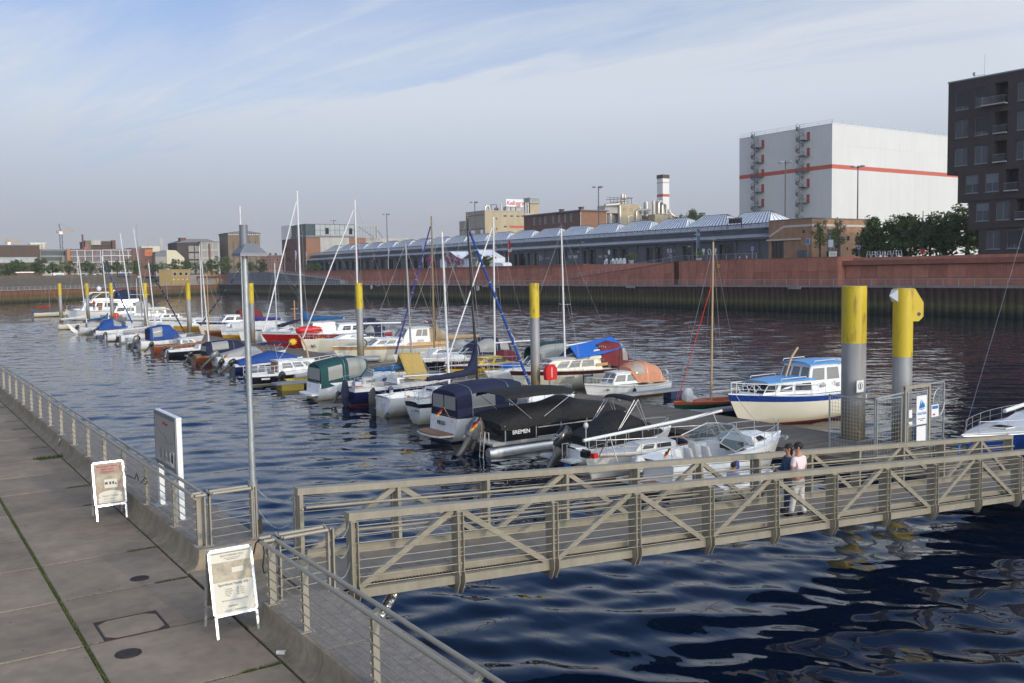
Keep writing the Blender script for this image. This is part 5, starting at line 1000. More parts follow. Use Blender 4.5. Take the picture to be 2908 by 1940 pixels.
b.rail(.55, .97, .42, n=3, name='bow_rail', mid=False); b.P('white_gel', 'bathing_platform', lambda m: (m.box(-.55, .0, .35, 1.0, .28, .36), m.box(-.55, .0, -1.0, -.35, .28, .36))); b.P('steel', 'ladder', lambda m: [m.tb([(-.5, -.7 + .3 * k, .36), (-.5, -.7 + .3 * k, .95), (-.2, -.7 + .3 * k, .95)], .016, 6) for k in (0, 1)]); b.P('print_blue', 'registration_sticker', lambda m: m.box(-.56, -.551, -.95, -.6, .1, .24)); b.P('engine_white', 'searchlight', lambda m: (m.tb([(.5, -.6, .7), (.5, -.6, 1.5)], .02, 6), m.ell((.5, -.6, 1.58), .1, .1, .13, 8, 6)))
# 4 pontoon boat
t = thing('pontoon_boat', 'black fenced pontoon boat lettered BREMEN under a black cover and bimini', 'pontoon boat', (20.6, 33.25, 0), 0, GB)
for sy in (-.92, .92): q = MB('alu'); q.tb([(.1, sy, .12), (6.3, sy, .12), (6.75, sy, .22), (7.1, sy, .42)], .32, 14, caps=True); q.tb([(-.15, sy, .12), (.1, sy, .12)], .2, 14, r1=.32); q.bd('float_tube', t)
MB('deck_grey').box(-.1, 7.2, -1.22, 1.22, .46, .54).bd('deck', t)
q = MB('alu'); q.box(-.12, 7.22, -1.25, -1.22, .44, .58); q.box(-.12, 7.22, 1.22, 1.25, .44, .58); q.bd('edge_rail', t)
q = MB('engine_black'); q.loft([[(x, y, z) for x, y in ((.6, -1.15), (7.0, -1.15), (7.1, -1.0), (7.1, 1.0), (7.0, 1.15), (.6, 1.15), (.45, 1.0), (.45, -1.0))] for z in (.58, 1.22)], smooth=False); fp = q.bd('fence_panel', t)
q = MB('alu')
for z in (.6, 1.0, 1.2): q.bar((2.2 if z < 1.1 else .5, -1.165, z), (7.0, -1.165, z), .03, .04)
for x in (.55, 2.1, 3.4, 4.8, 6.2, 7.0): q.bar((x, -1.165, .58), (x, -1.165, 1.22), .04, .03, (1, 0, 0)); q.bar((x, 1.165, .58), (x, 1.165, 1.22), .04, .03, (1, 0, 0))
q.bd('fence_frame', t)
text('name_lettering', 'BREMEN', .24, (1.35, -1.162, .9), FACE_S, 'print_white', t, extrude=.006, offset=.004); text('model_lettering', 'SUNCRAFT', .10, (2.65, -1.162, 1.1), FACE_S, 'print_silver', t)
p4 = Boat.__new__(Boat); p4.t = t; p4.L, p4.B, p4.fs, p4.fb = 7.2, 2.5, .9, .9
p4.cloth([(.35, 1.18, 1.05, 1.28), (.8, 1.22, 1.0, 1.5), (1.6, 1.22, 1.05, 1.62), (2.6, 1.22, 1.1, 1.72), (3.6, 1.22, 1.12, 1.75), (4.5, 1.22, 1.14, 1.98), (5.0, 1.22, 1.12, 1.80), (6.0, 1.2, 1.08, 1.62), (6.8, 1.18, 1.05, 1.5), (7.15, 1.1, 1.1, 1.35)], 'canvas_black', name='boat_cover', p=.5)
p4.bimini(.6, 4.3, 1.15, 2.35, 'canvas_black', feet=(2.1,), rise=.22, zf=1.2); p4.outboard(0, 1.6, 38, 'engine_grey', x=-.3, z=.62)
q = MB('steel')
for y in (-1.0, -.72): q.tb([(-.15, y, .55), (-.15, y, 1.0), (-.35, y, 1.0), (-.45, y, -.15)], .022, 6)
for z in (.0, .25, .5, .75): q.bar((-.42 + z * .05, -1.02, z), (-.42 + z * .05, -.70, z), .05, .025)
q.tb([(0, .5, .55), (0, .5, 1.05), (0, 1.0, 1.05), (0, 1.0, .55)], .02, 6); q.bd('boarding_ladder', t); p4.flag(-.02, -.35, .55, 1.0, GER, -.1, .6)
# 5 navy canvas cruiser
b = BT('cabin_cruiser', 'white and blue motor cruiser with tall navy canvas cockpit and teak bathing platform', 'motor cruiser', 20.95, 36.75, 1, 7.4, 2.75, 1.1, 1.45, tw=.88, cols=('antifoul_blue', 'antifoul_blue', 'white_gel', 'white_gel'), rake=1.0, tr=-.25, ck=(.06, .42), ckd=.3)
b.P('teak', 'bathing_platform', lambda m: m.prism([(-.2, -1.15), (-.2, 1.15), (-.8, 1.0), (-.95, .5), (-.95, -.5), (-.8, -1.0)], 2, .40, .47)); b.P('white_gel', 'platform_rim', lambda m: m.prism([(-.16, -1.2), (-.16, 1.2), (-.83, 1.05), (-.99, .52), (-.99, -.52), (-.83, -1.05)], 2, .33, .40))
b.cloth([(.02, 1.2, 1.06, 2.22, 2), (.5, 1.24, 1.08, 2.40), (1.9, 1.22, 1.1, 2.52), (2.9, 1.15, 1.15, 2.52), (3.5, 1.1, 2.0, 2.46)], 'canvas_navy', wins=((.30, .52, .09, .22), (.30, .52, .78, .91)), name='canvas_cockpit', p=.28, seams=(.30, .72), ends=(True, False)); b.screen(3.0, 4.5, 2.35, 1.7, 1.42, .62, rake=.75)
b.cabin(3.9, 6.6, 2.1, .9, 1.38, .30, sf=1.0, sb=.2, tum=.78, name='fore_cabin', wins=()); b.hatch(5.4, .5, .5, 1.70); b.rail(.42, .97, .55, n=5, name='bow_rail')
b.P('boat_glass', 'oval_porthole', lambda m: m.ell((3.55, -1.32, 1.12), .28, .03, .11, 14, 6)); b.P('steel', 'porthole_rim', lambda m: m.tb([(3.55 + .29 * cos(2 * pi * k / 16), -1.345, 1.12 + .12 * sin(2 * pi * k / 16)) for k in range(17)], .015, 5))
b.stern_name('MEGO', .26, .82, 'print_dark', 0, -.16); b.flag(-.05, -.85, .9, .75, GER, -.45, .45); b.fenders((.2, .5), (-1,), 'black_rubber'); b.P('print_white', 'stern_light', lambda m: m.ell((-.14, .75, .95), .02, .05, .05, 8, 5))
# 6 sloop with round transom, black mast
b = BT('sailing_boat', 'white sloop with round transom, black mast and navy sail cover', 'sailing boat', 22.0, 41.8, 1, 7.4, 2.5, 1.08, 1.28, tw=.62, rake=.9, tr=.25, full=1.9, cols=('antifoul_dark', 'white_gel', 'white_gel', 'black_hull'), deck='offwhite', ck=(.08, .36))
b.cabin(2.7, 5.2, 1.6, 1.0, 1.0, .38, sf=.5, sb=.05, tum=.82, wins=((.1, .45), (.55, .85)), wv=(.3, .75)); b.mast(3.9, 1.35, 10.3, 'mast_dark', .075, lean=-.05, spr=(.5,), furl='canvas_blue', fr=.085); b.boom(2.3, 3.1, 'canvas_navy', d=-1, up=-.05, fat=.26, hood=1.35, x=3.88, sag=.05, mat='mast_dark')
b.rail(.0, .16, .6, n=2, around='stern', name='pushpit'); b.rail(.16, .8, .55, n=5, mid=True, r=.008, name='lifelines'); b.rail(.8, .98, .58, n=2, name='pulpit'); b.P('steel', 'stern_ladder', lambda m: ([m.tb([(-.06, y, .25), (-.02, y, .8)], .014, 5) for y in (-.13, .13)], [m.bar((-.06 + .03 * k, -.13, .3 + .18 * k), (-.06 + .03 * k, .13, .3 + .18 * k), .03, .025) for k in range(3)]))
b.stern_name('Ole Hoop', .11, .72, 'print_grey', -.45, .02); b.P('canvas_navy', 'folded_sprayhood', lambda m: m.ell((2.55, 0, 1.42), .2, .75, .1, 10, 6)); b.fenders((.35,), (-1,), 'fender_blue', .08, .4)
# 7 modern white racing sloop with grey rudder
b = BT('sailing_boat', 'white racing sloop with open stern, grey lifted rudder and white mast', 'sailing boat', 22.0, 45.3, 1, 7.2, 2.6, 1.0, 1.2, tw=.88, rake=.3, tr=-.15, cols=('antifoul_blue', 'white_gel', 'white_gel', 'white_gel'), ck=(.03, .40), ckd=.55, sole='white_gel', deck='white_gel')
b.cabin(2.95, 5.1, 1.5, .9, .95, .34, sf=.8, sb=.05, tum=.8, wins=((.12, .75),), wv=(.35, .7)); b.P('canvas_navy', 'companionway', lambda m: m.box(2.9, 2.96, -.3, .3, .6, 1.2)); b.mast(4.2, 1.25, 9.75, 'mast_white', .07, lean=-.03, spr=(.42,))
b.P('antifoul_dark', 'rudder_blade', lambda m: m.loft([[(-.35 + .20 * cos(2 * pi * k / 10) * w + dx, .35 + .03 * sin(2 * pi * k / 10), z) for k in range(10)] for z, w, dx in ((-.15, .5, .12), (.2, 1, .03), (1.0, 1.05, 0), (1.35, .8, .05), (1.5, .3, .1))])); b.P('steel', 'tiller_gear', lambda m: (m.tb([(-.2, .35, .95), (.9, .2, 1.1)], .025, 6), m.tb([(-.3, .35, .4), (-.02, .35, .4)], .03, 6)))
b.rail(.0, .12, .6, n=1, around='stern', name='pushpit'); b.rail(.12, .8, .55, n=5, r=.008, name='lifelines'); b.rail(.8, .98, .58, n=2, name='pulpit'); b.name('4703 A', .17, .62, .2, 'print_silver', -1); b.P('steel', 'swim_ladder', lambda m: [m.tb([(-.08, y, .7), (-.12, y, .05), (-.05, y, -.1)], .014, 5) for y in (-.55, -.3)]); b.P('print_blue', 'registration_sticker', lambda m: m.box(-.035, -.02, -.95, -.6, .16, .28)); b.boom(1.95, 2.9, None, 'alu', up=.02)
b.P('orange_plastic', 'rope_bag', lambda m: m.ell((1.1, -1.05, 1.0), .1, .05, .12, 8, 6))
# 8 dark blue sloop "Tide"
b = BT('sailing_boat', 'dark blue sloop named Tide with a mustard awning and outboard on the stern', 'sailing boat', 22.4, 50.2, 1, 7.0, 2.35, 1.02, 1.25, tw=.68, rake=1.0, tr=-.1, cols=('antifoul_red', 'antifoul_red', 'navy_hull', 'white_gel'), deck='offwhite', ck=(.1, .38))
b.cabin(2.7, 5.0, 1.55, 1.0, 1.0, .42, sf=.6, sb=.05, tum=.82, wins=((.1, .6),), wv=(.3, .75), glass='curtain_glass'); b.mast(4.1, 1.4, 9.3, 'mast_grey', .065, lean=-.03, spr=(.45,)); b.boom(2.0, 2.6, 'canvas_midblue', d=-1, up=-.03, fat=.24, hood=.35, sag=.1, mat='alu')
b.P('canvas_mustard', 'awning', lambda m: (m.add([(3.35, -.9, 1.35), (4.75, -1.0, 1.2), (4.55, -.12, 2.75), (3.15, -.10, 2.8)], [(0, 1, 2, 3)]), m.add([(3.15, -.10, 2.8), (4.55, -.12, 2.75), (4.8, .9, 1.6), (3.4, .9, 1.6)], [(0, 1, 2, 3)]), m.tb([(3.1, -.1, 2.82), (4.6, -.12, 2.77)], .03, 6)))
b.P('canvas_navy', 'rudder_cover', lambda m: m.loft([[(-.28 + .24 * cos(2 * pi * k / 10) * w, -.05 + .07 * sin(2 * pi * k / 10), z) for k in range(10)] for z, w in ((.0, .5), (.25, 1), (.9, 1), (1.35, .75), (1.5, .3))])); b.outboard(.62, .8, 32, 'engine_white', x=-.3, z=.75); b.P('red_plastic', 'fuel_tank', lambda m: m.box(.3, .65, -.35, .05, .95, 1.15)); b.P('fender_blue', 'blue_bag', lambda m: m.ell((.65, .35, 1.15), .22, .3, .25, 10, 6, .7)); b.P('engine_white', 'life_sling', lambda m: m.box(-.05, .35, -.95, -.5, 1.2, 1.42))
b.fenders((.30,), (-1,), 'rope_white', .12, .62); b.P('canvas_purple', 'fender_sock', lambda m: m.ell((2.05, -1.2, .92), .16, .15, .14, 8, 6)); b.rail(.0, .14, .62, n=2, around='stern', name='pushpit'); b.rail(.14, .8, .55, n=5, r=.008, name='lifelines'); b.rail(.8, .98, .58, n=2, name='pulpit'); b.name('Tide', .14, .62, .24, 'print_white', -1); b.name('BREMEN', .14, .42, .10, 'print_white', -1)
# 9 green canvas cruiser
b = BT('cabin_cruiser', 'white motor cruiser with dark green canvas cockpit', 'motor cruiser', 21.9, 54.3, 1, 6.6, 2.45, 1.0, 1.42, tw=.86, rake=1.0, tr=-.2, cols=WH, ck=(.06, .42), ckd=.3)
b.P('white_gel', 'bathing_platform', lambda m: m.prism([(-.1, -1.1), (-.1, 1.1), (-.55, 1.0), (-.7, .5), (-.7, -.5), (-.55, -1.0)], 2, .3, .42)); b.cloth([(.05, 1.1, .72, 2.1, 1), (.25, 1.12, .72, 2.22), (1.6, 1.12, .95, 2.42), (2.6, 1.08, 1.1, 2.42), (3.15, 1.0, 1.75, 2.3)], 'canvas_teal', wins=((.3, .47, .08, .25), (.3, .47, .75, .92), (.56, .95, .05, .34), (.56, .95, .66, .95)), name='canvas_cockpit', p=.42, seams=(.5,), ends=(True, False))
b.screen(2.5, 4.2, 2.1, 1.4, 1.2, .62, rake=.95); b.cabin(3.6, 5.9, 1.7, .7, 1.18, .2, sf=1.0, sb=.1, tum=.72, name='fore_cabin'); b.rail(.5, .97, .5, n=4, name='bow_rail'); b.name('SeSa 20', .50, .88, .2, 'print_silver', -1); b.P('boat_glass', 'oval_porthole', lambda m: m.ell((4.3, -1.06, .98), .26, .03, .09, 12, 5)); b.P('print_blue', 'registration_sticker', lambda m: m.box(.9, 1.3, -1.22, -1.205, .32, .45)); b.fenders((.4, .65), (-1,), 'fender_blue', .07, .35)
# 10 yellow dinghy by the finger
b = BT('dinghy', 'small yellow dinghy with black outboard on the ochre finger pontoon', 'dinghy', 22.6, 61.2, 1, 4.6, 1.6, .5, .7, cols=('antifoul_dark', 'yellow_hull', 'yellow_hull', 'yellow_hull'), deck='yellow_plastic', ck=(.1, .7), ckd=.3, rake=.5); b.outboard(0, 1.0, 30, 'engine_black', z=.55, x=-.18); b.P('canvas_grey', 'rolled_cover', lambda m: m.tb([(.6, -.4, .72), (2.0, -.2, .82), (3.6, .1, .8)], .16, 8)); b.P('engine_leg', 'thwart', lambda m: m.box(1.6, 1.85, -.6, .6, .4, .45))
# 11 black hulled cabin boat
b = BT('cabin_boat', 'black hulled cabin boat with long white coachroof and rounded windows', 'cabin boat', 21.1, 64.4, 1, 7.4, 2.3, .75, 1.25, tw=.6, rake=.8, dip=.08, cols=('antifoul_dark', 'white_gel', 'black_hull', 'white_gel'), deck='white_gel', ck=(.05, .24), ckd=.35, full=2.0)
b.cabin(2.0, 5.6, 1.75, 1.1, .82, .72, sf=.9, sb=.05, tum=.84, wins=((.10, .32), (.38, .58), (.66, .80)), wv=(.35, .80), glass='curtain_glass', roof='white_gel', z1=.95, h1=.55); b.P('mahogany', 'cabin_door', lambda m: m.box(1.93, 1.99, -.5, .5, .7, 1.5)); b.rail(.0, .3, .55, n=4, around='stern', mat='mast_white', r=.02, name='stern_rail'); b.rail(.55, .98, .55, n=4, mat='mast_white', r=.018, name='bow_rail'); b.P('spruce', 'curved_boat_hook_post', lambda m: m.tb([(4.55, .0, 1.5), (4.5, 0, 1.9), (4.42, 0, 2.4), (4.15, 0, 2.9), (3.85, 0, 3.3)], .07, 8)); b.P('print_white', 'registration_plate', lambda m: m.box(.7, 1.3, -1.02, -.99, .38, .5)); b.stern_name('HB-19-A', .16, .5, 'print_white'); b.rail(.3, .55, .5, n=2, mat='mast_white', r=.012, name='side_rail')
# 12 low launch under blue cover
b = BT('covered_launch', 'low launch under a flat mid blue cover with tilted black outboard', 'motor boat', 22.9, 73.3, 1, 5.8, 2.1, .65, .9, cols=('antifoul_dark', 'navy_hull', 'navy_hull', 'white_gel'), rake=.6); b.cloth([(.3, .95, .62, .9), (1.5, 1.02, .66, 1.15), (3.0, 1.0, .72, 1.55), (4.2, .8, .8, 1.35), (5.2, .4, .86, 1.05)], 'canvas_blue', name='boat_cover', p=.8); b.outboard(0, 1.1, 55, 'engine_black'); b.bimini(3.0, 4.6, .85, 2.2, 'canvas_navy', feet=(3.4,), rise=.08, zf=.8); b.flag(.1, .7, .65, .8, GER, -.2, .4); b.fenders((.3,), (-1,), 'engine_white', .1, .5)
# 13 grey covered speedboat
b = BT('speedboat', 'white speedboat under a pale grey cover with large silver outboard', 'motor boat', 23.3, 79.2, 1, 6.2, 2.2, .8, 1.05, cols=('antifoul_dark', 'black_hull', 'white_gel', 'white_gel'), rake=.9); b.cloth([(.4, 1.0, .8, 1.0), (1.5, 1.02, .82, 1.25), (2.8, .98, .88, 1.6), (3.4, .9, .95, 1.5), (3.8, .8, 1.0, 1.2)], 'canvas_grey', name='boat_cover', p=.75); b.screen(2.9, 4.1, 1.9, 1.3, 1.0, .5, rake=.6); b.outboard(0, 1.35, 50, 'engine_grey'); b.rail(.6, .96, .35, n=3, name='bow_rail', mid=False); b.bimini(4.0, 5.6, .8, 1.75, 'canvas_navy', feet=(4.6,), rise=.05, zf=1.0); b.P('print_blue', 'registration_sticker', lambda m: m.box(.5, .8, -1.1, -1.09, .25, .38))
b = BT('inflatable_tender', 'small black outboard tender between the silver outboard and the blue cover', 'dinghy', 23.0, 76.2, 1, 3.4, 1.5, .45, .55, cols=('antifoul_dark', 'white_gel', 'white_gel', 'white_gel'), ck=(.08, .75), ckd=.25); b.outboard(0, 1.0, 40, 'engine_black')
# 14 varnished launch
b = BT('varnished_launch', 'varnished wooden launch with a navy canopy', 'motor boat', 22.6, 83.0, 1, 6.4, 2.2, .75, 1.1, tw=.82, rake=.6, cols=('antifoul_dark', 'mahogany', 'mahogany', 'teak'), deck='teak', ck=(.08, .3), ckd=.3); b.cloth([(.9, .95, .8, 1.7, 1), (1.2, 1.0, .8, 1.85), (2.8, 1.0, .9, 1.98), (4.0, .9, 1.0, 1.85), (4.7, .75, 1.05, 1.25)], 'canvas_navy', wins=((.28, .5, .1, .32),), name='canvas_canopy', p=.5, seams=(.3, .6)); b.outboard(.5, .9, 40, 'engine_black')
# 15 dark sided sports boat
b = BT('sports_boat', 'white decked sports boat with dark side and silver outboard raised high', 'motor boat', 22.6, 92.0, 1, 6.2, 2.1, .7, .95, cols=('antifoul_red', 'black_hull', 'black_hull', 'white_gel'), rake=.9, ck=(.2, .45), ckd=.3); b.outboard(.4, .8, 40, 'engine_black'); b.outboard(-.4, .9, 62, 'engine_grey', x=.2); b.cabin(2.8, 4.6, 1.5, .9, .8, .28, sf=.6, sb=.1, wins=((.2, .8),)); b.P('steel', 'ladder', lambda m: [m.tb([(-.1, y, .75), (-.25, y, .1)], .02, 5) for y in (-.5, -.2)]); b.mast(4.0, 1.0, 9.0, 'mast_white', .06, lean=-.05, spr=(.4,), back=False); b.rail(.1, .9, .5, n=5, r=.01)
# 16 mahogany runabout, 16b blue canopy boat
b = BT('mahogany_runabout', 'mahogany runabout with pale interior and red waterline', 'motor boat', 22.9, 98.9, 1, 5.6, 1.95, .75, .95, tw=.85, cols=('antifoul_red', 'mahogany', 'mahogany', 'teak'), deck='mahogany', ck=(.12, .5), ckd=.3); b.cabin(2.6, 4.4, 1.5, 1.0, .8, .4, sf=.5, sb=.05, wins=((.15, .5), (.6, .85)), glass='curtain_glass'); b.outboard(0, .9, 45, 'engine_black'); b.screen(2.0, 2.8, 1.6, 1.2, .85, .35, rake=.3)
b = BT('canopy_boat', 'white boat with bright blue canopy and two big outboards', 'motor boat', 23.0, 105.0, 1, 6.8, 2.4, .85, 1.1, cols=WH, rake=.9); b.cloth([(.9, 1.0, .9, 2.0, 1), (1.0, 1.1, .9, 2.25), (2.2, 1.12, .95, 2.5), (3.2, 1.1, 1.0, 2.4), (3.9, .95, 1.1, 1.6)], 'canvas_blue', wins=((.3, .5, .08, .3),), name='canvas_canopy', p=.45, seams=(.3,)); b.P('canvas_navy', 'navy_back_curtain', lambda m: m.box(.86, .9, -.95, .95, .95, 2.1)); b.outboard(.45, 1.25, 35, 'engine_black'); b.outboard(-.5, 1.3, 25, 'engine_grey', x=-.4); b.screen(3.3, 4.4, 1.9, 1.3, 1.05, .45); b.flag(.1, -.9, .85, .9, GER, -.2, .5); b.rail(.5, .95, .45, n=3)
# 17.. the far open boats and sloops
b = BT('sloop', 'low white sloop with bare white mast and dark furled genoa behind the blue canopy', 'sailing boat', 23.2, 111.8, 1, 6.6, 2.2, .8, 1.0, cols=WH, deck='offwhite', ck=(.1, .4)); b.cabin(2.7, 4.6, 1.4, .9, .85, .35, wins=((.15, .8),)); b.mast(3.2, 1.2, 9.2, 'mast_white', .07, lean=-.06, spr=(.4,), furl='canvas_navy', fr=.09); b.rail(.0, .95, .5, n=6, r=.01)
b = BT('open_boat', 'white open boat with dark fenders hanging at its stern quarter', 'motor boat', 23.4, 116.3, 1, 6.2, 2.1, .9, 1.05, cols=WH, ck=(.15, .6), ckd=.35, sole='white_gel'); b.P('black_rubber', 'stern_fender', lambda m: (m.tb([(1.2, -1.15, .35), (2.3, -1.15, .35)], .2, 8), m.tb([(-.3, -.6, .2), (-.3, -.6, .8)], .12, 8))); b.outboard(.3, .9, 20, 'engine_white'); b.screen(2.6, 3.6, 1.7, 1.1, .98, .4); b.rail(.2, .9, .4, n=4)
b = BT('small_open_boat', 'small dark sided open boat with a white ladder beside the far open boat', 'motor boat', 23.0, 121.8, 1, 5.8, 2.0, .7, .9, cols=('antifoul_dark', 'black_hull', 'white_gel', 'white_gel'), ck=(.1, .55)); b.outboard(.3, .9, 35, 'engine_black'); b.P('canvas_grey', 'rolled_tarpaulin', lambda m: m.tb([(2.0, 0, .95), (5.0, 0, 1.15)], .25, 8)); b.P('steel', 'ladder', lambda m: [m.tb([(-.2, y, .8), (-.25, y, .0)], .03, 5) for y in (-.5, -.2)]); b.mast(4.9, 1.0, 13.5, 'mast_white', .06, lean=-.10, spr=(), back=False, stays=False)
b = BT('sprayhood_boat', 'white motor boat with bright blue peaked sprayhood near the far end', 'motor boat', 23.4, 131.5, 1, 7.4, 2.4, .85, 1.1, cols=WH, rake=1.0); b.cloth([(.4, 1.0, .9, 1.2), (1.2, 1.1, .95, 2.1), (2.2, 1.05, 1.0, 2.35), (3.0, .95, 1.05, 1.9), (4.0, .7, 1.1, 1.25)], 'canvas_blue', wins=((.5, .8, .1, .35),), name='sprayhood', p=.75); b.outboard(.3, 1.1, 55, 'engine_white'); b.outboard(-.6, .8, 50, 'engine_black'); b.rail(.5, .95, .45, n=3)
b = BT('lift_rudder_sloop', 'white sloop with its white rudder blade lifted clear and blue boom cover', 'sailing boat', 22.9, 139.8, 1, 7.2, 2.4, .95, 1.1, cols=WH, deck='offwhite', ck=(.1, .36)); b.cabin(2.6, 4.8, 1.5, 1.0, 1.0, .42, wins=((.1, .7),)); b.mast(3.9, 1.4, 10.6, 'mast_white', .08, lean=-.05, spr=(.45,), furl='canvas_blue', fr=.10); b.boom(2.1, 2.9, 'canvas_midblue', d=-1, up=-.08, fat=.2); b.P('white_gel', 'lifted_rudder', lambda m: m.prism([(-.1, .5), (-1.2, 1.5), (-1.45, 1.55), (-.9, .55), (-.3, .0), (-.05, .1)], 1, -.04, .04)); b.cloth([(1.0, .8, .95, 1.5), (1.8, .85, 1.0, 1.75), (2.6, .8, 1.05, 1.5)], 'canvas_grey', name='cockpit_tent', p=.7); b.P('canvas_blue', 'blue_curtain', lambda m: m.box(2.6, 3.4, -.86, -.83, 1.0, 1.6)); b.outboard(.6, .9, 45, 'engine_black')
b = BT('catamaran_dinghy', 'long low cream sailing dinghy with sail bundle at the far left end of the row', 'sailing boat', 22.6, 155.2, 1, 7.0, 2.0, .75, .9, tw=.5, cols=('antifoul_dark', 'antifoul_dark', 'cream_gel', 'cream_gel'), deck='offwhite', ck=(.1, .45)); b.mast(4.0, .9, 11.0, 'mast_white', .08, lean=-.07, spr=(.45,)); b.boom(1.6, 3.6, 'sail_white', d=-1, fat=.35, hood=.4, up=-.03); b.P('mahogany', 'tiller', lambda m: m.tb([(-.1, 0, 1.0), (1.2, 0, 1.2)], .04, 5)); b.flag(.1, 0, .8, .8, ('flag_red', 'flag_white'), -.1, .4)
# flybridge yacht at the far end
b = BT('flybridge_yacht', 'big white flybridge motor yacht with radar domes at the far end of the pontoon', 'motor yacht', 39.2, 188.5, -1, 10.5, 3.6, 1.5, 2.0, tw=.9, rake=1.4, cols=('antifoul_dark', 'antifoul_dark', 'white_gel', 'white_gel'), rub='black_rubber')
b.cabin(1.0, 7.9, 3.0, 2.3, 1.6, 1.7, sf=.8, sb=.2, tum=.92, wins=((.08, .22), (.28, .44), (.50, .66), (.73, .93)), wv=(.4, .85), front=3, roof='white_gel', over=.25, z1=1.8, h1=1.6); b.cabin(2.4, 6.2, 2.5, 2.0, 3.35, .6, sf=.5, sb=.3, tum=.9, name='flybridge'); b.P('mahogany', 'wheelhouse_door', lambda m: m.box(4.4, 5.0, 1.36, 1.44, 1.8, 3.0)); b.P('steel', 'flybridge_frame', lambda m: [m.tb([(2.6, y, 3.4), (2.9, y, 4.8), (4.2, y, 5.0), (5.6, y, 4.1)], .05, 6) for y in (-1.15, 1.15)]); b.P('white_gel', 'flybridge_roof', lambda m: m.prism([(2.6, 4.85), (2.9, 5.1), (5.9, 5.15), (6.5, 4.8), (6.6, 4.65), (6.3, 4.75), (5.8, 5.0), (3.0, 4.95)], 1, -1.3, 1.3)); b.P('white_gel', 'radar_arch', lambda m: (m.bar((3.0, -1.3, 3.7), (2.2, -1.0, 5.4), .4, .15), m.bar((3.0, 1.3, 3.7), (2.2, 1.0, 5.4), .4, .15), m.box(1.9, 2.5, -1.1, 1.1, 5.3, 5.45))); b.P('white_gel', 'radar_dome', lambda m: (m.ell((4.6, .5, 5.75), .42, .42, .45, 12, 8), m.ell((2.2, -.7, 5.75), .3, .3, .32, 10, 8)))
b.rail(.3, .97, .8, n=7, r=.025, name='bow_rail'); b.cabin(8.0, 9.4, 1.8, 1.0, 1.85, .3, sf=.6, name='fore_cabin'); b.P('rope_white', 'life_raft', lambda m: m.tb([(6.4, .9, 3.75), (7.2, .9, 3.75)], .25, 10)); b.flag(.2, 0, 1.8, 1.6, ('flag_red', 'flag_white', 'flag_red'), -.3, .9)
b = BT('canopy_cruiser', 'grey and white cruiser with tall beige canopy beside the flybridge yacht', 'motor cruiser', 40.5, 174, -1, 8.6, 3.1, 1.4, 1.7, cols=('antifoul_dark', 'antifoul_dark', 'grey_hull', 'white_gel')); b.cabin(2.8, 6.6, 2.5, 1.9, 1.45, 1.3, sf=.7, sb=.1, wins=((.1, .45), (.55, .9)), front=2, roof='white_gel'); b.cloth([(.4, 1.3, 1.45, 3.1), (1.6, 1.35, 1.5, 3.5), (2.9, 1.3, 1.5, 3.4)], 'canvas_grey', name='canopy', p=.4, wins=((.1, .45, .1, .3),)); b.rail(.4, .97, .6, n=5)
b = BT('old_grey_cruiser', 'old grey steel motor boat with white wheelhouse near the far red cabinet', 'motor boat', 41.5, 158.8, -1, 9.0, 2.9, 1.2, 1.8, cols=('antifoul_red', 'antifoul_dark', 'grey_hull', 'white_gel'), deck='deck_grey'); b.cabin(2.5, 5.4, 2.2, 1.8, 1.35, 1.4, sf=.3, sb=.1, wins=((.1, .45), (.55, .9)), front=3, roof='cream_gel'); b.cabin(5.6, 7.6, 1.9, 1.2, 1.5, .5, name='fore_cabin'); b.mast(2.0, 2.6, 8.0, 'mast_grey', .05, spr=(.6,), stays=False); b.rail(.3, .97, .7, n=6, r=.02)
b = BT('navy_top_cruiser', 'dark windowed cruiser with upper deck behind the flybridge yacht', 'motor cruiser', 43.5, 191, -1, 10.5, 3.5, 1.6, 2.0, cols=('antifoul_dark', 'antifoul_dark', 'white_gel', 'navy_hull')); b.cabin(1.5, 7.4, 3.0, 2.3, 1.8, 1.8, sf=.8, wins=((.08, .5), (.55, .92)), wv=(.3, .85), front=2, roof='white_gel'); b.cloth([(2, 1.2, 3.6, 5.2), (4, 1.25, 3.6, 5.4), (5.4, 1.1, 3.6, 4.9)], 'canvas_navy', name='canopy', p=.4, wins=((.1, .8, .12, .35),)); b.rail(.4, .97, .7, n=5, r=.02); b.mast(1.6, 3.6, 7.4, 'mast_white', .05, spr=(.5,), stays=False)
b = BT('sailing_dinghy', 'small cream sailing dinghy with red sail cover alone beyond the last pile', 'sailing dinghy', 26.7, 213, 1, 6.2, 1.9, .8, .9, tw=.6, cols=('antifoul_dark', 'antifoul_dark', 'cream_gel', 'cream_gel'), deck='offwhite', ck=(.15, .55), group='boats moored along the pontoon'); b.mast(3.1, .9, 6.3, 'mast_dark', .06, lean=-.03, spr=()); b.boom(1.9, 2.9, 'canvas_red', d=-1, fat=.22, hood=.1, mat='mast_dark'); b.outboard(0, 1.0, 20, 'fender_blue', z=.95); b.P('flag_red', 'red_forestay', lambda m: m.tb([(6.0, 0, 1.0), (3.0, 0, 5.8)], .04, 6))
b = BT('small_tender', 'tiny dark tender tied to the bow of the lone sailing dinghy', 'dinghy', 32.9, 210.5, 1, 3.2, 1.3, .5, .6, cols=('antifoul_dark', 'navy_hull', 'navy_hull', 'offwhite'), ck=(.1, .7), ckd=.25)
# ------------------------------------------------------------------ boats on the far side, bows to the pontoon (seen from their local +y side)
def FT(name, label, cat, bowx, y, Ln, *a, **k): return BT(name, label, cat, bowx + Ln, y, -1, Ln, *a, **k)
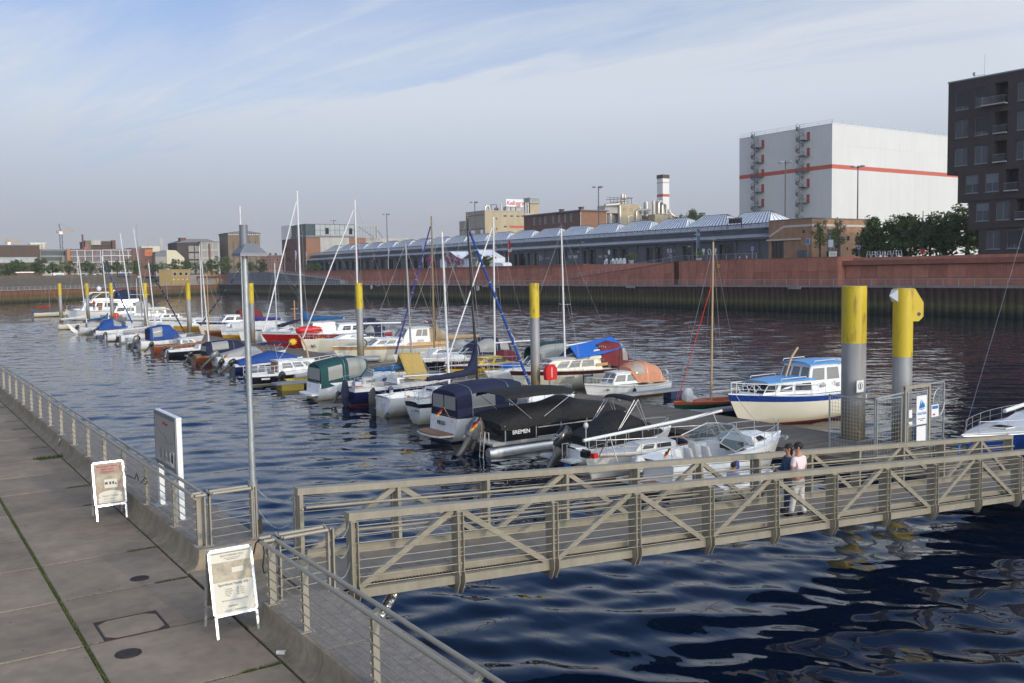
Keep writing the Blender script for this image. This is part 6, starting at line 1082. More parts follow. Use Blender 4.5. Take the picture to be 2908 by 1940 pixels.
# blue sailing yacht far right
b = FT('sailing_yacht', 'big blue hulled sailing yacht with white deckhouse at the right edge', 'sailing yacht', 34.2, 20.2, 12.5, 3.4, .8, .98, tw=.6, rake=1.6, cols=('antifoul_red', 'print_yellow', 'blue_hull', 'blue_hull'), deck='offwhite', ck=(.12, .32), full=1.8, rub='alu')
b.cabin(4.2, 9.0, 2.3, 1.3, .93, .42, sf=1.4, sb=.1, tum=.82, wins=((.15, .3), (.4, .52)), name='deckhouse'); b.cabin(2.6, 4.4, 2.0, 1.9, .9, .7, sf=.5, sb=.05, tum=.85, wins=((.2, .8),), name='dog_house'); b.hatch(9.6, .6, .6, 1.0); b.rail(.05, .94, .5, n=9, r=.011, name='lifelines'); b.mast(4.4, 1.8, 17.0, 'mast_white', .10, spr=(.35, .65), stays=True); b.boom(2.9, 5.0, None, 'mast_white', d=-1, up=.12, r=.09); b.P('mast_dark', 'boom_gallows', lambda m: m.tb([(3.2, -.6, 2.6), (2.2, -.2, 3.4)], .05, 6))
b.P('mast_white', 'spinnaker_pole', lambda m: m.tb([(10.2, .4, 1.75), (3.6, .8, 2.5)], .08, 8)); b.fenders((.5, .7), (1,), 'fender_blue', .12, .5)
# blue roofed cruiser
b = FT('cabin_cruiser', 'white classic cruiser with light blue roofs and wooden mast beside the thick pile', 'motor cruiser', 32.9, 30.9, 9.0, 3.0, 1.25, 1.62, tw=.72, rake=1.2, dip=.05, cols=('antifoul_red', 'antifoul_red', 'cream_gel', 'blue_hull'), full=2.0, ck=(.04, .2), ckd=.4)
b.cabin(4.2, 7.5, 2.35, 1.5, 1.38, .66, sf=.55, sb=.05, tum=.88, wins=((.06, .40), (.46, .70), (.78, .98)), wv=(.28, .78), front=3, roof='roof_blue', over=.10, camber=.08, name='fore_cabin', z1=1.50, h1=.52)
b.cabin(2.1, 4.6, 2.4, 2.0, 1.35, 1.36, sf=.5, sb=.0, tum=.80, wins=((.08, .46), (.54, .92)), wv=(.46, .88), front=3, glass='curtain_glass', frame='white_gel', roof='roof_blue', over=.12, camber=.14, name='wheelhouse'); b.cabin(.5, 2.1, 2.3, 2.4, 1.35, 1.30, sf=.0, sb=.35, tum=.80, wins=((.15, .9),), wv=(.4, .85), back=2, roof='offwhite', over=.05, camber=.12, name='aft_canopy', frame='white_gel', glass='curtain_glass')
b.rail(.42, .985, .55, n=5, mat='mast_white', r=.022, name='bow_rail'); b.P('mast_white', 'roof_rails', lambda m: [m.tb([(x0, y, z), (x0 + .05, y, z + .1), (x1, y, z + .1), (x1 + .05, y, z)], .02, 6) for x0, x1, y, z in ((2.4, 4.0, .95, 2.82), (2.4, 4.0, -.95, 2.82), (4.6, 6.4, .95, 2.12), (4.6, 6.4, -.95, 2.12))]); b.P('spruce', 'wooden_mast', lambda m: m.tb([(5.0, 0, 2.15), (4.75, 0, 2.7), (4.55, 0, 3.1), (4.1, 0, 3.55)], .055, 8)); b.P('steel', 'porthole', lambda m: m.tb([(3.6, 1.13, 1.75), (3.6, 1.19, 1.75)], .12, 12)); b.P('antifoul_blue', 'blue_stripe', lambda m: m.box(.9, 1.9, 1.27, 1.29, .62, .68)); text('name_lettering', 'Tigg', .3, (2.6, 1.17, 1.75), Matrix.Rotation(pi, 4, 'Z') @ FACE_S.to_4x4(), 'print_grey', b.t)
b.P('mast_white', 'bow_seat_rails', lambda m: [m.tb([(7.2 + .35 * k, -.5 + .1 * k, 1.66), (7.35 + .35 * k, -.3, 1.95), (7.35 + .35 * k, .3, 1.95), (7.2 + .35 * k, .5 - .1 * k, 1.66)], .02, 5) for k in range(3)]); b.ropes([((8.7, .2, 1.6), (9.4, 2.2, .6)), ((.3, 1.1, 1.2), (2.5, 2.3, .6))])
# green dinghy with orange deck
b = FT('sailing_dinghy', 'small green sailing dinghy with orange deck and tall tan mast', 'sailing dinghy', 33.6, 35.3, 5.2, 1.7, .55, .75, tw=.6, rake=.4, cols=('green_hull', 'green_hull', 'green_hull', 'orange_deck'), deck='orange_deck', ck=(.15, .55), ckd=.3); b.mast(2.5, .5, 8.9, 'spruce', .06, lean=-.02, spr=(), stays=True); b.P('sail_white', 'sail_heap', lambda m: (m.ell((4.3, .1, .95), .3, .28, .45, 9, 7, .8), m.ell((3.9, -.1, .8), .5, .2, .15, 9, 5))); b.P('flag_red', 'halyard', lambda m: m.tb([(4.9, 0, .8), (2.4, 0, 6.8)], .02, 4)); b.P('sail_white', 'rolled_sail', lambda m: m.tb([(2.4, -.2, .95), (.5, -.15, .95)], .09, 7))
# small white boat with salmon canopy
b = FT('cabin_boat', 'small white clinker boat with salmon pink canopy on the finger pontoon', 'cabin boat', 33.9, 43.0, 6.2, 2.2, .7, .95, tw=.66, rake=.5, dip=.06, cols=('antifoul_red', 'ochre_hull', 'white_gel', 'offwhite'), deck='offwhite', rub='deck_grey', ck=(.05, .45), ckd=.35)
b.cabin(2.6, 4.6, 1.7, 1.2, .82, .62, sf=.45, sb=.05, tum=.84, wins=((.12, .50), (.58, .95)), wv=(.25, .85), front=2, glass='curtain_glass', frame='white_gel', roof='white_gel'); b.cloth([(.6, .85, .75, 1.0), (1.0, .92, .78, 1.75), (1.9, .92, .8, 2.02), (2.8, .85, .85, 1.95), (3.2, .72, 1.4, 1.72)], 'canvas_salmon', wins=((.62, .9, .66, .86),), name='canopy', p=.6, seams=(.25, .55)); b.P('mast_dark', 'short_mast', lambda m: (m.tb([(3.6, 0, 1.4), (3.45, 0, 2.9)], .04, 6), m.box(3.3, 3.7, -.02, .02, 2.3, 2.36))); b.P('wire', 'aerial', lambda m: m.tb([(2.9, .5, 1.8), (2.7, .5, 4.0)], .01, 4)); b.P('rope_white', 'horseshoe_lifebuoy', lambda m: m.tb([(.15, .3 + .24 * cos(a), 1.05 + .3 * sin(a)) for a in [pi * .1 + 1.8 * pi * k / 14 for k in range(15)]], .07, 8)); b.rail(.75, .98, .4, n=3, name='bow_rail'); b.rail(.0, .1, .45, n=1, around='stern', mid=False, name='stern_rail'); b.name('Kluntje', .80, .70, .2, 'print_grey', 1, .2); b.fenders((.55,), (1,), 'black_rubber', .1, .5)
b.P('deck_grey', 'clinker_lands', lambda m: [m.tb([(b.X(t, .55 + .13 * q), b.hw(t) * (.94 + .015 * q) * (1 - .62 * t ** 3 * .42), b.zs(t) * (.3 + .2 * q)) for t in [i / 14 for i in range(14)]], .012, 4) for q in range(3)])
# cream and maroon motor sailer
b = FT('motor_sailer', 'cream and maroon motor sailer with a bright blue tarp over its boom and maroon canvas', 'motor sailer', 32.2, 48.2, 9.0, 2.9, 1.15, 1.45, tw=.74, rake=1.0, cols=('antifoul_red', 'cream_gel', 'cream_gel', 'maroon_hull'), deck='cream_gel', ck=(.03, .2), ckd=.3, rub='maroon_hull')
b.cabin(2.6, 7.2, 2.3, 1.3, 1.2, .72, sf=1.1, sb=.05, tum=.84, mat='cream_gel', wins=((.14, .36), (.40, .58), (.62, .80)), wv=(.32, .84), front=2, glass='curtain_glass', frame='deck_grey', roof='deck_grey'); b.cabin(2.0, 3.6, 2.2, 2.0, 1.9, .55, sf=.6, sb=.0, tum=.86, mat='cream_gel', name='wheelhouse_coaming', wins=((.2, .85),)); b.cloth([(.3, 1.1, 1.25, 2.2, 2), (.7, 1.2, 1.25, 2.75), (1.6, 1.2, 1.3, 2.9), (2.6, 1.1, 1.6, 2.7)], 'canvas_maroon', wins=((.15, .42, .68, .92), (.15, .42, .08, .32)), name='canvas_cockpit', p=.4)
b.mast(4.75, 1.9, 10.2, 'mast_white', .065, lean=.02, spr=(.42,)); b.boom(2.75, 4.0, None, 'mast_white', d=-1, up=.07)
b.P('tarp_blue', 'tarpaulin', lambda m: m.add([(4.4, .05, 2.70), (2.6, .05, 2.95), (.9, .05, 3.15), (4.5, 1.05, 1.95), (2.5, 1.25, 2.2), (.7, 1.15, 2.5), (4.5, -1.05, 1.95), (2.5, -1.25, 2.2), (.7, -1.15, 2.5)], [(0, 1, 4, 3), (1, 2, 5, 4), (0, 6, 7, 1), (1, 7, 8, 2)], False)); b.P('rope_white', 'fairy_lights', lambda m: [m.ell((3.2 - .16 * k, 1.0, 2.55 - .02 * (k - 4) ** 2 + .1), .035, .035, .035, 6, 4) for k in range(9)])
b.P('wood_light', 'name_board', lambda m: m.box(2.2, 3.1, 1.16, 1.19, 1.42, 1.6)); text('name_lettering', 'CONDOR', .16, (2.5, 1.10, 1.78), Matrix.Rotation(pi, 4, 'Z') @ FACE_S.to_4x4(), 'print_grey', b.t); b.P('screen', 'hull_lights', lambda m: [m.box(x, x + .7, 1.41, 1.425, .82, .95) for x in (3.6, 5.1)]); b.rail(.45, .98, .5, n=5, name='bow_rail'); b.fenders((.42, .5), (1,), 'black_rubber', .03, .8)
# white speedboat with green canvas
b = FT('speedboat', 'white sports boat with green topped clear canvas behind the cream motor sailer', 'motor boat', 32.4, 51.4, 7.4, 2.5, .95, 1.15, cols=('antifoul_dark', 'black_hull', 'white_gel', 'white_gel'), rake=1.1); b.cloth([(.6, 1.0, 1.0, 2.5), (1.4, 1.05, 1.0, 2.75), (3.0, 1.05, 1.1, 2.7), (3.7, .95, 1.4, 2.45)], 'canvas_teal', wins=((.0, .98, .04, .34), (.0, .98, .66, .96)), name='canvas_top', p=.42, ends=(True, False)); b.screen(3.2, 4.6, 2.1, 1.4, 1.12, .75, rake=.8); b.cabin(4.3, 6.4, 1.7, .8, 1.08, .2, sf=.8); b.P('tarp_blue', 'blue_tarp', lambda m: m.ell((5.2, -.2, 1.35), .9, .75, .18, 12, 6)); b.rail(.55, .97, .4, n=4)
# yellow sloop
b = FT('sailing_boat', 'yellow hulled sloop with maroon topsides, white mast and furled white genoa', 'sailing boat', 32.2, 56.4, 7.8, 2.4, 1.0, 1.15, tw=.6, rake=.9, cols=('antifoul_dark', 'yellow_hull', 'yellow_hull', 'maroon_hull'), deck='offwhite', ck=(.08, .35), rub='maroon_hull'); b.cabin(2.8, 5.4, 1.6, 1.1, 1.05, .45, sf=.6, sb=.05, mat='yellow_hull', wins=((.15, .5), (.6, .85)), roof='yellow_hull'); b.cloth([(1.9, .9, 1.1, 1.5), (2.3, .92, 1.1, 1.9), (3.0, .8, 1.3, 1.95), (3.4, .7, 1.5, 1.6)], 'canvas_maroon', name='sprayhood', p=.6); b.mast(3.6, 1.5, 11.4, 'mast_white', .075, lean=-.01, spr=(.5,), furl='mast_white', fr=.06); b.boom(2.5, 3.4, None, 'mast_white', d=-1, up=.0); b.rail(.1, .9, .55, n=6, r=.01, name='lifelines'); b.rail(.88, .99, .6, n=2, name='pulpit'); b.P('ochre_hull', 'horseshoe_buoy', lambda m: (m.box(.3, .6, .6, 1.0, 1.2, 1.6), m.box(.3, .6, -1.0, -.6, 1.2, 1.6))); b.P('rope_white', 'lifebuoy', lambda m: m.tb([(5.2 + .12 * cos(2 * pi * k / 12), .98, 1.0 + .12 * sin(2 * pi * k / 12)) for k in range(13)], .035, 6)); b.flag(5.0, .8, 1.1, .5, ('leaf_mid', 'flag_white'), .0, .35, 'pennant')
# black and white motor boat with navy canopy
b = FT('sports_cruiser', 'white over black sports boat with navy canopy and clear panels', 'motor cruiser', 33.2, 61.2, 7.8, 2.5, 1.05, 1.25, cols=('antifoul_dark', 'black_hull', 'black_hull', 'white_gel'), rake=1.2); b.cloth([(.6, 1.05, 1.1, 2.1), (1.4, 1.12, 1.1, 2.5), (2.8, 1.1, 1.15, 2.55), (3.8, .95, 1.35, 2.0), (4.4, .7, 1.4, 1.5)], 'canvas_navy', wins=((.38, .66, .66, .92), (.08, .3, .68, .9)), name='canvas_canopy', p=.55, seams=(.35, .7)); b.screen(3.4, 4.9, 2.0, 1.4, 1.22, .6, rake=.8); b.cabin(4.6, 6.6, 1.7, .8, 1.2, .2, sf=.8); b.rail(.5, .97, .5, n=4); b.P('steel', 'davit', lambda m: m.tb([(.1, .8, 1.1), (.2, .8, 2.4), (.6, .8, 2.9)], .05, 6)); b.P('maroon_hull', 'maroon_stripe', lambda m: m.tb([(b.X(t, .9), b.hw(t) * .985 + .02, b.zs(t) * .84) for t in [i / 14 for i in range(14)]], .035, 5))
# tan boom cover sloop
b = FT('sailing_boat', 'white sloop with tan mast, tan sail cover and dark blue furled sail', 'sailing boat', 33.0, 65.6, 8.6, 2.6, 1.05, 1.2, tw=.6, rake=1.1, cols=('antifoul_dark', 'white_gel', 'white_gel', 'white_gel'), deck='offwhite', ck=(.08, .34)); b.cabin(2.9, 5.6, 1.7, 1.1, 1.1, .42, sf=.6, sb=.05, wins=((.12, .45), (.55, .85))); b.mast(4.95, 1.6, 12.0, 'mast_tan', .085, lean=.0, spr=(.46,), furl='canvas_purple', fr=.085); b.boom(2.2, 4.3, 'canvas_tan', d=-1, up=.02, fat=.34, hood=1.2, mat='mast_tan'); b.cloth([(1.9, .95, 1.15, 1.6), (2.4, .98, 1.15, 2.1), (3.1, .85, 1.3, 2.1), (3.5, .7, 1.55, 1.75)], 'canvas_grey', name='sprayhood', p=.6, wins=((.55, .95, .15, .4), (.55, .95, .6, .85))); b.rail(.02, .95, .55, n=7, r=.01, name='lifelines'); b.flag(.1, .5, 1.1, 1.4, GER, -.6, .4)
# wooden cabin cruiser
b = FT('cabin_cruiser', 'white cabin cruiser with varnished wood sides named Idylle', 'motor cruiser', 31.5, 73.8, 11.0, 3.2, 1.3, 1.55, tw=.74, rake=1.3, cols=('antifoul_dark', 'offwhite', 'cream_gel', 'wood_light'), rub='wood_light', ck=(.03, .16), ckd=.3, full=2.0)
b.cabin(3.2, 7.9, 2.5, 1.5, 1.42, .52, sf=.9, sb=.05, tum=.86, wins=((.30, .52), (.56, .72), (.76, .92)), wv=(.3, .78), glass='curtain_glass', frame='wood_light', roof='white_gel', over=.08, front=2); b.cabin(2.3, 5.2, 2.4, 2.1, 1.42, 1.35, sf=.9, sb=.0, tum=.84, wins=((.10, .30), (.34, .56)), wv=(.5, .9), front=3, glass='curtain_glass', frame='wood_light', roof='offwhite', over=.12, name='wheelhouse'); b.cloth([(.5, 1.15, 1.4, 2.4), (1.2, 1.18, 1.4, 2.65), (2.35, 1.12, 1.4, 2.72)], 'canvas_tan', name='aft_canvas', p=.38, wins=((.15, .75, .66, .9),)); b.P('wood_light', 'varnished_side_panel', lambda m: m.add([(.4, 1.26, 1.15), (5.2, 1.30, 1.2), (4.4, 1.27, 1.6), (.4, 1.22, 1.5)], [(0, 1, 2, 3)])); b.rail(.55, .99, .55, n=6, name='bow_rail'); text('name_lettering', 'Idylle', .32, (3.3, 1.24, 1.72), Matrix.Rotation(pi, 4, 'Z') @ FACE_S.to_4x4(), 'print_grey', b.t, shear=.3); b.flag(2.4, 0, 2.8, .7, ('flag_red', 'flag_white'), -.2, .4); b.P('black_rubber', 'hanging_fender_ring', lambda m: m.tb([(8.6 + .3 * cos(2 * pi * k / 14), 1.0, 1.75 + .3 * sin(2 * pi * k / 14)) for k in range(15)], .05, 6)); b.mast(6.4, 1.9, 3.4, 'mast_white', .03, spr=(), stays=False)
t = thing('inflatable_dinghy', 'grey inflatable dinghy lying on the pontoon planks', 'inflatable', (32.2, 69.0, DZ), rd(150), None); q = MB('finger_alu')
for sy in (-.45, .45): q.tb([(-1.2, sy, .26), (.7, sy, .26), (1.2, sy * .6, .34), (1.45, 0, .42)], .2, 10)
q.bd('side_tubes', t); MB('engine_leg').box(-1.1, .9, -.4, .4, .1, .16).bd('floor', t); MB('rope_white').tb([(-1.0, -.66, .3), (0, -.68, .2), (1.0, -.55, .34)], .015, 5).bd('grab_line', t)
# white racing yacht with navy sprayhood
b = FT('sailing_yacht', 'cream white cruising yacht with navy sprayhood lettered hanse', 'sailing yacht', 33.0, 84.6, 10.5, 3.2, 1.25, 1.5, tw=.78, rake=.6, cols=('antifoul_dark', 'cream_gel', 'cream_gel', 'cream_gel'), deck='white_gel', ck=(.06, .32), ckd=.35); b.cabin(3.4, 7.4, 2.1, 1.2, 1.35, .42, sf=1.3, sb=.05, tum=.8, wins=((.12, .7),), wv=(.35, .7)); b.cloth([(2.2, 1.1, 1.4, 1.7), (2.8, 1.12, 1.4, 2.45), (3.6, 1.0, 1.5, 2.55), (4.3, .8, 1.75, 1.9)], 'canvas_navy', name='sprayhood', p=.6, wins=((.58, .95, .62, .88), (.58, .95, .12, .38))); b.mast(4.6, 1.75, 14.7, 'mast_white', .10, spr=(.35, .66), furl='mast_white', fr=.06); b.boom(2.75, 4.6, None, 'mast_white', d=-1, up=-.02, r=.09); b.rail(.02, .9, .6, n=8, r=.011, name='lifelines'); b.rail(.9, .99, .62, n=2, name='pulpit'); b.name('hanse', .90, .62, .42, 'print_dark', 1); b.P('print_grey', 'bow_emblem', lambda m: m.add([(9.3, .78, .75), (9.45, .70, 1.15), (9.6, .66, .75)], [(0, 1, 2)]))
# red ketch with the sun emblem
b = FT('sailing_yacht', 'red hulled yacht with yellow sun on its bow, white deckhouse and blue sail cover', 'sailing yacht', 32.0, 92.6, 14.0, 3.6, 1.35, 1.75, tw=.6, rake=1.7, dip=.05, cols=('antifoul_red', 'white_gel', 'red_hull', 'red_hull'), deck='offwhite', ck=(.08, .25), full=1.8); b.cabin(3.4, 6.4, 2.4, 1.9, 1.45, .9, sf=.5, sb=.05, wins=((.1, .4), (.5, .8)), roof='white_gel'); b.cabin(6.4, 9.2, 2.2, 1.4, 1.5, 1.1, sf=.5, sb=.1, wins=((.1, .35), (.42, .65), (.72, .92)), front=3, roof='white_gel', name='wheelhouse'); b.mast(9.7, 1.9, 16.1, 'mast_white', .11, lean=.004, spr=(.4, .68), furl='mast_white', fr=.08); b.boom(2.85, 4.7, 'canvas_midblue', d=-1, up=.02, fat=.42, hood=.9); b.P('red_plastic', 'red_covered_dinghy', lambda m: m.ell((9.3, .9, 1.95), 1.5, .6, .42, 14, 8, .8)); b.cloth([(.8, 1.1, 1.5, 2.0), (1.6, 1.15, 1.5, 2.8), (2.8, 1.05, 1.6, 2.8), (3.4, .9, 1.9, 2.3)], 'canvas_navy', name='sprayhood', p=.6); b.rail(.03, .96, .65, n=10, r=.014, name='lifelines')
def sun_pts():
 tt = .86; o = []
 for k in range(24):
  a = 2 * pi * k / 24; r = .36 if k % 2 == 0 else .19; o.append((tt * 14 - 1.0 + r * 1.3 * cos(a), .85 + r * 1.2 * sin(a)))
 return o
pts = sun_pts(); b.P('print_yellow', 'sun_emblem', lambda m: m.add([(x, (b.hw(x / 14 + .04) * .955 * (1 - .62 * (x / 14) ** 3 * .3) + .06), z) for x, z in pts], [tuple(range(24))], False)); b.name('Sunshine', .60, .72, .42, 'print_yellow', 1); b.P('white_gel', 'white_port', lambda m: m.box(8.4, 9.0, 1.72, 1.76, .98, 1.06))
# the smaller yachts beyond the red one
b = FT('sailing_yacht', 'white yacht with purple boom cover hidden behind the lamp post', 'sailing yacht', 33.2, 103.5, 9.5, 3.0, 1.2, 1.4, tw=.7, cols=WH, deck='offwhite', ck=(.08, .34)); b.cabin(3.2, 6.4, 2.0, 1.2, 1.25, .45, sf=.9, wins=((.1, .75),)); b.mast(8.9, 1.6, 15.2, 'mast_white', .10, lean=-.005, spr=(.4, .68), bow=False); b.boom(2.6, 4.4, 'canvas_purple', d=-1, up=.0, fat=.4, hood=1.1); b.rail(.03, .96, .6, n=7, r=.012)
b = FT('sailing_boat', 'white sloop with navy boom cover raised at an angle beside the red yacht', 'sailing boat', 34.0, 98.6, 8.6, 2.7, 1.15, 1.3, tw=.7, cols=WH, deck='offwhite', ck=(.08, .34)); b.cabin(3.0, 5.8, 1.9, 1.2, 1.2, .4, sf=.8, wins=((.1, .75),)); b.mast(6.8, 1.5, 8.9, 'mast_white', .06, spr=(.55,)); b.boom(1.9, 3.2, 'canvas_navy', d=-1, up=.28, fat=.3, hood=.0); b.rail(.03, .96, .6, n=6, r=.011); b.P('wood_light', 'wooden_cross_mast', lambda m: (m.tb([(4.6, -.4, 1.6), (4.6, -.4, 4.8)], .07, 6), m.tb([(4.2, -.4, 3.9), (5.0, -.4, 3.9)], .04, 5)))
b = FT('sailing_boat', 'ochre hulled boat low in the row behind the lamp post', 'sailing boat', 32.6, 107.8, 7.5, 2.3, 1.0, 1.15, tw=.7, cols=('antifoul_dark', 'ochre_hull', 'ochre_hull', 'white_gel'), deck='white_gel', ck=(.1, .35)); b.cabin(2.8, 5.0, 1.6, 1.0, 1.05, .4, wins=((.1, .8),)); b.rail(.5, .97, .5, n=4, r=.012)
b = FT('covered_yacht', 'white yacht wholly wrapped in a pale winter cover', 'sailing yacht', 34.0, 112.8, 8.5, 2.7, 1.2, 1.4, tw=.7, cols=WH); b.cloth([(.4, 1.1, 1.2, 1.8), (2.5, 1.25, 1.2, 2.2), (5.0, 1.1, 1.25, 2.3), (7.2, .5, 1.35, 1.9)], 'sail_white', name='winter_cover', p=.9); b.mast(5.2, 1.7, 2.6, 'mast_white', .06, spr=(), stays=False)
b = FT('sailing_boat', 'cream yacht with white cabin and navy furled sail on its forestay', 'sailing boat', 33.4, 119.6, 8.8, 2.7, 1.15, 1.35, tw=.7, cols=('antifoul_dark', 'cream_gel', 'cream_gel', 'cream_gel'), deck='offwhite', ck=(.08, .34)); b.cabin(3.0, 5.8, 1.9, 1.2, 1.2, .45, sf=.8, wins=((.1, .8),)); b.rail(.03, .97, .6, n=7, r=.014); b.mast(2.6, 1.6, 9.6, 'mast_white', .07, lean=.02, spr=(.5,), furl='canvas_navy', fr=.10)
b = FT('motor_cruiser', 'white motor cruiser with red canopy top beyond the cream yacht', 'motor cruiser', 35.5, 127.5, 9.0, 2.9, 1.3, 1.6, cols=('antifoul_dark', 'antifoul_dark', 'white_gel', 'navy_hull')); b.cabin(2.8, 6.2, 2.3, 1.6, 1.4, .9, sf=.8, wins=((.1, .45), (.55, .9)), front=2, roof='white_gel'); b.cloth([(.5, 1.2, 1.4, 2.6), (1.4, 1.25, 1.4, 3.2), (2.9, 1.2, 1.5, 3.2), (3.6, 1.0, 2.2, 2.9)], 'canvas_maroon', name='canopy', p=.45); b.rail(.35, .97, .6, n=6, r=.016)
b = FT('dark_launch', 'dark varnished open launch with a wooden mast by the far pile', 'motor boat', 33.0, 116.0, 6.8, 2.1, .85, 1.05, cols=('antifoul_dark', 'black_hull', 'mahogany', 'teak'), deck='teak', ck=(.12, .6)); b.mast(6.2, .9, 7.8, 'wood_light', .07, spr=(), stays=False, r1=.05); b.rail(.5, .97, .5, n=4, r=.014)
b = FT('sailing_boat', 'white sloop with bare mast and tall blue furled sail among the far boats', 'sailing boat', 34.0, 137.0, 8.4, 2.6, 1.1, 1.3, tw=.7, cols=WH, deck='offwhite', ck=(.1, .35)); b.cabin(3.0, 5.4, 1.8, 1.1, 1.15, .42, wins=((.1, .8),)); b.mast(3.6, 1.5, 12.0, 'mast_white', .08, spr=(.5,)); b.rail(.03, .97, .6, n=6, r=.014)
b = FT('yellow_sided_boat', 'white boat with a yellow waterline side by the far pile left of the ochre hut', 'motor boat', 33.6, 133.0, 7.4, 2.4, .9, 1.15, cols=('antifoul_dark', 'ochre_hull', 'ochre_hull', 'white_gel')); b.cabin(2.6, 5.0, 1.8, 1.1, 1.0, .5, wins=((.1, .8),)); b.rail(.3, .97, .5, n=5, r=.014)
b = FT('ketch', 'old white ketch with the tallest far mast and radar reflector left of the ochre hut', 'sailing yacht', 31.5, 151.0, 11.0, 3.1, 1.2, 1.7, tw=.55, cols=('antifoul_dark', 'grey_hull', 'grey_hull', 'white_gel'), deck='offwhite', ck=(.08, .3)); b.cabin(3.4, 6.4, 2.0, 1.4, 1.3, .6, wins=((.1, .45), (.55, .85))); b.mast(8.8, 1.6, 15.8, 'mast_grey', .10, lean=.012, spr=(.42, .72)); b.boom(2.6, 4.2, 'sail_white', d=-1, fat=.45, hood=.6); b.rail(.03, .97, .7, n=7, r=.016); b.P('engine_white', 'radar_scanner', lambda m: (m.ell((9.0, 0, 7.7), .25, .25, .18, 8, 5), m.tb([(7.6, 0, 5.0), (10.4, 0, 5.1)], .03, 5)))
b = FT('sailing_boat', 'white sloop with a pale furled sail slanting beside the old ketch', 'sailing boat', 30.0, 145.0, 8.0, 2.5, 1.0, 1.3, tw=.7, cols=WH, deck='offwhite', ck=(.1, .35)); b.cabin(3.0, 5.4, 1.7, 1.1, 1.1, .42, wins=((.1, .8),)); b.mast(7.0, 1.5, 14.0, 'mast_white', .09, lean=.09, spr=(), stays=False); b.rail(.03, .97, .6, n=6, r=.014)
# convert lettering to plain meshes so every word is a real object
def bake_text():
 dg = bpy.context.evaluated_depsgraph_get()
 for o in [o for o in bpy.data.objects if o.type == 'FONT']:
  me = bpy.data.meshes.new_from_object(o.evaluated_get(dg)); me.name = o.name
  n = bpy.data.objects.new('tmp', me); COL.objects.link(n); n.parent = o.parent; n.matrix_local = o.matrix_local.copy()
  nm = o.name
  for k in o.keys():
   if k in ('label', 'category', 'kind', 'group'): n[k] = o[k]
  bpy.data.objects.remove(o); n.name = nm
# ------------------------------------------------------------------ buildings
WMESH = {}
def window(parent, face, x, z, w, h, nu=2, nv=1, frame='frame_white', glass='win_glass', depth=.22, blind=0.0, bmat='blind_grey', name='window', o=(0, 0, 0), sill=None):
 """face 'S' looks to -Y, 'W' looks to -X; x runs to the viewer's right along the face from o"""
 key = (round(w, 2), round(h, 2), nu, nv, frame, glass, depth, blind, bmat, sill)
 if key not in WMESH:
  b = MB(frame); f = min(.09, w * .07); d = depth
  b.box(0, w, d, d + .06, 0, f); b.box(0, w, d, d + .06, h - f, h); b.box(0, f, d, d + .06, f, h - f); b.box(w - f, w, d, d + .06, f, h - f)
  for i in range(1, nu): b.box(w * i / nu - f * .45, w * i / nu + f * .45, d, d + .05, f, h - f)
  for i in range(1, nv): b.box(f, w - f, d + .004, d + .045, h * i / nv - f * .4, h * i / nv + f * .4)
  b.m(glass).add([(f, d + .04, f), (w - f, d + .04, f), (w - f, d + .04, h - f), (f, d + .04, h - f)], [(0, 1, 2, 3)])
  if blind: b.m(bmat).box(f, w - f, d - .03, d - .005, h * (1 - blind), h - f)
  if sill: b.m(sill).box(-.05, w + .05, -.08, d, -.1, -.005)
  WMESH[key] = b.mesh(name)
 if face == 'S': return put(WMESH[key], name, parent, (o[0] + x, o[1], o[2] + z))
 return put(WMESH[key], name, parent, (o[0], o[1] - x, o[2] + z), rot=(0, 0, -pi / 2))
def facade(parent, face, Wd, Ht, holes, mat, o=(0, 0, 0), depth=.22, name='wall', th=None):
 """wall with real openings; holes = (x0, x1, z0, z1)"""
 us = sorted({0, Wd} | {v for h in holes for v in h[:2]}); vs_ = sorted({0, Ht} | {v for h in holes for v in h[2:4]})
 b = MB(mat)
 for i in range(len(us) - 1):
  for j in range(len(vs_) - 1):
   u, v = (us[i] + us[i + 1]) / 2, (vs_[j] + vs_[j + 1]) / 2
   if any(h[0] < u < h[1] and h[2] < v < h[3] for h in holes): continue
   b.add([(us[i], 0, vs_[j]), (us[i + 1], 0, vs_[j]), (us[i + 1], 0, vs_[j + 1]), (us[i], 0, vs_[j + 1])], [(0, 1, 2, 3)], False)
 for u0, u1, v0, v1 in [h[:4] for h in holes]:
  d = depth + .06; p = [(u0, v0), (u1, v0), (u1, v1), (u0, v1)]
  for k in range(4): a, c = p[k], p[(k + 1) % 4]; b.add([(a[0], 0, a[1]), (c[0], 0, c[1]), (c[0], d, c[1]), (a[0], d, a[1])], [(0, 1, 2, 3)], False)
 return put(b.mesh(name), name, parent, o, rot=(0, 0, 0 if face == 'S' else -pi / 2))
def grid(x0, nx, px, w, z0, nz, pz, h): return [(x0 + i * px, x0 + i * px + w, z0 + j * pz, z0 + j * pz + h) for j in range(nz) for i in range(nx)]
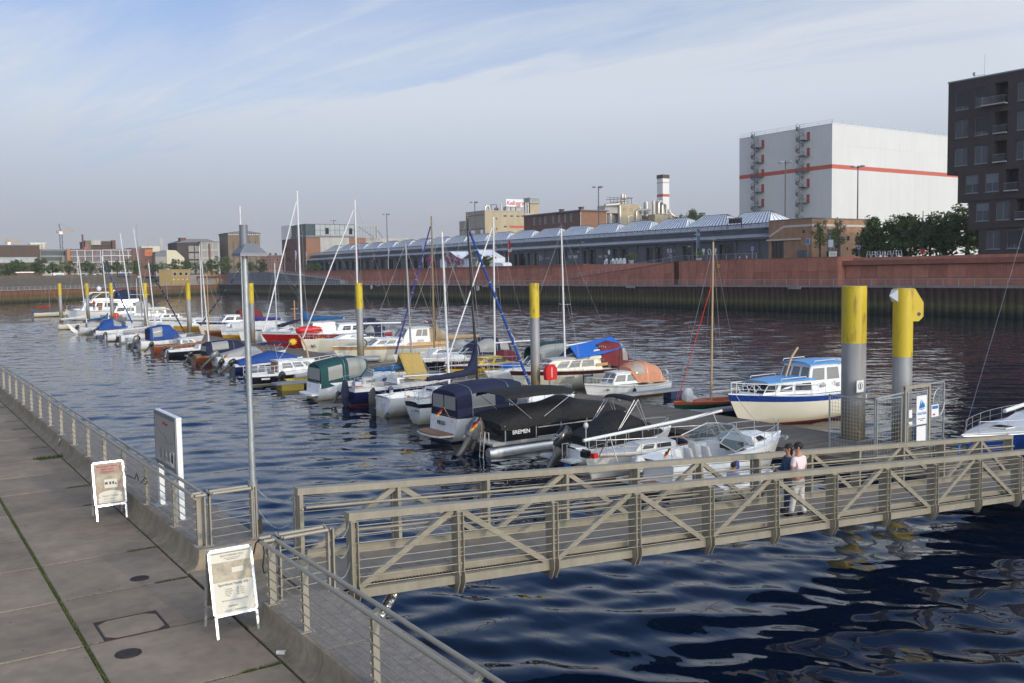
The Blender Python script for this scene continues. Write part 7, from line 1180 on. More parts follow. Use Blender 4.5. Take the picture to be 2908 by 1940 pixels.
def house(name, label, cat, x0, x1, y0, y1, z0, z1, mat, roof='roof_grey', S=(), Wf=(), win=dict(), wwin=None, flat=True, matW=None, eave=.25, group=None, skipS=False):
 t = thing(name, label, cat, (x0, y0, z0), group=group); w, d, h = x1 - x0, y1 - y0, z1 - z0
 facade(t, 'S', w, h, S, mat); facade(t, 'W', d, h, Wf, matW or mat, (0, d, 0))
 b = MB(mat); b.box(.45, w - .002, .45, d, -1.0, h - .05); b.box(w - .45, w, .002, .45, -1, h - .05); b.box(.002, .45, d - .45, d, -1, h - .05); b.bd('wall_core', t)
 if flat: MB(roof).box(-eave, w + eave, -eave, d + eave, h, h + .35).bd('roof', t)
 for q in S: window(t, 'S', q[0], q[2], q[1] - q[0], q[3] - q[2], **win)
 for q in Wf: window(t, 'W', q[0], q[2], q[1] - q[0], q[3] - q[2], o=(0, d, 0), **(wwin or win))
 return t
def roof_rail(t, pts, h=1.0, mat='galv', step=3.0):
 b = MB(mat)
 for p, q in zip(pts, pts[1:]):
  p, q = Vector(p), Vector(q); n = max(1, int((q - p).length / step))
  for z in (h, h * .5): b.bar(p + Vector((0, 0, z)), q + Vector((0, 0, z)), .06, .06)
  for i in range(n + 1): a = p.lerp(q, i / n); b.bar(a, a + Vector((0, 0, h)), .06, .06, (1, 0, 0))
 return b.bd('roof_railing', t, kind='stuff')
# --- dark brick apartment block with stepped overhangs
DX = 140.0; t = thing('apartment_block', 'dark brick apartment block stepping out over its lower floors', 'apartment building', (DX, 20, RZ - .3))
zb = RZ - .3
blocks = [(85.8, 21.45, 35.5), (84.0, 17.05, 21.45), (82.25, 12.75, 17.05), (80.5, 8.8, 12.75)]
rows = {0: [31.2, 26.95, 22.7], 1: [18.35], 2: [14.05], 3: [9.75]}
for bi, (ye, z0, z1) in enumerate(blocks):
 D = ye - 20; holes = []; rec = []; wl = []
 for z in rows[bi]:
  k = 0
  while 1.1 + k * 9.55 < D - 9:
   u = 1.15 + k * 9.55
   for a in (u, u + 3.15): holes.append((a, a + 2.15, z - z0, z - z0 + 2.75)); wl.append((a, z))
   rec.append((u + 6.25, u + 8.2, z - z0 - .15, z - z0 + 3.1)); k += 1
 facade(t, 'W', D, z1 - z0, holes + rec, 'brick_dark', (0, ye - 20, z0 - zb), depth=.25)
 b = MB('brick_dark'); b.box(2.0, 17 - bi * 1.2, 0, ye - 20 - .45, z0 - zb - .001 * bi, z1 - zb - .002); b.box(.3, 17 - bi * 1.2, ye - 20 - .4501, ye - 20, z0 - zb, z1 - zb - .003)
 b.box(.001, 2.0, 0, ye - 20, z0 - zb - .02, z0 - zb + .001);
 prev = 0.0
 for r in sorted({(q[0], q[1]) for q in rec}): b.box(.32, 2.0, D - r[0], D - prev, 0 + z0 - zb, z1 - zb - .004); prev = r[1]
 b.box(.32, 2.0, 0, D - prev, z0 - zb, z1 - zb - .004); b.bd('block_core', t)
 for i, (a, z) in enumerate(wl):
  bl = random.choice((0, 0, .0, .45, .78)) if bi != 1 else .52
  window(t, 'W', a, z - zb, 2.15, 2.75, 2, 1, 'frame_grey', 'win_glass', .2, bl, random.choice(('blind_grey', 'blind_dark')) if bi != 1 else 'blind_grey', o=(0, ye - 20, 0), sill='frame_grey')
 for q in rec:
  yy = ye - 20 - q[1]; zz = z0 - zb + q[2]; wide = 1 if (bi == 0 and abs(q[2] - (31.2 - z0 - .15)) < .1) else 0
  bal = MB('conc_light').box(-1.0 if wide else -.45, .3, yy - .02, yy + 1.97 + wide * 1.6, zz - .02, zz + .16).bd('balcony', t)
  rb = MB('frame_grey'); x0 = -.97 if wide else -.42; y1 = yy + 1.95 + wide * 1.6
  rb.bar((x0, yy, zz + 1.2), (x0, y1, zz + 1.2), .05, .05); rb.bar((x0, yy, zz + 1.2), (.2, yy, zz + 1.2), .05, .05); rb.bar((x0, y1, zz + 1.2), (.0, y1, zz + 1.2), .05, .05)
  n = 12 + 8 * wide
  for i in range(n + 1): yv = yy + (y1 - yy) * i / n; rb.bar((x0, yv, zz + .16), (x0, yv, zz + 1.2), .022, .022, (1, 0, 0))
  rb.bd('balcony_railing', bal)
MB('frame_grey').box(-.08, 17, 0, 65.88, 35.5 - zb, 35.72 - zb).bd('parapet_cap', t)
b = MB('pole_light'); b.tb([(4, 62.3, 26.5), (4, 62.3, 31.0)], .05, 6); b.tb([(4, 62.3, 27.9), (4, 64, 27.9)], .03, 5); b.tb([(4, 64, 26.5), (4, 64, 28.4)], .04, 5); b.box(3.9, 4.1, 63.8, 64.2, 28, 28.5); b.bd('aerial', t)
# --- white warehouse
wx, wy, wt = 230.0, 176.2, 48.3
t = thing('warehouse', 'huge white clad warehouse with one red band and two outside spiral stairs', 'warehouse', (wx, wy, RZ - .2)); zo = RZ - .2; hh = wt - zo
MB('white_clad').box(.12, 88, .12, 35.1, 0, hh - .05).bd('wall_core', t)
tiers = [0, 13.2, 26.75, 27.95, 33.5, hh]
pc = {}
def clad(face, i, j, w, z0, z1, mat):
 k = (face, round(w, 2), round(z1 - z0, 2), mat)
 if k not in pc:
  b = MB(mat); g = .008
  if face == 'S': b.box(g, w - g, 0, .12, g, z1 - z0 - g)
  else: b.box(0, .12, g, w - g, g, z1 - z0 - g)
  pc[k] = b.mesh('cladding_panel')
 put(pc[k], 'cladding_panel' if mat == 'white_clad' else 'red_band_panel', t, (i * w, 0, z0) if face == 'S' else (0, i * w, z0))
for j in range(len(tiers) - 1):
 mt = 'band_red' if j == 2 else 'white_clad'
 for i in range(11): clad('S', i, j, 8.0, tiers[j], tiers[j + 1], mt)
 for i in range(5): clad('W', i, j, 7.02, tiers[j], tiers[j + 1], mt)
MB('white_wall').box(-.1, 88.1, -.1, 35.2, hh, hh + .18).bd('roof_edge', t)
roof_rail(t, [(.2, 35, hh + .15), (.2, .2, hh + .15), (88, .2, hh + .15)], 1.1, 'pole_light', 4.5)
for yy, dd, zs_ in ((203.6, 201.75, (45.7, 41.15, 36.8, 32.15, 27.7)), (186.4, 184.55, (45.9, 41.3, 36.8, 32.3, 27.7))):
 st = MB('stair_grey'); cy = yy - wy; n = 300; zt0, zt1 = 20.0 - zo, hh + .3
 st.tb([(-1.6, cy, 0), (-1.6, cy, hh + 1)], .12, 6); pts = []
 for i in range(n + 1): a = 2 * pi * i / 26; z = zt0 - 8 + (zt1 - zt0 + 8) * i / n; pts.append((-1.6 + 1.15 * cos(a), cy + 1.15 * sin(a), z))
 st.tb([(p[0], p[1], p[2] + 1.0) for p in pts], .05, 4); st.tb(pts, .05, 4); st.tb([(p[0], p[1], p[2] + .5) for p in pts], .03, 4)
 for i in range(n): p, q = pts[i], pts[i + 1]; st.add([(-1.6, cy, p[2]), p, q], [(0, 1, 2)]); (i % 3 == 0) and st.bar(p, (p[0], p[1], p[2] + 1), .03, .03, (1, 0, 0))
 st.bd('spiral_stair', t, kind=None)
 for z in zs_:
  MB('door_red').box(-.03, .0, dd - wy - .55, dd - wy + .55, z - zo - 1.15, z - zo + 1.15).bd('red_door', t)
  b = MB('stair_grey'); y0, y1 = sorted((dd - wy - .6, cy + .2)); b.box(-2.6, -.02, y0, y1, z - zo - 1.32, z - zo - 1.2); b.bar((-2.6, y0, z - zo - .2), (-2.6, y1, z - zo - .2), .05, .05); b.bar((-2.6, y0, z - zo - .2), (-.1, y0, z - zo - .2), .05, .05); b.bar((-2.6, y0, z - zo - 1.2), (-2.6, y0, z - zo - .2), .05, .05, (1, 0, 0)); b.bd('landing', t)
 b = MB('pole_light'); b.tb([(-1.6, cy - .8, hh), (-1.6, cy - .8, hh + 1.3), (.6, cy - .8, hh + 1.3), (.6, cy + .8, hh + 1.3), (-1.6, cy + .8, hh + 1.3), (-1.6, cy + .8, hh)], .05, 4); b.bd('stair_head_rail', t)
# --- long shed with glazed roof
SX, SY0, SY1, SZ = 150.0, 130.0, 374.0, 9.1
t = thing('shed', 'long low dark shed with shops and a row of white glazed roof hips', 'shed', (SX, SY0, SZ)); SL = SY1 - SY0
holes = []
DOORS = [(141.9 - 3.4, 5.2), (154.6 - 5.2, 5.2), (160.9, 5.8), (172.9, 5.8), (185.0, 5.4), (197.0, 4.6), (210.0, 4.9), (215.8, 5.9)] + [(222 + 6.15 * i + (1.0 if i % 2 else .4), 4.0) for i in range(1, 24) if 222 + 6.15 * i < 366]
for y0, w in DOORS: u0 = SY1 - (y0 + w); holes.append((u0, u0 + w, .12, 3.55))
facade(t, 'W', SL, 4.3, holes, 'shed_wall', (0, SL, 0), depth=.6)
for h in holes: window(t, 'W', h[0], h[2], h[1] - h[0], h[3] - h[2], 3 if h[1] - h[0] < 5 else 4, 1, 'frame_dark', 'glass_dark', .5, name='glazed_door', o=(0, SL, 0))
MB('shed_wall').box(.9, 18.5, 0, SL, 0, 4.3).bd('wall_core', t)
for k in range(40): y = 2.6 + 6.18 * k; (y < SL) and MB('shed_trim').box(-.42, -.003, y - .18, y + .18, 0, 4.25).bd('column', t)
MB('shed_trim').box(-.9, .3, -.2, SL + .2, 4.25, 4.62).bd('eave_beam', t)
MB('shed_roof').prism([(-1.05, 4.62), (-1.05, 4.74), (2.4, 5.55), (2.4, 4.62)], 1, -.3, SL + .3).bd('lower_roof', t)
MB('shed_wall').box(2.0, 2.4, 0, SL, 5.5, 6.65).bd('clerestory_band', t)
b = MB('shed_trim')
for k in range(40): y = 3.0 + 6.18 * k; b.box(1.2, 2.0, y - .6, y + .6, 6.3, 6.5)
b.bd('strip_lamps', t, kind='stuff')
MB('shed_roof').prism([(1.7, 6.6), (1.7, 6.78), (4.6, 7.7), (17.5, 7.7), (19.5, 6.6)], 1, -.1, SL + .1).bd('upper_roof', t)
roof_rail(t, [(1.9, .2, 6.8), (1.9, SL, 6.8)], .85, 'shed_trim', 2.05)
def skylight_mesh():
 b = MB('skylight_pane'); Lh, dp, ht, rg = 12.1, 9.5, 2.75, 5.4; y0r = 3.3
 A, B_, C_, D_ = (0, 0, 0), (0, Lh, 0), (dp, Lh, 0), (dp, 0, 0); R0, R1 = (dp * .45, y0r, ht), (dp * .45, y0r + rg + 2.0, ht)
 def lerp(p, q, u): return tuple(p[i] + (q[i] - p[i]) * u for i in range(3))
 def strip(P, Q, P2, Q2, n, mats='skylight_pane'):
  g = .012
  for i in range(n):
   u0, u1 = i / n + g, (i + 1) / n - g; b.m(mats); b.add([lerp(P, Q, u0), lerp(P, Q, u1), lerp(P2, Q2, u1), lerp(P2, Q2, u0)], [(0, 1, 2, 3)])
  b.m('shed_trim')
  for i in range(n + 1): p, q = lerp(P, Q, i / n), lerp(P2, Q2, i / n); (Vector(p) - Vector(q)).length > .2 and b.bar(p, q, .11, .10)
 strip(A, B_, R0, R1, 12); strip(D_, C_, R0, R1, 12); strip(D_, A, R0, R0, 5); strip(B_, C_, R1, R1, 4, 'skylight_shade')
 b.bar(R0, R1, .12, .12); b.bar(A, R0, .14, .14); b.bar(B_, R1, .14, .14); b.bar(A, B_, .12, .12)
 return b.mesh('roof_light')
sk = skylight_mesh()
for k in range(21):
 y = 13.0 - 3.0 + 12.36 * (k - 1) + 6.0
 if -14 < y < SL - 11: put(sk, 'roof_light', t, (4.4, y, 7.72)); put(sk, 'roof_light', t, (9.6, y + 5.8, 7.66))
text('sign_lettering', 'ontractor', .95, (-.05, 206.1 - SY0, 2.0), FACE_W, 'print_silver', t); b = MB('print_silver'); b.tb([(-.06, 208.6 - SY0 + .62 * cos(2 * pi * k / 18), 2.05 + .62 * sin(2 * pi * k / 18)) for k in range(19)], .09, 5); b.bar((-.06, 208.3 - SY0, 1.5), (-.06, 208.9 - SY0, 2.6), .1, .1); b.bd('sign_emblem', t)
text('sign_lettering', 'UBIMAX', 1.05, (-.05, 194.3 - SY0, 2.05), FACE_W, 'print_white', t, offset=.015); text('sign_lettering', 'EMPOWERING PEOPLE', .3, (-.05, 194.3 - SY0, 1.42), FACE_W, 'print_silver', t)
text('sign_lettering', 'moskito.', 1.0, (-.05, 182.2 - SY0, 1.95), FACE_W, 'print_white', t); b = MB('print_white'); b.ell((-.06, 179.9 - SY0, 2.85), .05, .42, .62, 12, 8); b.bd('sign_emblem', t)
text('sign_lettering', 'K&B', 1.35, (-.05, 158.2 - SY0, 2.6), FACE_W, 'print_white', t); text('sign_lettering', 'Casa', .6, (-.05, 158.2 - SY0, 1.55), FACE_W, 'print_white', t, shear=.3); text('sign_lettering', 'est. 1992', .3, (-.05, 158.2 - SY0, .95), FACE_W, 'print_silver', t)
b = MB('print_white'); b.bar((-.06, 157.1 - SY0, 1.9), (-.06, 159.3 - SY0, 1.9), .04, .05); b.bar((-.06, 157.1 - SY0, 1.2), (-.06, 159.3 - SY0, 1.2), .04, .05)
for yy, r in ((148.0, .42), (144.6, .46)): b.loft([[(-.06 - .02 * (k % 2), yy - SY0 + w * s, z) for k, s in ((0, -1), (1, 1))] for w, z in ((r * .9, 2.75), (r * .9, 2.2), (r * .35, 1.7), (r * .25, 1.4), (r * .6, 1.3))], closed=False, cap0=False, cap1=False, smooth=False)
b.tb([(-.06, 146.3 - SY0 + .42 * cos(2 * pi * k / 16), 2.1 + .55 * sin(2 * pi * k / 16)) for k in range(17)], .09, 5); b.bd('sign_emblem', t)
b = MB('frame_dark')
for k in range(3): b.box(1.9, 2.2, 9.2 + k * 1.2, 10.2 + k * 1.2, 7.9, 8.9)
b.bar((1.9, 8.9, 9.0), (1.9, 13, 9.0), .12, .12); b.bar((1.9, 8.9, 6.7), (1.9, 8.9, 9.0), .12, .12, (1, 0, 0)); b.bar((1.9, 13, 6.7), (1.9, 13, 9.0), .12, .12, (1, 0, 0)); b.bd('roof_sign_frame', t)
# --- brick pavilion closing the shed
t = thing('brick_pavilion', 'tan brick pavilion with pale bands at the near end of the shed', 'brick building', (150, 119.4, SZ)); hp = 7.75
S_h = [(4.4, 8.5, .2, 5.7), (10.4, 11.4, 3.6, 4.4), (14.2, 15.2, 3.6, 4.5), (14.6, 15.5, .9, 2.3), (10.6, 11.0, 1.6, 2.2)]
facade(t, 'S', 18.8, hp, S_h, 'brick_tan', depth=.3); facade(t, 'W', 10.6, hp, [(.7, 3.8, .1, 3.7), (8.3, 8.9, 5.0, 5.6)], 'brick_tan', (0, 10.6, 0), depth=.3)
MB('brick_tan').box(.6, 18.78, .6, 10.6, 0, hp - .02).bd('wall_core', t)
window(t, 'S', 4.4, .2, 4.1, 5.5, 4, 3, 'frame_dark', 'glass_dark', .25, name='entrance_glazing'); [window(t, 'S', q[0], q[2], q[1] - q[0], q[3] - q[2], 1, 1, 'frame_dark', 'glass_dark', .2) for q in S_h[1:]]
window(t, 'W', .7, .1, 3.1, 3.6, 3, 1, 'frame_dark', 'glass_dark', .25, name='entrance_glazing', o=(0, 10.6, 0)); window(t, 'W', 8.3, 5.0, .6, .6, 1, 1, 'frame_dark', 'glass_dark', .2, o=(0, 10.6, 0))
b = MB('brick_band'); zb2 = 6.25
b.box(-.06, 18.85, -.06, -.003, zb2, zb2 + .4); b.box(-.06, -.003, -.06, 6.8, zb2, zb2 + .4); b.prism([(6.8, zb2), (6.8, zb2 + .4), (10.4, 4.9), (10.4, 4.5)], 0, -.06, -.003); b.bd('pale_band', t)
MB('brick_band').box(-.5, -.003, 2.6, 10.8, 3.75, 4.05).bd('entrance_canopy', t); MB('roof_grey').box(-.15, 18.95, -.15, 10.6, hp, hp + .12).bd('coping', t)
MB('poster_white').box(5.0, 7.6, -.05, -.02, .3, 1.4).bd('entrance_banner', t); text('banner_lettering', 'Casa', .7, (6.3, -.06, .9), FACE_S, 'print_grey', t, shear=.3)
b = MB('frame_dark')
for x in (16.2, 17.6):
 for yy in (-.1, -.75): b.bar((x, yy, 4.2), (x, yy, 8.3), .05, .05, (1, 0, 0))
for k in range(8): b.bar((16.2, -.75, 4.3 + .55 * k), (17.6, -.75, 4.3 + .55 * k), .04, .04)
b.bd('caged_ladder', t); MB('shed_wall').box(-.9, -.05, .8, 2.7, 0, 1.7).bd('meter_cabinet', t)
# --- brick warehouse behind the shed
hs = [(5.6 + i * 3.25 + (1.3 if i > 2 else 0), 7.0 + i * 3.25 + (1.3 if i > 2 else 0), 14.5, 16.9) for i in range(7)]
t = house('brick_warehouse', 'red brick warehouse with seven white windows behind the shed roof', 'brick building', 190, 200.6, 241.7, 274, RZ, 26.8, 'brick_orange', S=(), Wf=hs, win=dict(nu=2, nv=3, frame='frame_white', depth=.12), matW='brick_red', eave=.7)
for x, yy in ((4, 5), (5, 17)): q = MB('brick_red').box(x - .6, x + .6, yy - .6, yy + .6, 17.7, 19.2).bd('chimney', t); MB('frame_dark').box(x - .75, x + .75, yy - .75, yy + .75, 19.2, 19.35).bd('chimney_cap', q)
MB('pole_light').tb([(-.1, .15, 5), (-.1, .15, 17.4)], .09, 6).bd('downpipe', t); MB('pole_light').tb([(10.5, -.1, 5), (10.5, -.1, 17.4)], .09, 6).bd('downpipe', t)
# --- cereal factory
t = thing('factory', 'beige cereal factory block with red scripted rooftop sign', 'factory', (260, 409.8, RZ)); h = 38.9 - RZ
FS = [(11.5 + 4.0 * i, 13.4 + 4.0 * i, z, z + .9) for i in range(3) for z in (21.4, 26.9)] + [(6.6, 7.6, z, z + 1.0) for z in (20.2, 25.4)]
facade(t, 'S', 24.6, h, FS, 'factory_beige', depth=.12); [window(t, 'S', q[0], q[2], q[1] - q[0], q[3] - q[2], 1, 1, 'conc_light', 'glass_dark', .1) for q in FS]
facade(t, 'W', 18.6, h, [], 'factory_grey', (0, 18.6, 0)); MB('factory_beige').box(.3, 24.6, .3, 18.6, 0, h - .02).bd('wall_core', t); MB('conc_light').box(-.2, 24.8, -.2, 18.8, h, h + .25).bd('parapet', t)
MB('factory_grey').box(-.01, 12, 18.6, 25.4, 0, 34.8 - RZ).bd('lower_wing', t)
b = MB('band_red'); b.box(15, 24.6, -.05, -.005, 21.2, 22.5); b.bd('red_band', t); b = MB('brick_red'); b.box(-.06, -.005, 0, 25.3, 20.6, 21.1); b.box(-.06, -.005, 0, 18.6, 27.6, 28.1); b.box(-.06, -.005, 0, 25.3, 14.5, 15.0); b.bd('string_course', t)
for yy, w in ((11.0, 4.5), (3.0, 2.4)): MB('sign_white').box(-.12, -.062, yy - w / 2, yy + w / 2, 15.4, 20.3).bd('wall_poster', t)
b = MB('print_red'); b.tb([(-.14, 12.6, 17), (-.14, 11.8, 19), (-.14, 11, 16.8), (-.14, 10.2, 18.4), (-.14, 9.4, 16.6)], .25, 4); b.bd('poster_scrawl', t)
sg = MB('sign_white').box(13.6, 24.3, .6, 1.0, 41.4 - RZ, 45.2 - RZ).bd('rooftop_sign', t); text('sign_lettering', "Kellogg's", 3.3, (18.9, .55, 43.2 - RZ), FACE_S, 'print_red', sg, shear=.35, extrude=.03, offset=.03, spacing=.92)
for k in range(3): MB('conc_light').box(14 + 3.1 * k, 16.6 + 3.1 * k, 1.2, 4, h, h + 2.5).bd('cooling_unit', t)
MB('factory_beige').box(28.6, 34.2, .5, 6, 0, 43.4 - RZ).bd('tower', t); MB('factory_grey').box(27.9, 34.8, -.1, 6.6, 43.4 - RZ, 43.8 - RZ).bd('tower_gallery', t)
b = MB('conc_light'); b.box(28.4, 34.4, .3, 6.2, 43.8 - RZ, 44.2 - RZ); b.box(28.3, 34.5, .2, 6.3, 46.0 - RZ, 46.4 - RZ); [b.box(28.4 + 1.95 * k, 28.55 + 1.95 * k, .3, .45, 44.2 - RZ, 46 - RZ) for k in range(4)]; b.m('glass_pale').box(28.6, 34.2, .5, 6, 44.2 - RZ, 46 - RZ); b.bd('tower_cabin', t)
MB('conc_light').box(24.6, 31, -.5, 12, 0, 38.0 - RZ).bd('link_block', t)
def pipes(t, specs, mat='pipe_metal'):
 for pts, r in specs: MB(mat).tb(pts, r, 8).bd('pipe', t)
pipes(t, [([(1.5, 2, h), (1.5, 2, h + 1.5), (2.2, 2, h + 2.6), (3.6, 2, h + 2.6), (4.3, 2, h + 1.4), (4.3, 2, h)], .55), ([(12, 3, h), (12, 3, h + 4)], .5), ([(25.6, .2, h - 4), (25.6, .2, 43.6 - RZ)], .4), ([(27, .2, h - 4), (27, .2, 43.6 - RZ)], .4)])
pipes(t, [([(6.5, 4, h + 3.5), (10, 4, h + 3.5), (10, 4, h)], .2), ([(6.5, 4, h), (6.5, 4, h + 3.5)], .2), ([(7.5, 2, h + .8), (8.5, 2, h + 1.6), (9.4, 2, h + .8)], .7)], 'pipe_dark')
# process plant and chimney
t = thing('process_plant', 'beige process plant covered in steel pipes, silos and ducts', 'factory', (252, 300, RZ))
MB('factory_grey').box(0, 7, 3, 16, 0, 23.5).bd('main_block', t); MB('factory_beige').box(5.2, 15, .5, 16, 0, 25.7).bd('main_block', t); MB('factory_beige').box(21.5, 35.5, -2, 12, 0, 21.6).bd('low_block', t); MB('factory_grey').box(7, 21.5, 2, 12, 0, 19.4).bd('low_block', t); MB('conc_light').box(-3, 4.2, 1, 5, 21.8, 24.3).bd('duct_house', t)
for x in (6.4, 9.6): window(t, 'S', x, 22.9, 1.5, 1.0, 1, 1, 'frame_dark', 'glass_dark', .02, o=(0, .46, 0))
for x in (23.0, 30): window(t, 'S', x, 18.5, 1.6, 1.1, 1, 1, 'frame_dark', 'glass_dark', .02, o=(0, -2.05, 0))
for x, y, r, z0, z1 in ((21.2, 3, 1.15, 21, 26.4), (24.0, 1.5, .75, 21, 27), (26.0, 1.0, .8, 21.6, 27), (17.5, 3, .9, 19, 24.0), (14.0, 2.5, 1.2, 19.4, 23.4), (11.0, 2.5, .9, 19.4, 23), (28.2, .5, .7, 21, 25.6), (29.8, .5, .6, 21, 25.2)): b = MB('pipe_metal'); b.tb([(x, y, z0), (x, y, z1), (x, y, z1 + .4)], r, 12); b.tb([(x, y, z1 + .3), (x, y, z1 + .9)], r * .5, 8); b.bd('silo', t)
pipes(t, [([(4.5, .5, 8), (4.5, .5, 24.6), (4.0, .5, 25.4), (-3, 1, 24.8)], .75), ([(-1, 0, 10), (-1, 0, 21.5)], .6), ([(9, .5, 12), (9, .5, 20.5), (11, .5, 21)], .35), ([(13, .0, 12), (13, 0, 22.6), (14, .0, 23.4), (21, 0, 23.6)], .5), ([(25, -.5, 21), (25, -.5, 26.2), (25.6, -.5, 27.2), (26.6, -.5, 27.2)], .5), ([(27, -.5, 21), (27, -.5, 25.4), (27.8, -.5, 26.1), (29, -.5, 26), (29.4, -.5, 22)], .4), ([(30.8, -1, 24.0), (31, -1, 22.6), (32, -2.3, 21), (34.5, -2.3, 20.8), (35, -2.3, 18)], .45), ([(29.6, -2.3, 12), (29.6, -2.3, 21.6), (22, -2.3, 22.0)], .22), ([(1, 2, 26.2), (9, 1.5, 27.2)], .35), ([(8, 3, 26), (8, 3, 30)], .7), ([(9.4, 3, 26), (9.4, 3, 29.6)], .6)])
b = MB('pipe_dark'); [b.bar((0 + k * 1.9, 1.2, 25.7), (0 + k * 1.9, 1.2, 28.4), .15, .15, (1, 0, 0)) for k in range(7)]; b.bar((-2, 1.2, 27.2), (12, 1.2, 28.2), .4, .3); b.bar((-2, 1.2, 28.2), (12, 1.2, 28.4), .15, .15); b.bar((7, .8, 22.2), (21, .8, 22.4), .5, .3); [b.bar((8 + 2 * k, .8, 19), (8 + 2 * k, .8, 23.4), .15, .15, (1, 0, 0)) for k in range(7)]; b.bd('pipe_rack', t)
t = thing('factory_chimney', 'square white factory chimney with red rings and dark top', 'chimney', (280, 300, RZ))
b = MB('white_wall'); b.box(-.1, 3.6, 0, 3.6, 0, 46.1 - RZ); b.bd('shaft', t); b = MB('band_red'); b.box(-.14, 3.64, -.04, 3.64, 38.4 - RZ, 39.5 - RZ); b.box(-.14, 3.64, -.04, 3.64, 44.2 - RZ, 44.45 - RZ); b.bd('red_ring', t); b = MB('brick_brown'); b.box(-.18, 3.7, -.08, 3.7, 46.1 - RZ, 47.7 - RZ); b.bd('dark_top', t)
# --- glass box building on brick at the shed's far end
t = thing('glass_box_building', 'modern building with a pale glass box on a brick base and open steel frame', 'office building', (150, 375.2, RZ))
Wg = [(5 + 3 * i, 6.4 + 3 * i, z, z + 1.7) for i in range(2) for z in (4.4, 9.2)]
facade(t, 'S', 27, 14.2, [], 'brick_orange'); facade(t, 'W', 28, 14.2, Wg, 'brick_red', (0, 28, 0)); [window(t, 'W', q[0], q[2], 1.4, 1.7, 2, 1, 'frame_dark', 'glass_dark', .15, o=(0, 28, 0)) for q in Wg]; MB('brick_red').box(.5, 27, .5, 28, 0, 14.1).bd('wall_core', t)
MB('conc_light').prism([(6.2, 5.0), (19.2, 5.0), (19.2, 14.3), (12.7, 15.4), (6.2, 14.3)], 1, -.2, 10).bd('gable_bay', t); MB('conc_light').box(26, 50, 4, 12, 0, 14.3).bd('low_wing', t)
b = MB('white_wall'); b.box(-.1, 3.5, 17, 27.9, 14.2, 20.2); b.bd('stair_box', t)
b = MB('glass_pale'); b.box(4.1, 21.8, -.1, 8, 15.0, 19.6); b.m('glass_green'); b.box(.2, 4.08, 0, 16, 15.0, 19.6); b.m('roof_grey'); b.box(-.1, 22, -.3, 17, 14.25, 15.0); b.box(.0, 22, -.25, 17, 19.6, 19.85); b.bd('glass_box', t)
b = MB('frame_dark'); [b.box(4.1 + 2.2 * i, 4.22 + 2.2 * i, -.16, -.1, 15, 19.6) for i in range(9)]; [b.box(.1, .2, 1.6 * i, 1.6 * i + .12, 15, 19.6) for i in range(11)]; b.box(4, 21.9, -.17, -.1, 17.2, 17.3); b.bd('glazing_bars', t)
for x, z in ((8.7, 15.6), (19.4, 15.6)): window(t, 'S', x, z, 1.5, 2.6, 1, 1, 'frame_dark', 'glass_dark', .02, o=(0, -.22, 0))
b = MB('conc_light'); [b.bar((22.5 + 1.25 * i, 1, 14.2), (22.5 + 1.25 * i, 1, 19.4), .25, .12, (1, 0, 0)) for i in range(9)]; b.bar((22, 1, 19.4), (33, 1, 19.4), .2, .25); b.bar((22, 1, 17.2), (33, 1, 17.2), .2, .12); b.bar((33, 1, 14), (33, 1, 19.4), .5, .5, (1, 0, 0)); b.bd('open_frame', t); b = MB('pipe_dark'); b.bar((25, 2, 19), (32, 2, 14.4), .2, .2); b.bar((33, 1, 18), (36, 1, 14), .2, .2); b.bd('frame_brace', t)
# --- buildings behind the basin end
Y0 = 470.0; GZ = 8.3
t = house('brown_museum', 'brown brick building split by a long glass slot at the far left', 'building', 40, 62.6, Y0, Y0 + 25, GZ, 22.8, 'brick_brown', S=[(1.5, 21.6, 7.0, 9.6)], win=dict(nu=9, nv=1, frame='frame_grey', glass='glass_pale', depth=.4), matW='brick_dark')
t = house('glass_office', 'low office with two rows of greenish glazing behind the far trees', 'office building', 63.2, 74.2, Y0 + 4, Y0 + 20, GZ, 20.9, 'grey_wall', S=[(.3, 10.6, 10.2, 12.2), (.3, 9.0, 7.8, 9.6)], win=dict(nu=10, nv=1, frame='frame_dark', glass='glass_green', depth=.15)); MB('conc_light').prism([(.5, 0), (11, 0), (11, 6.3), (5, 6.0), (.5, 6.8)], 1, -1.2, -.05).bd('pale_front_block', t); MB('glass_dark').box(-.5, 2.6, -.4, -.05, 6.9, 8.2).bd('dark_window', t)
t = thing('grain_silos', 'pale ribbed silo cluster rising behind the glass office', 'silo', (65.9, Y0 + 60, GZ)); b = MB('cream_wall')
for k in range(4): b.tb([(1.2 + 1.75 * k, 0, 0), (1.2 + 1.75 * k, 0, 17.4)], 1.0, 10)
b.box(.2, 7.7, .5, 4, 0, 17.6); b.bd('silo_shafts', t); MB('white_wall').box(.1, 7.8, -.9, 4, 17.4, 17.9).bd('silo_cap', t)
nS = [(1.0 + 1.06 * i, 1.75 + 1.06 * i, z, z + 1.8) for i in range(12) for z in (2.0, 4.7, 7.4, 10.0)]; nS2 = [(14.4 + 1.08 * i + .55 * (i // 3), 15.15 + 1.08 * i + .55 * (i // 3), z, z + 1.7) for i in range(10) for z in (2.2, 4.9, 7.6, 10.2)]
t = house('gridded_brick_building', 'long red brick building with white window grids behind the far trees', 'office building', 74.4, 101.7, Y0, Y0 + 14, GZ, 21.0, 'brick_red', S=nS + nS2, win=dict(nu=2, nv=3, frame='frame_white', glass='win_glass', depth=.06)); b = MB('frame_white')
for z in (1.6, 4.25, 6.9, 9.6, 12.2): b.box(.3, 13.7, -.05, -.004, z, z + .22); b.box(14.2, 27, -.07, -.006, z + .15, z + .5)
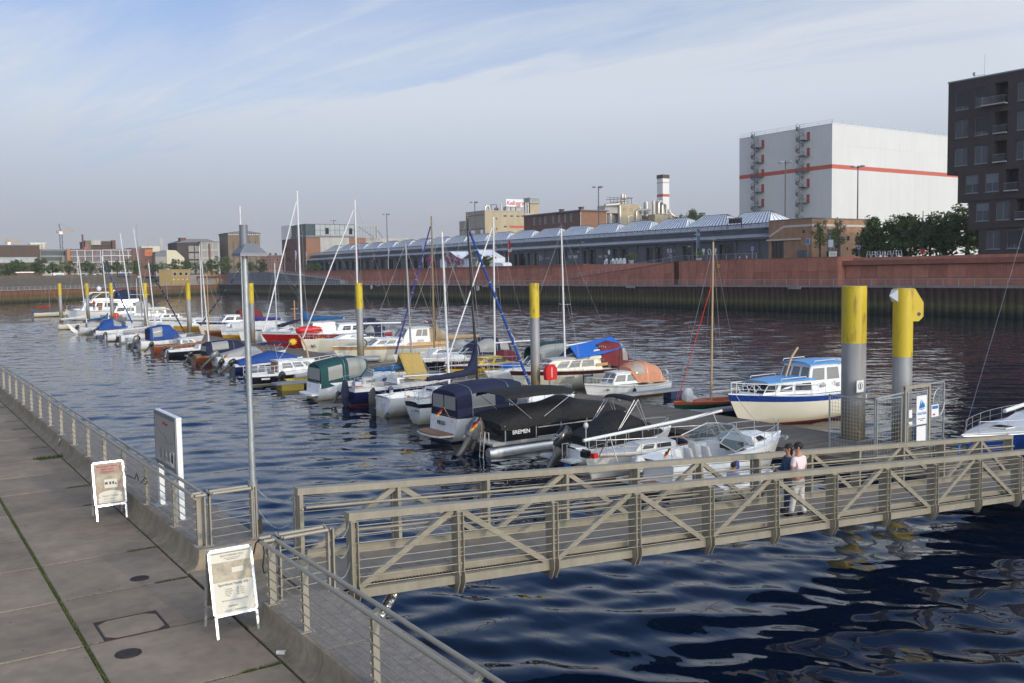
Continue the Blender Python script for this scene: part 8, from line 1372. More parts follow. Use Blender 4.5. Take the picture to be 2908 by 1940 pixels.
for x in (.3, 3.4, 6.7, 9.9, 13.4, 14.3, 17.9, 21.7, 25.4): b.box(x, x + .3, -.09, -.072, 1.0, 12.6)
b.bd('white_grid', t); MB('timber_orange').box(-.8, .5, -.6, -.1, 3, 13).bd('scaffold_tower', t); MB('door_red').box(7, 8.4, 2, 3, 13.0, 14.2).bd('roof_box', t)
t = house('brown_power_block', 'brown stepped block with corner towers rising behind the gridded building', 'building', 89.4, 100.6, Y0 + 40, Y0 + 60, GZ, 26.2, 'brick_brown', S=[(2.4, 11, 13.6, 14.6), (2.4, 11, 15.2, 16.0)], win=dict(nu=10, nv=1, frame='frame_dark', glass='glass_dark', depth=.5)); MB('silo_brown').box(-1.0, 1.6, -.8, 4, 0, 18.4).bd('corner_tower', t); MB('brick_red').box(11.6, 13.2, -.8, 4, 0, 18.6).bd('corner_tower', t); MB('brick_red').box(-1.9, -1.2, 2, 3, 0, 21.5).bd('brick_chimney', t); MB('conc_light').box(1.8, 6.4, -.3, 6, 16.2, 18.6).bd('penthouse', t)
t = house('dark_brick_row', 'dark red brick building with an orange mural at the far centre', 'brick building', 101.9, 111.5, Y0 + 2, Y0 + 16, GZ, 21.6, 'brick_red', S=[(1.5 + 2.2 * i, 2.4 + 2.2 * i, z, z + 1.2) for i in range(3) for z in (4.0, 7.0)], win=dict(nu=1, nv=2, frame='frame_grey', glass='glass_dark', depth=.1)); MB('graffiti').box(6.0, 9.4, -.12, -.05, 9.8, 12.8).bd('mural', t); text('mural_lettering', 'dB', 2.4, (7.7, -.14, 11.2), FACE_S, 'door_red', t, shear=.3); MB('cream_wall').box(6.0, 14.5, 6, 16, 11, 14.6).bd('roof_house', t); b = MB('pipe_metal'); b.tb([(15.6, 8, 8), (15.6, 8, 18.6)], .25, 6); b.tb([(16.3, 8, 8), (16.3, 8, 18.6)], .2, 6); b.tb([(8.8, 4, 12), (8.8, 4, 17)], .12, 5); b.bd('flue', t)
t = thing('cream_gable_house', 'cream painted gabled warehouse with arched brick windows at the far centre', 'warehouse', (111.7, Y0 - 2, GZ)); MB('grey_wall').box(0, 5.2, 0, 14, 0, 9.4).bd('side_wing', t); MB('roof_grey').prism([(-.2, 9.4), (5.2, 9.4), (5.2, 12.3), (.2, 11.6)], 1, -.1, 14).bd('side_roof', t); MB('cream_wall').prism([(5.22, 0), (13.4, 0), (13.4, 8.6), (9.6, 12.3), (5.22, 12.5)], 1, -.2, 14).bd('gable_wall', t); text('sign_lettering', 'Hudson', .8, (2.6, -.05, 6.9), FACE_S, 'print_dark', t)
for x, z in ((9.0, 6.2), (9.1, 2.4), (10.3, 2.4)): b = MB('brick_red'); b.prism([(x, z), (x + .8, z), (x + .8, z + 1.3), (x + .4, z + 1.75), (x, z + 1.3)], 1, -.25, -.19); b.bd('arched_window', t)
b = MB('frame_dark'); [b.tb([(.9 + 1.4 * k, -.05, 1.6), (.9 + 1.4 * k, -.05, 3.6)], .3, 6) for k in range(3)]; b.bd('arched_window', t)
t = house('concrete_warehouse', 'pale concrete storage building with brick stair stripe and dark left wing', 'warehouse', 133.8, 142.4, Y0, Y0 + 20, GZ, 24.7, 'conc_light', S=[(.5 + 2.75 * i, 2.9 + 2.75 * i, z, z + 3.2) for i in range(3) for z in (1.0, 5.0, 9.0, 12.8)], win=dict(nu=1, nv=1, frame='conc_light', glass='grey_wall', depth=.15), eave=.3); MB('brick_red').box(3.6, 4.5, -.12, -.004, 1, 15.5).bd('stair_stripe', t)
MB('brick_dark').box(-10.6, -.01, 3, 20, 0, 16.1).bd('dark_wing', t); b = MB('grey_wall'); [b.box(-5.2 + 3.0 * i, -2.7 + 3.0 * i, 2.7, 2.99, 1 + 3.6 * j, 3.8 + 3.6 * j) for i in range(2) for j in range(4)]; b.bd('wing_panels', t, kind='stuff'); MB('roof_grey').prism([(-11, 16.1), (8.9, 16.5), (4, 18.0), (-5, 18.0)], 1, 2.8, 20).bd('pitched_roof', t); MB('brick_red').box(-8.6, -5.8, 4, 8, 16.2, 18.6).bd('roof_hut', t)
t = house('white_terrace_block', 'white stepped apartment block between the concrete warehouse and the silo tower', 'apartment building', 142.6, 149, Y0 + 25, Y0 + 40, GZ, 21.0, 'white_wall', S=[(.4, 5.8, z, z + .8) for z in (3, 5.6, 8.2, 10.8)], win=dict(nu=6, nv=1, frame='frame_grey', glass='glass_pale', depth=.3))
t = thing('silo_tower', 'tall brown windowless grain silo tower with a row of small top windows', 'silo', (147.2, Y0, GZ)); MB('silo_brown').box(0, 16.2, 0, 14, 0, 19.6).bd('shaft', t); b = MB('brick_brown'); [b.box(x, x + .35, -.15, .05, 2, 17) for x in (2.4, 5.4, 10.6, 13.8)]; b.bd('dark_stains', t); MB('silo_brown').box(-.2, 16.4, -.2, 14.2, 19.6, 20.9).bd('top_storey', t); MB('roof_grey').prism([(-.9, 20.9), (17.1, 20.9), (8, 22.3)], 1, -.9, 15).bd('roof', t)
for k in range(15): MB('frame_white').box(.4 + 1.07 * k, 1.0 + 1.07 * k, -.3, -.19, 19.9, 20.6).bd('small_window', t)
t = house('brick_row_house', 'low red brick row with chimneys to the right of the silo tower', 'brick building', 163.6, 178, Y0, Y0 + 12, GZ, 17.8, 'brick_red', S=[(.8 + 1.9 * i, 1.7 + 1.9 * i, z, z + 1.6) for i in range(7) for z in (3.6, 6.6)], win=dict(nu=1, nv=2, frame='frame_white', glass='glass_dark', depth=.1)); [MB('brick_brown').box(3 + 3 * k, 4 + 3 * k, 4, 5, 9.8, 11).bd('chimney', t) for k in range(3)]
# hut, cabin and containers on the end promenade
def on_end(s, d): p = EP(s, d, 0); return p[0], p[1]
def local_thing(name, label, cat, s, d): x, y = on_end(s, d); return thing(name, label, cat, (x, y, LZ), EA)
Ls = lambda x: (x + 110) / 240.0 * EL
t = local_thing('plywood_hut', 'tall ochre plywood hut with three white windows on the end promenade', 'hut', Ls(106), 2.5); MB('plywood').box(0, 13.4, 0, 6, 0, 6.6).bd('walls', t); MB('conc_light').box(-.1, 13.5, -.1, 6.1, 6.6, 6.75).bd('roof', t)
for k in range(3): window(t, 'S', 1.3 + 4.0 * k, 4.1, 2.2, 1.4, 1, 1, 'sign_white', 'glass_dark', .03, o=(0, -.1, 0))
for k in range(4): MB('sign_white').box(1.2 + 3.2 * k, 1.9 + 3.2 * k, -.06, -.005, 2.2, 2.6).bd('vent', t)
t = local_thing('concrete_revetment', 'grey concrete revetment wall between the ochre hut and the timber cabin', 'wall', Ls(119), 8); MB('grey_wall').box(-12, 30, 0, 2, 0, 4.4).bd('wall_face', t)
t = local_thing('timber_cabin', 'orange timber garden cabin with white framed glass doors on the end promenade', 'cabin', Ls(126), 2.5); b = MB('timber_orange'); b.box(7, 19.5, 0, 5, 0, 3.2); b.m('grey_wall').box(0, 6.99, .4, 5, 0, 2.9); b.bd('walls', t); MB('roof_tile').prism([(-.4, 2.95), (19.8, 3.25), (19.8, 3.9), (-.4, 3.7)], 1, -.6, 5.4).bd('roof', t)
for k, x in enumerate((8.8, 10.9, 15.2, 17.0)): window(t, 'S', x, .1, 1.4, 2.7, 2, 4, 'sign_white', 'glass_dark', .03, o=(0, -.1, 0), name='glazed_door')
MB('plywood').box(7.1, 8.2, -.08, -.003, .2, 2.8).bd('door', t)
t = local_thing('plywood_cabin', 'ochre plywood box cabin stacked behind the timber garden cabin', 'cabin', Ls(134), 9); MB('plywood').box(0, 8.4, 0, 4, 2.2, 6.2).bd('walls', t); [window(t, 'S', x, 4.2, .9, 1.3, 1, 1, 'frame_dark', 'glass_dark', .02, o=(0, -.07, 0)) for x in (2.6, 6.2)]
for k, x in enumerate((120.4, 144.5)): t = local_thing('lifebuoy_post', ('small red lifebuoy box right of the ochre hut', 'small red lifebuoy box right of the timber cabin')[k], 'lifebuoy box', Ls(x), 1.6); MB('red_plastic').prism([(-.4, .3), (.4, .3), (.45, 1.0), (.2, 1.4), (-.2, 1.4), (-.45, 1.0)], 1, -.15, .15).bd('case', t); MB('galv').box(-.05, .05, -.02, .02, 0, .3).bd('stand', t)
# cranes
def crane(x, y, z0, zt, reach, back, label, mat, mat2, top):
 t = thing('tower_crane', label, 'crane', (x, y, z0), group='tower cranes on the horizon'); h = zt - z0; b = MB(mat); w = .55
 for sx in (-w, w):
  for sy in (-w, w): b.bar((sx, sy, 0), (sx, sy, h), .16, .16, (1, 0, 0))
 n = int(h / 1.3)
 for i in range(n):
  s = 1 if i % 2 else -1
  for yy in (-w, w): b.bar((-w * s, yy, h * i / n), (w * s, yy, h * (i + 1) / n), .1, .1); b.bar((yy, -w * s, h * i / n), (yy, w * s, h * (i + 1) / n), .1, .1)
 b.bd('mast_lattice', t); b = MB(mat2)
 for z in (0, .9): b.bar((-back, 0, h + z), (reach, 0, h + z + .2), .16, .16)
 for i in range(10): u, v = -back + (reach + back) * i / 10, -back + (reach + back) * (i + 1) / 10; b.bar((u, 0, h), (v, 0, h + 1.0), .1, .1); b.bar((v, 0, h), (v, 0, h + 1.0), .1, .1)
 b.bd('jib', t); b = MB(mat); b.bar((0, 0, h), (-.6, 0, h + top), .4, .4); b.bar((-.6, 0, h + top), (reach * .8, 0, h + 1), .07, .07); b.bar((-.6, 0, h + top), (-back, 0, h), .07, .07); b.bd('tower_head', t); MB('pole_light').box(-.8, .6, -1.1, -.2, h - 1.4, h - .1).bd('cab', t); MB('grey_wall').box(-back - .3, -back + 1, -.5, .5, h - .9, h + .4).bd('counterweight', t)
crane(75.4, 495, 14, 30.4, 6.2, 1.6, 'blue grey lattice crane with tan jib behind the glass office', 'crane_blue', 'crane_yellow', 3.6); crane(56.0, 520, 14, 26.2, 6.0, 1.4, 'small ochre crane peeping over the brown brick building', 'crane_yellow', 'crane_yellow', 1.8)
# ------------------------------------------------------------------ trees and plants
def crown_mesh(kind, n, seed, shape, leaf, mat):
 r = random.Random(seed); b = MB(mat); cl = []
 for _ in range(34):
  u = r.uniform(-1, 1); a = r.uniform(0, 2 * pi); rad = r.random() ** .45; s = sqrt(1 - u * u)
  z = u * rad; w = {'cone': max(.12, .95 - .62 * (z + 1) / 2 * 1.25), 'round': 1.0, 'tall': .9 - .25 * max(0, z)}[shape]
  cl.append((cos(a) * s * rad * w, sin(a) * s * rad * w, z, r.uniform(.16, .30)))
 for i in range(n):
  c = cl[r.randrange(len(cl))]; d = Vector((r.gauss(0, 1), r.gauss(0, 1), r.gauss(0, .8))); d = d.normalized() * c[3] * r.random() ** .4 * (1.25 if r.random() < .3 else 1)
  p = Vector(c[:3]) + d; q = Vector((r.gauss(0, 1), r.gauss(0, 1), r.gauss(0, 1) + .4)).normalized(); a1 = q.orthogonal().normalized(); a1 = a1 * cos(i) + q.cross(a1) * sin(i); a2 = q.cross(a1); L1, L2 = leaf * r.uniform(.7, 1.3), leaf * r.uniform(.35, .6)
  b.add([p - a1 * L1, p + a2 * L2, p + a1 * L1 + q * leaf * .25, p - a2 * L2], [(0, 1, 2, 3)])
 return b.mesh('crown')
def trunk_mesh(seed, limbs=7):
 r = random.Random(seed); b = MB('bark'); b.tb([(0, 0, -.02), (.01, 0, .3), (-.01, .01, .6), (0, 0, .9)], .028, 7, r1=.008)
 for k in range(limbs):
  z = .32 + .5 * k / limbs; a = k * 2.4 + r.random(); l = .22 + .1 * r.random(); b.tb([(0, 0, z), (cos(a) * l * .5, sin(a) * l * .5, z + .07), (cos(a) * l, sin(a) * l, z + .17)], .012, 5, r1=.003)
 return b.mesh('trunk')
CR = {('cone', s): crown_mesh('c', 1500, s, 'cone', .10, 'leaf_dark') for s in (1, 2, 3)}
CR.update({('round', s): crown_mesh('r', 1100, 10 + s, 'round', .11, 'leaf_mid') for s in (1, 2, 3)})
CR.update({('light', s): crown_mesh('l', 900, 20 + s, 'tall', .085, 'leaf_light') for s in (1, 2)})
CR.update({('big', 1): crown_mesh('b', 3200, 31, 'round', .075, 'leaf_dark')})
CR.update({('shrub', 1): crown_mesh('s', 700, 41, 'round', .10, 'leaf_light'), ('flower', 1): crown_mesh('f', 900, 42, 'round', .08, 'blossom')})
TR = [trunk_mesh(s) for s in (1, 2, 3)]
def tree(x, y, z, h, w, kind, label, seed=0, base=.3, group=None):
 t = thing('tree' if kind not in ('shrub', 'flower') else 'shrub', label, 'tree' if kind not in ('shrub', 'flower') else 'shrub', (x, y, z), random.uniform(0, 6), group)
 tr = put(TR[seed % 3], 'trunk', t); tr.scale = (h * 1.1, h * 1.1, h)
 ks = [k for k in CR if k[0] == kind]; c = put(CR[ks[seed % len(ks)]], 'crown', t, (0, 0, h * (base + (1 - base) * .5))); c.scale = (w / 2, w / 2, h * (1 - base) * .5); return t
G1 = 'trees beside the dark apartment block'
for k, (y, x, h, w, kd, lb) in enumerate((
 (112.6, 158, 6.2, 4.4, 'cone', 'low dark tree touching the right end of the brick pavilion'), (110.2, 156, 7.3, 4.0, 'cone', 'dark pointed tree second from the brick pavilion'), (107.6, 162, 8.3, 4.0, 'light', 'thin pale tree poking up behind the dark pointed trees'), (106.8, 157, 7.0, 4.2, 'cone', 'dense dark tree third from the brick pavilion'), (104.4, 157, 7.4, 3.8, 'cone', 'dark tree with a flat top in the middle of the row'),
 (102.4, 156, 7.6, 4.4, 'cone', 'wide dark tree behind the white bicycle racks'), (100.3, 163, 8.6, 4.2, 'light', 'tall feathery pale tree behind the row'), (99.2, 157, 7.8, 4.4, 'round', 'mid green tree right of the wide dark tree'), (96.8, 158, 7.6, 4.6, 'round', 'rounded green tree near the dark apartment block'), (94.2, 160, 9.0, 5.6, 'light', 'tall bright tree leaning on the dark apartment block'), (91.5, 156, 7.4, 5.2, 'round', 'green tree half hidden by the dark apartment block'), (88.5, 160, 8.6, 5.4, 'round', 'tree mostly hidden behind the dark apartment block'))):
 tree(x, y, RZ - .15, h * 1.05, w * 1.9, kd, lb, k, .02 if kd != 'light' else .3, G1)
G2 = 'young trees in front of the brick pavilion'
tree(145, 113.6, RZ - .15, 7.6, 3.5, 'light', 'young light green tree left of the pavilion entrance', 0, .28, G2); tree(145.3, 109.9, RZ - .15, 7.2, 3.1, 'light', 'young light green tree right of the pavilion entrance', 1, .25, G2)
tree(297, 300, RZ, 25.0, 12.5, 'big', 'big round tree crown showing above the glazed shed roof', 0, .5)
tree(141, 342, RZ, 3.6, 4.6, 'round', 'small bushy green tree right of the far flags by the shed end', 1, .05); tree(141, 351, RZ, 3.4, 3.4, 'round', 'narrow green tree left of its bushy neighbour by the shed end', 2, .05)
G3 = 'street trees behind the basin end'
FT_ = [(44, 428, 4.9, 5, 'at the left picture edge'), (48, 424, 7.4, 7.4, 'with the widest crown in front of the brown museum'), (53.8, 428, 6.2, 5, 'right of the widest crown'), (56.2, 425, 7.0, 6, 'with a stout trunk below the museum slot'), (61.7, 430, 6.6, 5.2, 'with a thin airy crown before the pale block'), (65.2, 428, 6.2, 4.6, 'in front of the pale block, bright green'), (68.6, 431, 6.2, 4.4, 'below the scaffold tower'), (74.2, 430, 6.8, 5.2, 'dark against the white window grid'), (77.6, 433, 5.8, 4.4, 'right of the dark one before the grid'), (82.5, 431, 6.0, 4.6, 'below the brick chimney'), (87.2, 432, 6.8, 4.4, 'standing on the grass bank'), (92.0, 434, 7.2, 4.8, 'tall below the right end of the grid'), (95.4, 433, 6.2, 4.6, 'before the dark brick row'), (103, 436, 5.6, 5.6, 'left of the ochre hut roof'), (107, 437, 5.8, 5.0, 'above the ochre hut'), (112.4, 436, 6.6, 5.4, 'below the cream gable'), (117.4, 437, 7.2, 5.0, 'feathery below the dark wing'), (121.6, 436, 5.6, 5.0, 'dark below the concrete warehouse'), (125.5, 438, 5.2, 4.0, 'low before the stair stripe'), (129.6, 440, 7.2, 5.6, 'wide before the white terraces'), (134.2, 440, 8.6, 6.0, 'tallest, before the silo tower'), (137.6, 441, 7.2, 4.8, 'right beside the tallest'), (145, 443, 6.2, 5.6, 'right of the lamp post hood'), (150, 446, 5.6, 5.4, 'low before the brick row house'), (156, 446, 6.4, 5.0, 'at the foot of the brick row house')]
for k, (x, y, h, w, lb) in enumerate(FT_): tree(x, y, 8.5, h * 1.1, w * 1.3, ('round', 'round', 'light')[k % 3], 'far street tree ' + lb, k, .22 if k % 4 else .12, G3)
# ------------------------------------------------------------------ upper promenade furniture
def planter(x, y, label, kind='shrub', w=1.2, hh=.8, pw=2.6, ph=2.0):
 t = thing('planter', label, 'planter', (x, y, RZ - .15)); b = MB('planter'); n = 10; b.loft([[(r * cos(2 * pi * k / n), r * sin(2 * pi * k / n), z) for k in range(n)] for r, z in ((w * .42, 0), (w * .55, hh), (w * .48, hh), (w * .46, hh - .1))]); b.bd('pot', t)
 c = put(CR[(kind, 1)], 'plant', t, (0, 0, hh + ph * .42)); c.scale = (pw / 2, pw / 2, ph / 2); return t
planter(141, 161.5, 'round pot with a grassy plant between the white tables and the K&B sign'); planter(141.4, 140.9, 'pot with a spreading plant beside the blue banner'); planter(141, 253.3, 'big pink flower ball left of the white tents', 'flower', 1.4, .7, 4.2, 3.4); planter(139.6, 239.5, 'pink flower ball between the two tents', 'flower', 1.4, .7, 3.8, 3.2); planter(139.6, 234.5, 'pink flower ball before the second tent', 'flower', 1.4, .7, 3.4, 3.0)
tree(141, 221.5, RZ - .15, 3.4, 5.4, 'big', 'dense dark round bush beside the second tent', 0, .0)
def tent(y0, y1, pk, label):
 t = thing('party_tent', label, 'tent', (141, y0, RZ - .15), group='white party tents on the upper promenade'); w = y1 - y0; h = 2.6
 b = MB('tent_white'); b.prism([(0, h), (w / 2, pk), (w, h), (w, h - .1), (w / 2, pk - .12), (0, h - .1)], 0, 0, 6.0); b.bd('roof', t)
 b = MB('frame_white'); [b.bar((-.03, w * u, 0), (-.03, w * u, h + (pk - h) * (1 - abs(2 * u - 1))), .12, .1, (1, 0, 0)) for u in (0, .33, .66, 1)]; b.bar((-.03, 0, h), (-.03, w, h), .1, .16); [b.bar((-.03, w / 2, h), (-.03, w * u, h + (pk - h) * (1 - abs(2 * u - 1))), .06, .1) for u in (.2, .35, .65, .8)]; b.bd('frame', t)
 b = MB('tent_white'); b.box(.05, 6, 0.02, .06, 0, h); b.box(.05, 6, w - .06, w - .02, 0, h); b.box(.1, .14, w * .68, w * .98, 0, h - .1); b.box(5.9, 6, .1, w - .1, 0, h - .1); b.bd('side_walls', t); b = MB('screen'); b.box(.08, .1, .1, w * .30, .3, 2.2); b.bd('arched_window', t)
tent(236, 247.5, 4.9, 'left white party tent with a lattice gable'); tent(221.5, 235, 5.0, 'right white party tent with closed white door')
t = thing('covered_stall', 'low stall under a white tarpaulin right of the dark bush', 'market stall', (140.2, 213.5, RZ - .15)); b = MB('tent_white'); b.loft([[(x, y, z) for x, y in ((-1.4, -w), (1.4, -w), (1.4, w), (-1.4, w))] for w, z in ((3.4, 0), (3.3, .7), (2.5, 1.15))], smooth=False); b.bd('tarpaulin_cover', t)
def flagpole(y, h, fl, label, x=141, fh=3.6, fw=1.1):
 t = thing('flagpole', label, 'flagpole', (x, y, RZ - .15), group='flagpoles on the upper promenade'); MB('pole_light').tb([(0, 0, 0), (0, 0, h)], .075, 6, r1=.05).bd('pole', t)
 b = MB(fl); n = 8; vs = []
 for i in range(n + 1): z = h - .1 - fh * i / n; wv = fw * (1 - .12 * i / n) * (.65 + .35 * sin(pi * min(1, i / n * 1.1))); vs += [(.0, -.06, z), (.10 * sin(i * .9), -.06 - wv, z - .15)]
 b.add(vs, [(2 * i, 2 * i + 1, 2 * i + 3, 2 * i + 2) for i in range(n)], True); f = b.bd('banner', t); return t
flagpole(258.3, 7.9, 'flag_white', 'flagpole with a long white banner left of the tents'); flagpole(282, 7.6, 'flag_white', 'flagpole with a white banner farther along the shed'); t = flagpole(305.7, 7.7, 'flag_red', 'flagpole with a red and white banner far along the shed', fh=4.0); MB('flag_white').box(-.02, .02, -1.1, -.1, 4.2, 5.2).bd('banner_patch', t)
flagpole(364.6, 8.8, 'flag_white', 'leftmost tall flagpole at the far shed end', fw=1.8); flagpole(353.1, 8.0, 'flag_white', 'flagpole with a slack banner next to the far green trees', fw=.6); flagpole(376.5, 8.3, 'flag_gold', 'flagpole with a faded green gold banner before the brick base', fw=1.0); t = flagpole(210.9, 7.1, 'flag_red', 'flagpole with red banner and white stripe right of the white mast', fh=4.2, fw=1.3); MB('flag_white').box(-.05, .05, -1.28, -.1, 3.9, 4.7).bd('banner_patch', t)
t = flagpole(139.6, 6.9, 'flag_blue', 'flagpole with a grey blue feather banner before the cup signs', x=139.5, fh=4.0, fw=1.0); text('banner_lettering', '1a', .9, (-.12, -.6, 5.6), FACE_W, 'print_white', t)
def street_lamp(x, y, z, h, label, heads=2, group='double headed lamps on the upper promenade'):
 t = thing('street_lamp', label, 'street lamp', (x, y, z), group=group); MB('pole_dark').tb([(0, 0, 0), (0, 0, h)], .07, 6).bd('pole', t)
 for k, (zz, s) in enumerate(((h - .8, -1), (h * .38 + .8, 1))[:heads]): b = MB('pole_dark'); b.bar((0, 0, zz), (0, s * .7, zz + .05), .05, .05); b.m('pole_light'); b.ell((0, s * .9, zz), .3, .5, .1, 8, 5); b.bd('lamp_head', t)
street_lamp(141, 179.8, RZ - .15, 6.2, 'slim lamp with two heads before the UBIMAX sign'); street_lamp(141, 142.4, RZ - .15, 6.4, 'slim lamp with two heads before the cups sign'); street_lamp(141, 218, RZ - .15, 6.2, 'slim lamp with two heads beside the covered stall'); street_lamp(141, 293, RZ - .15, 6.0, 'slim lamp with two heads far along the shed'); street_lamp(141, 330, RZ - .15, 6.0, 'slim lamp with two heads near the far shed end')
street_lamp(143, 107.7, RZ - .15, 6.6, 'slim lamp right of the pavilion entrance', 1, None); street_lamp(150, 96.2, RZ - .15, 7.8, 'lamp standing among the trees by the dark block', 1, None); street_lamp(160, 113.4, RZ - .15, 7.2, 'lamp peeping over the low dark tree', 1, None)
def high_mast(x, y, zt, label):
 t = thing('light_mast', label, 'light mast', (x, y, RZ), group='tall lattice light masts'); h = zt - RZ; b = MB('pole_dark'); b.tb([(0, 0, 0), (0, 0, h)], .20, 8, r1=.12); k = 1.0
 b.bd('pole', t); b = MB('pole_dark')
 while k < h: b.bar((-.28, 0, k), (.28, 0, k), .07, .07); k += .8
 b.bd('climbing_rungs', t); b = MB('pole_light')
 for a in range(3): u, v = cos(2 * pi * a / 3 + .5), sin(2 * pi * a / 3 + .5); b.bar((0, 0, h - .2), (u * 1.0, v * 1.0, h - .1), .1, .1); b.ell((u * 1.25, v * 1.25, h - .25), .6, .6, .25, 10, 6)
 b.bd('floodlights', t)
for x, y, z, lb in ((170, 142.6, 31.1, 'tall light mast before the left face of the white warehouse'), (190, 138.4, 30.7, 'tall light mast before the sunlit face of the white warehouse'), (170, 208.3, 31.1, 'tall light mast before the red brick warehouse'), (175, 282.2, 32.2, 'tall light mast before the cereal factory'), (175, 350.4, 32.1, 'tall light mast left of the glazed roof row'), (195, 450, 35.3, 'tall light mast beside the pale glass box')): high_mast(x, y, z, lb)
# tables, racks, signs, bollards
t = thing('cafe_table', 'white outdoor table with stools before the moskito sign', 'table', (140.5, 164.8, RZ - .15)); MB('sign_white').box(-.4, .4, -1.8, 1.8, 1.05, 1.12).bd('table_top', t); [MB('sign_white').box(-.35, .35, y - .05, y + .05, 0, 1.05).bd('leg', t) for y in (-1.7, -.6, .6, 1.7)]
for k, y in enumerate((162.6, 163.9, 165.2, 166.5, 168.8)): t = thing('bar_stool', 'white outdoor stool ' + ('nearest the grassy pot', 'second from the grassy pot', 'at the middle of the white table', 'at the left end of the white table', 'standing apart left of the white table')[k], 'stool', (139.7, y, RZ - .15), group='white stools at the outdoor table'); MB('sign_white').box(-.25, .25, -.3, .3, .75, .85).bd('seat', t); b = MB('sign_white'); [b.box(sx * .2 - .05, sx * .2 + .05, sy * .24 - .05, sy * .24 + .05, 0, .75) for sx in (-1, 1) for sy in (-1, 1)]; b.bd('legs', t, kind='stuff'); MB('sign_white').box(.2, .27, -.3, .3, .85, 1.3).bd('back', t)
for k in range(7): y = 105.8 - 1.05 * k; t = thing('bicycle_rack', 'white A shaped bicycle rack, ' + ('leftmost', 'second from left', 'third from left', 'middle', 'third from right', 'second from right', 'rightmost')[k] + ' of the row under the trees', 'bicycle rack', (148.5, y, RZ - .15), group='white bicycle racks under the trees'); MB('sign_white').tb([(0, -.4, 0), (0, -.25, 1.15), (0, .25, 1.15), (0, .4, 0)], .06, 6).bd('hoop', t); MB('sign_white').bar((0, -.3, .6), (0, .3, .6), .06, .06).bd('cross_bar', t)
def road_sign(x, y, h, label, mat='print_blue', w=.45, hh=.55):
 t = thing('road_sign', label, 'sign', (x, y, RZ - .15)); MB('pole_light').tb([(0, 0, 0), (0, 0, h)], .04, 6).bd('post', t); MB(mat).box(-.05, -.03, -w / 2, w / 2, h - hh, h).bd('plate', t); MB('sign_white').box(-.045, -.025, -w / 2 - .05, w / 2 + .05, h - hh - .05, h + .05).bd('plate_border', t)
road_sign(138.5, 124.0, 2.5, 'blue footpath sign before the pavilion side glazing'); road_sign(139, 111.5, 3.6, 'white and blue parking sign under the left young tree', 'print_blue', .7, .9); road_sign(139, 106.6, 3.2, 'white notice board under the right young tree', 'sign_white', .9, 1.2); road_sign(146, 106.0, 2.2, 'small blue sign among the tree trunks')
for k, (y, lb) in enumerate(((126.6, 'left of the pavilion side glazing'), (124.8, 'right below the entrance canopy'), (95.2, 'among the trees by the dark block'))): t = thing('bollard', 'red and white bollard ' + lb, 'bollard', (137.9, y, RZ - .15), group='red and white bollards'); b = MB('sign_white'); b.tb([(0, 0, 0), (0, 0, .9)], .09, 8); b.bd('post', t); b = MB('red_plastic'); b.tb([(0, 0, .35), (0, 0, .55)], .095, 8); b.tb([(0, 0, .75), (0, 0, .92)], .095, 8); b.bd('red_bands', t)
t = thing('waste_bin', 'red waste bin near the dark apartment block', 'bin', (146, 93.6, RZ - .15)); MB('red_plastic').tb([(0, 0, .4), (0, 0, 1.3)], .35, 10).bd('bin_body', t); MB('pole_dark').tb([(0, 0, 0), (0, 0, .4)], .08, 6).bd('foot', t)
t = thing('notice_plate', 'small yellow square plate fixed on the red wall', 'sign', (132.5, 126.9, 8.0)); MB('print_yellow').box(-.06, 0, -.3, .3, -.3, .3).bd('plate', t); MB('print_dark').box(-.07, -.06, -.15, .15, -.15, .15).bd('symbol', t)
def car(x, y, z, rz, mat, label):
 t = thing('parked_car', label, 'car', (x, y, z), rz, 'cars parked on the far street'); b = MB(mat); b.loft([[(xx, s * w, zz) for s, w, zz in ((-1, .82, .3), (-1, .85, .75), (-1, .6 if c else .82, zt), (1, .6 if c else .82, zt), (1, .85, .75), (1, .82, .3))] for xx, zt, c in ((-2.1, .85, 0), (-1.9, .95, 0), (-1.3, 1.45, 1), (.3, 1.48, 1), (1.0, .98, 0), (2.0, .85, 0), (2.15, .6, 0))], smooth=False); b.bd('body', t)
 b = MB('glass_dark'); [b.add([(-1.4, s * .80, .95), (.6, s * .80, .95), (.2, s * .66, 1.4), (-1.2, s * .66, 1.4)], [(0, 1, 2, 3)]) for s in (-1, 1)]; b.bd('windows', t); [MB('black_rubber').tb([(xx, s * .7, .32), (xx, s * .88, .32)], .32, 10).bd('wheel', t) for xx in (-1.3, 1.3) for s in (-1, 1)]
for k, (x, y, m, lb) in enumerate(((72.5, 424, 'car_white', 'white car parked below the scaffold tower'), (78, 426, 'car_white', 'white car parked right of the first, before the grid'), (90.5, 428, 'car_grey', 'pale grey car half hidden by the grass bank'), (88, 427, 'car_blue', 'teal car on the slope before the grass bank'), (66.5, 423, 'car_red', 'reddish car behind the white hoarding'))): car(x, y, 8.3, .3 + k * .3, m, lb)
t = thing('site_hoarding', 'white hoarding with grey lettering under the far trees', 'hoarding', (59.5, 419, 8.25), EA * .5); MB('sign_white').box(0, 5.2, 0, .2, .1, 2.0).bd('panel', t); b = MB('print_grey'); [b.box(2 + .75 * k, 2.5 + .75 * k, -.05, 0, .7, 1.4) for k in range(4)]; b.bd('lettering_blocks', t); MB('print_red').box(.3, .8, -.05, 0, .3, 1.9).bd('red_stripe', t)
t = thing('kiosk', 'low white roofed kiosk under the trees at the far left', 'kiosk', (47, 420, 8.25)); MB('sign_white').box(0, 6.5, 0, 3, 2.2, 2.6).bd('roof', t); MB('brick_red').box(.3, 6.2, .3, 2.8, 0, 2.2).bd('walls', t)
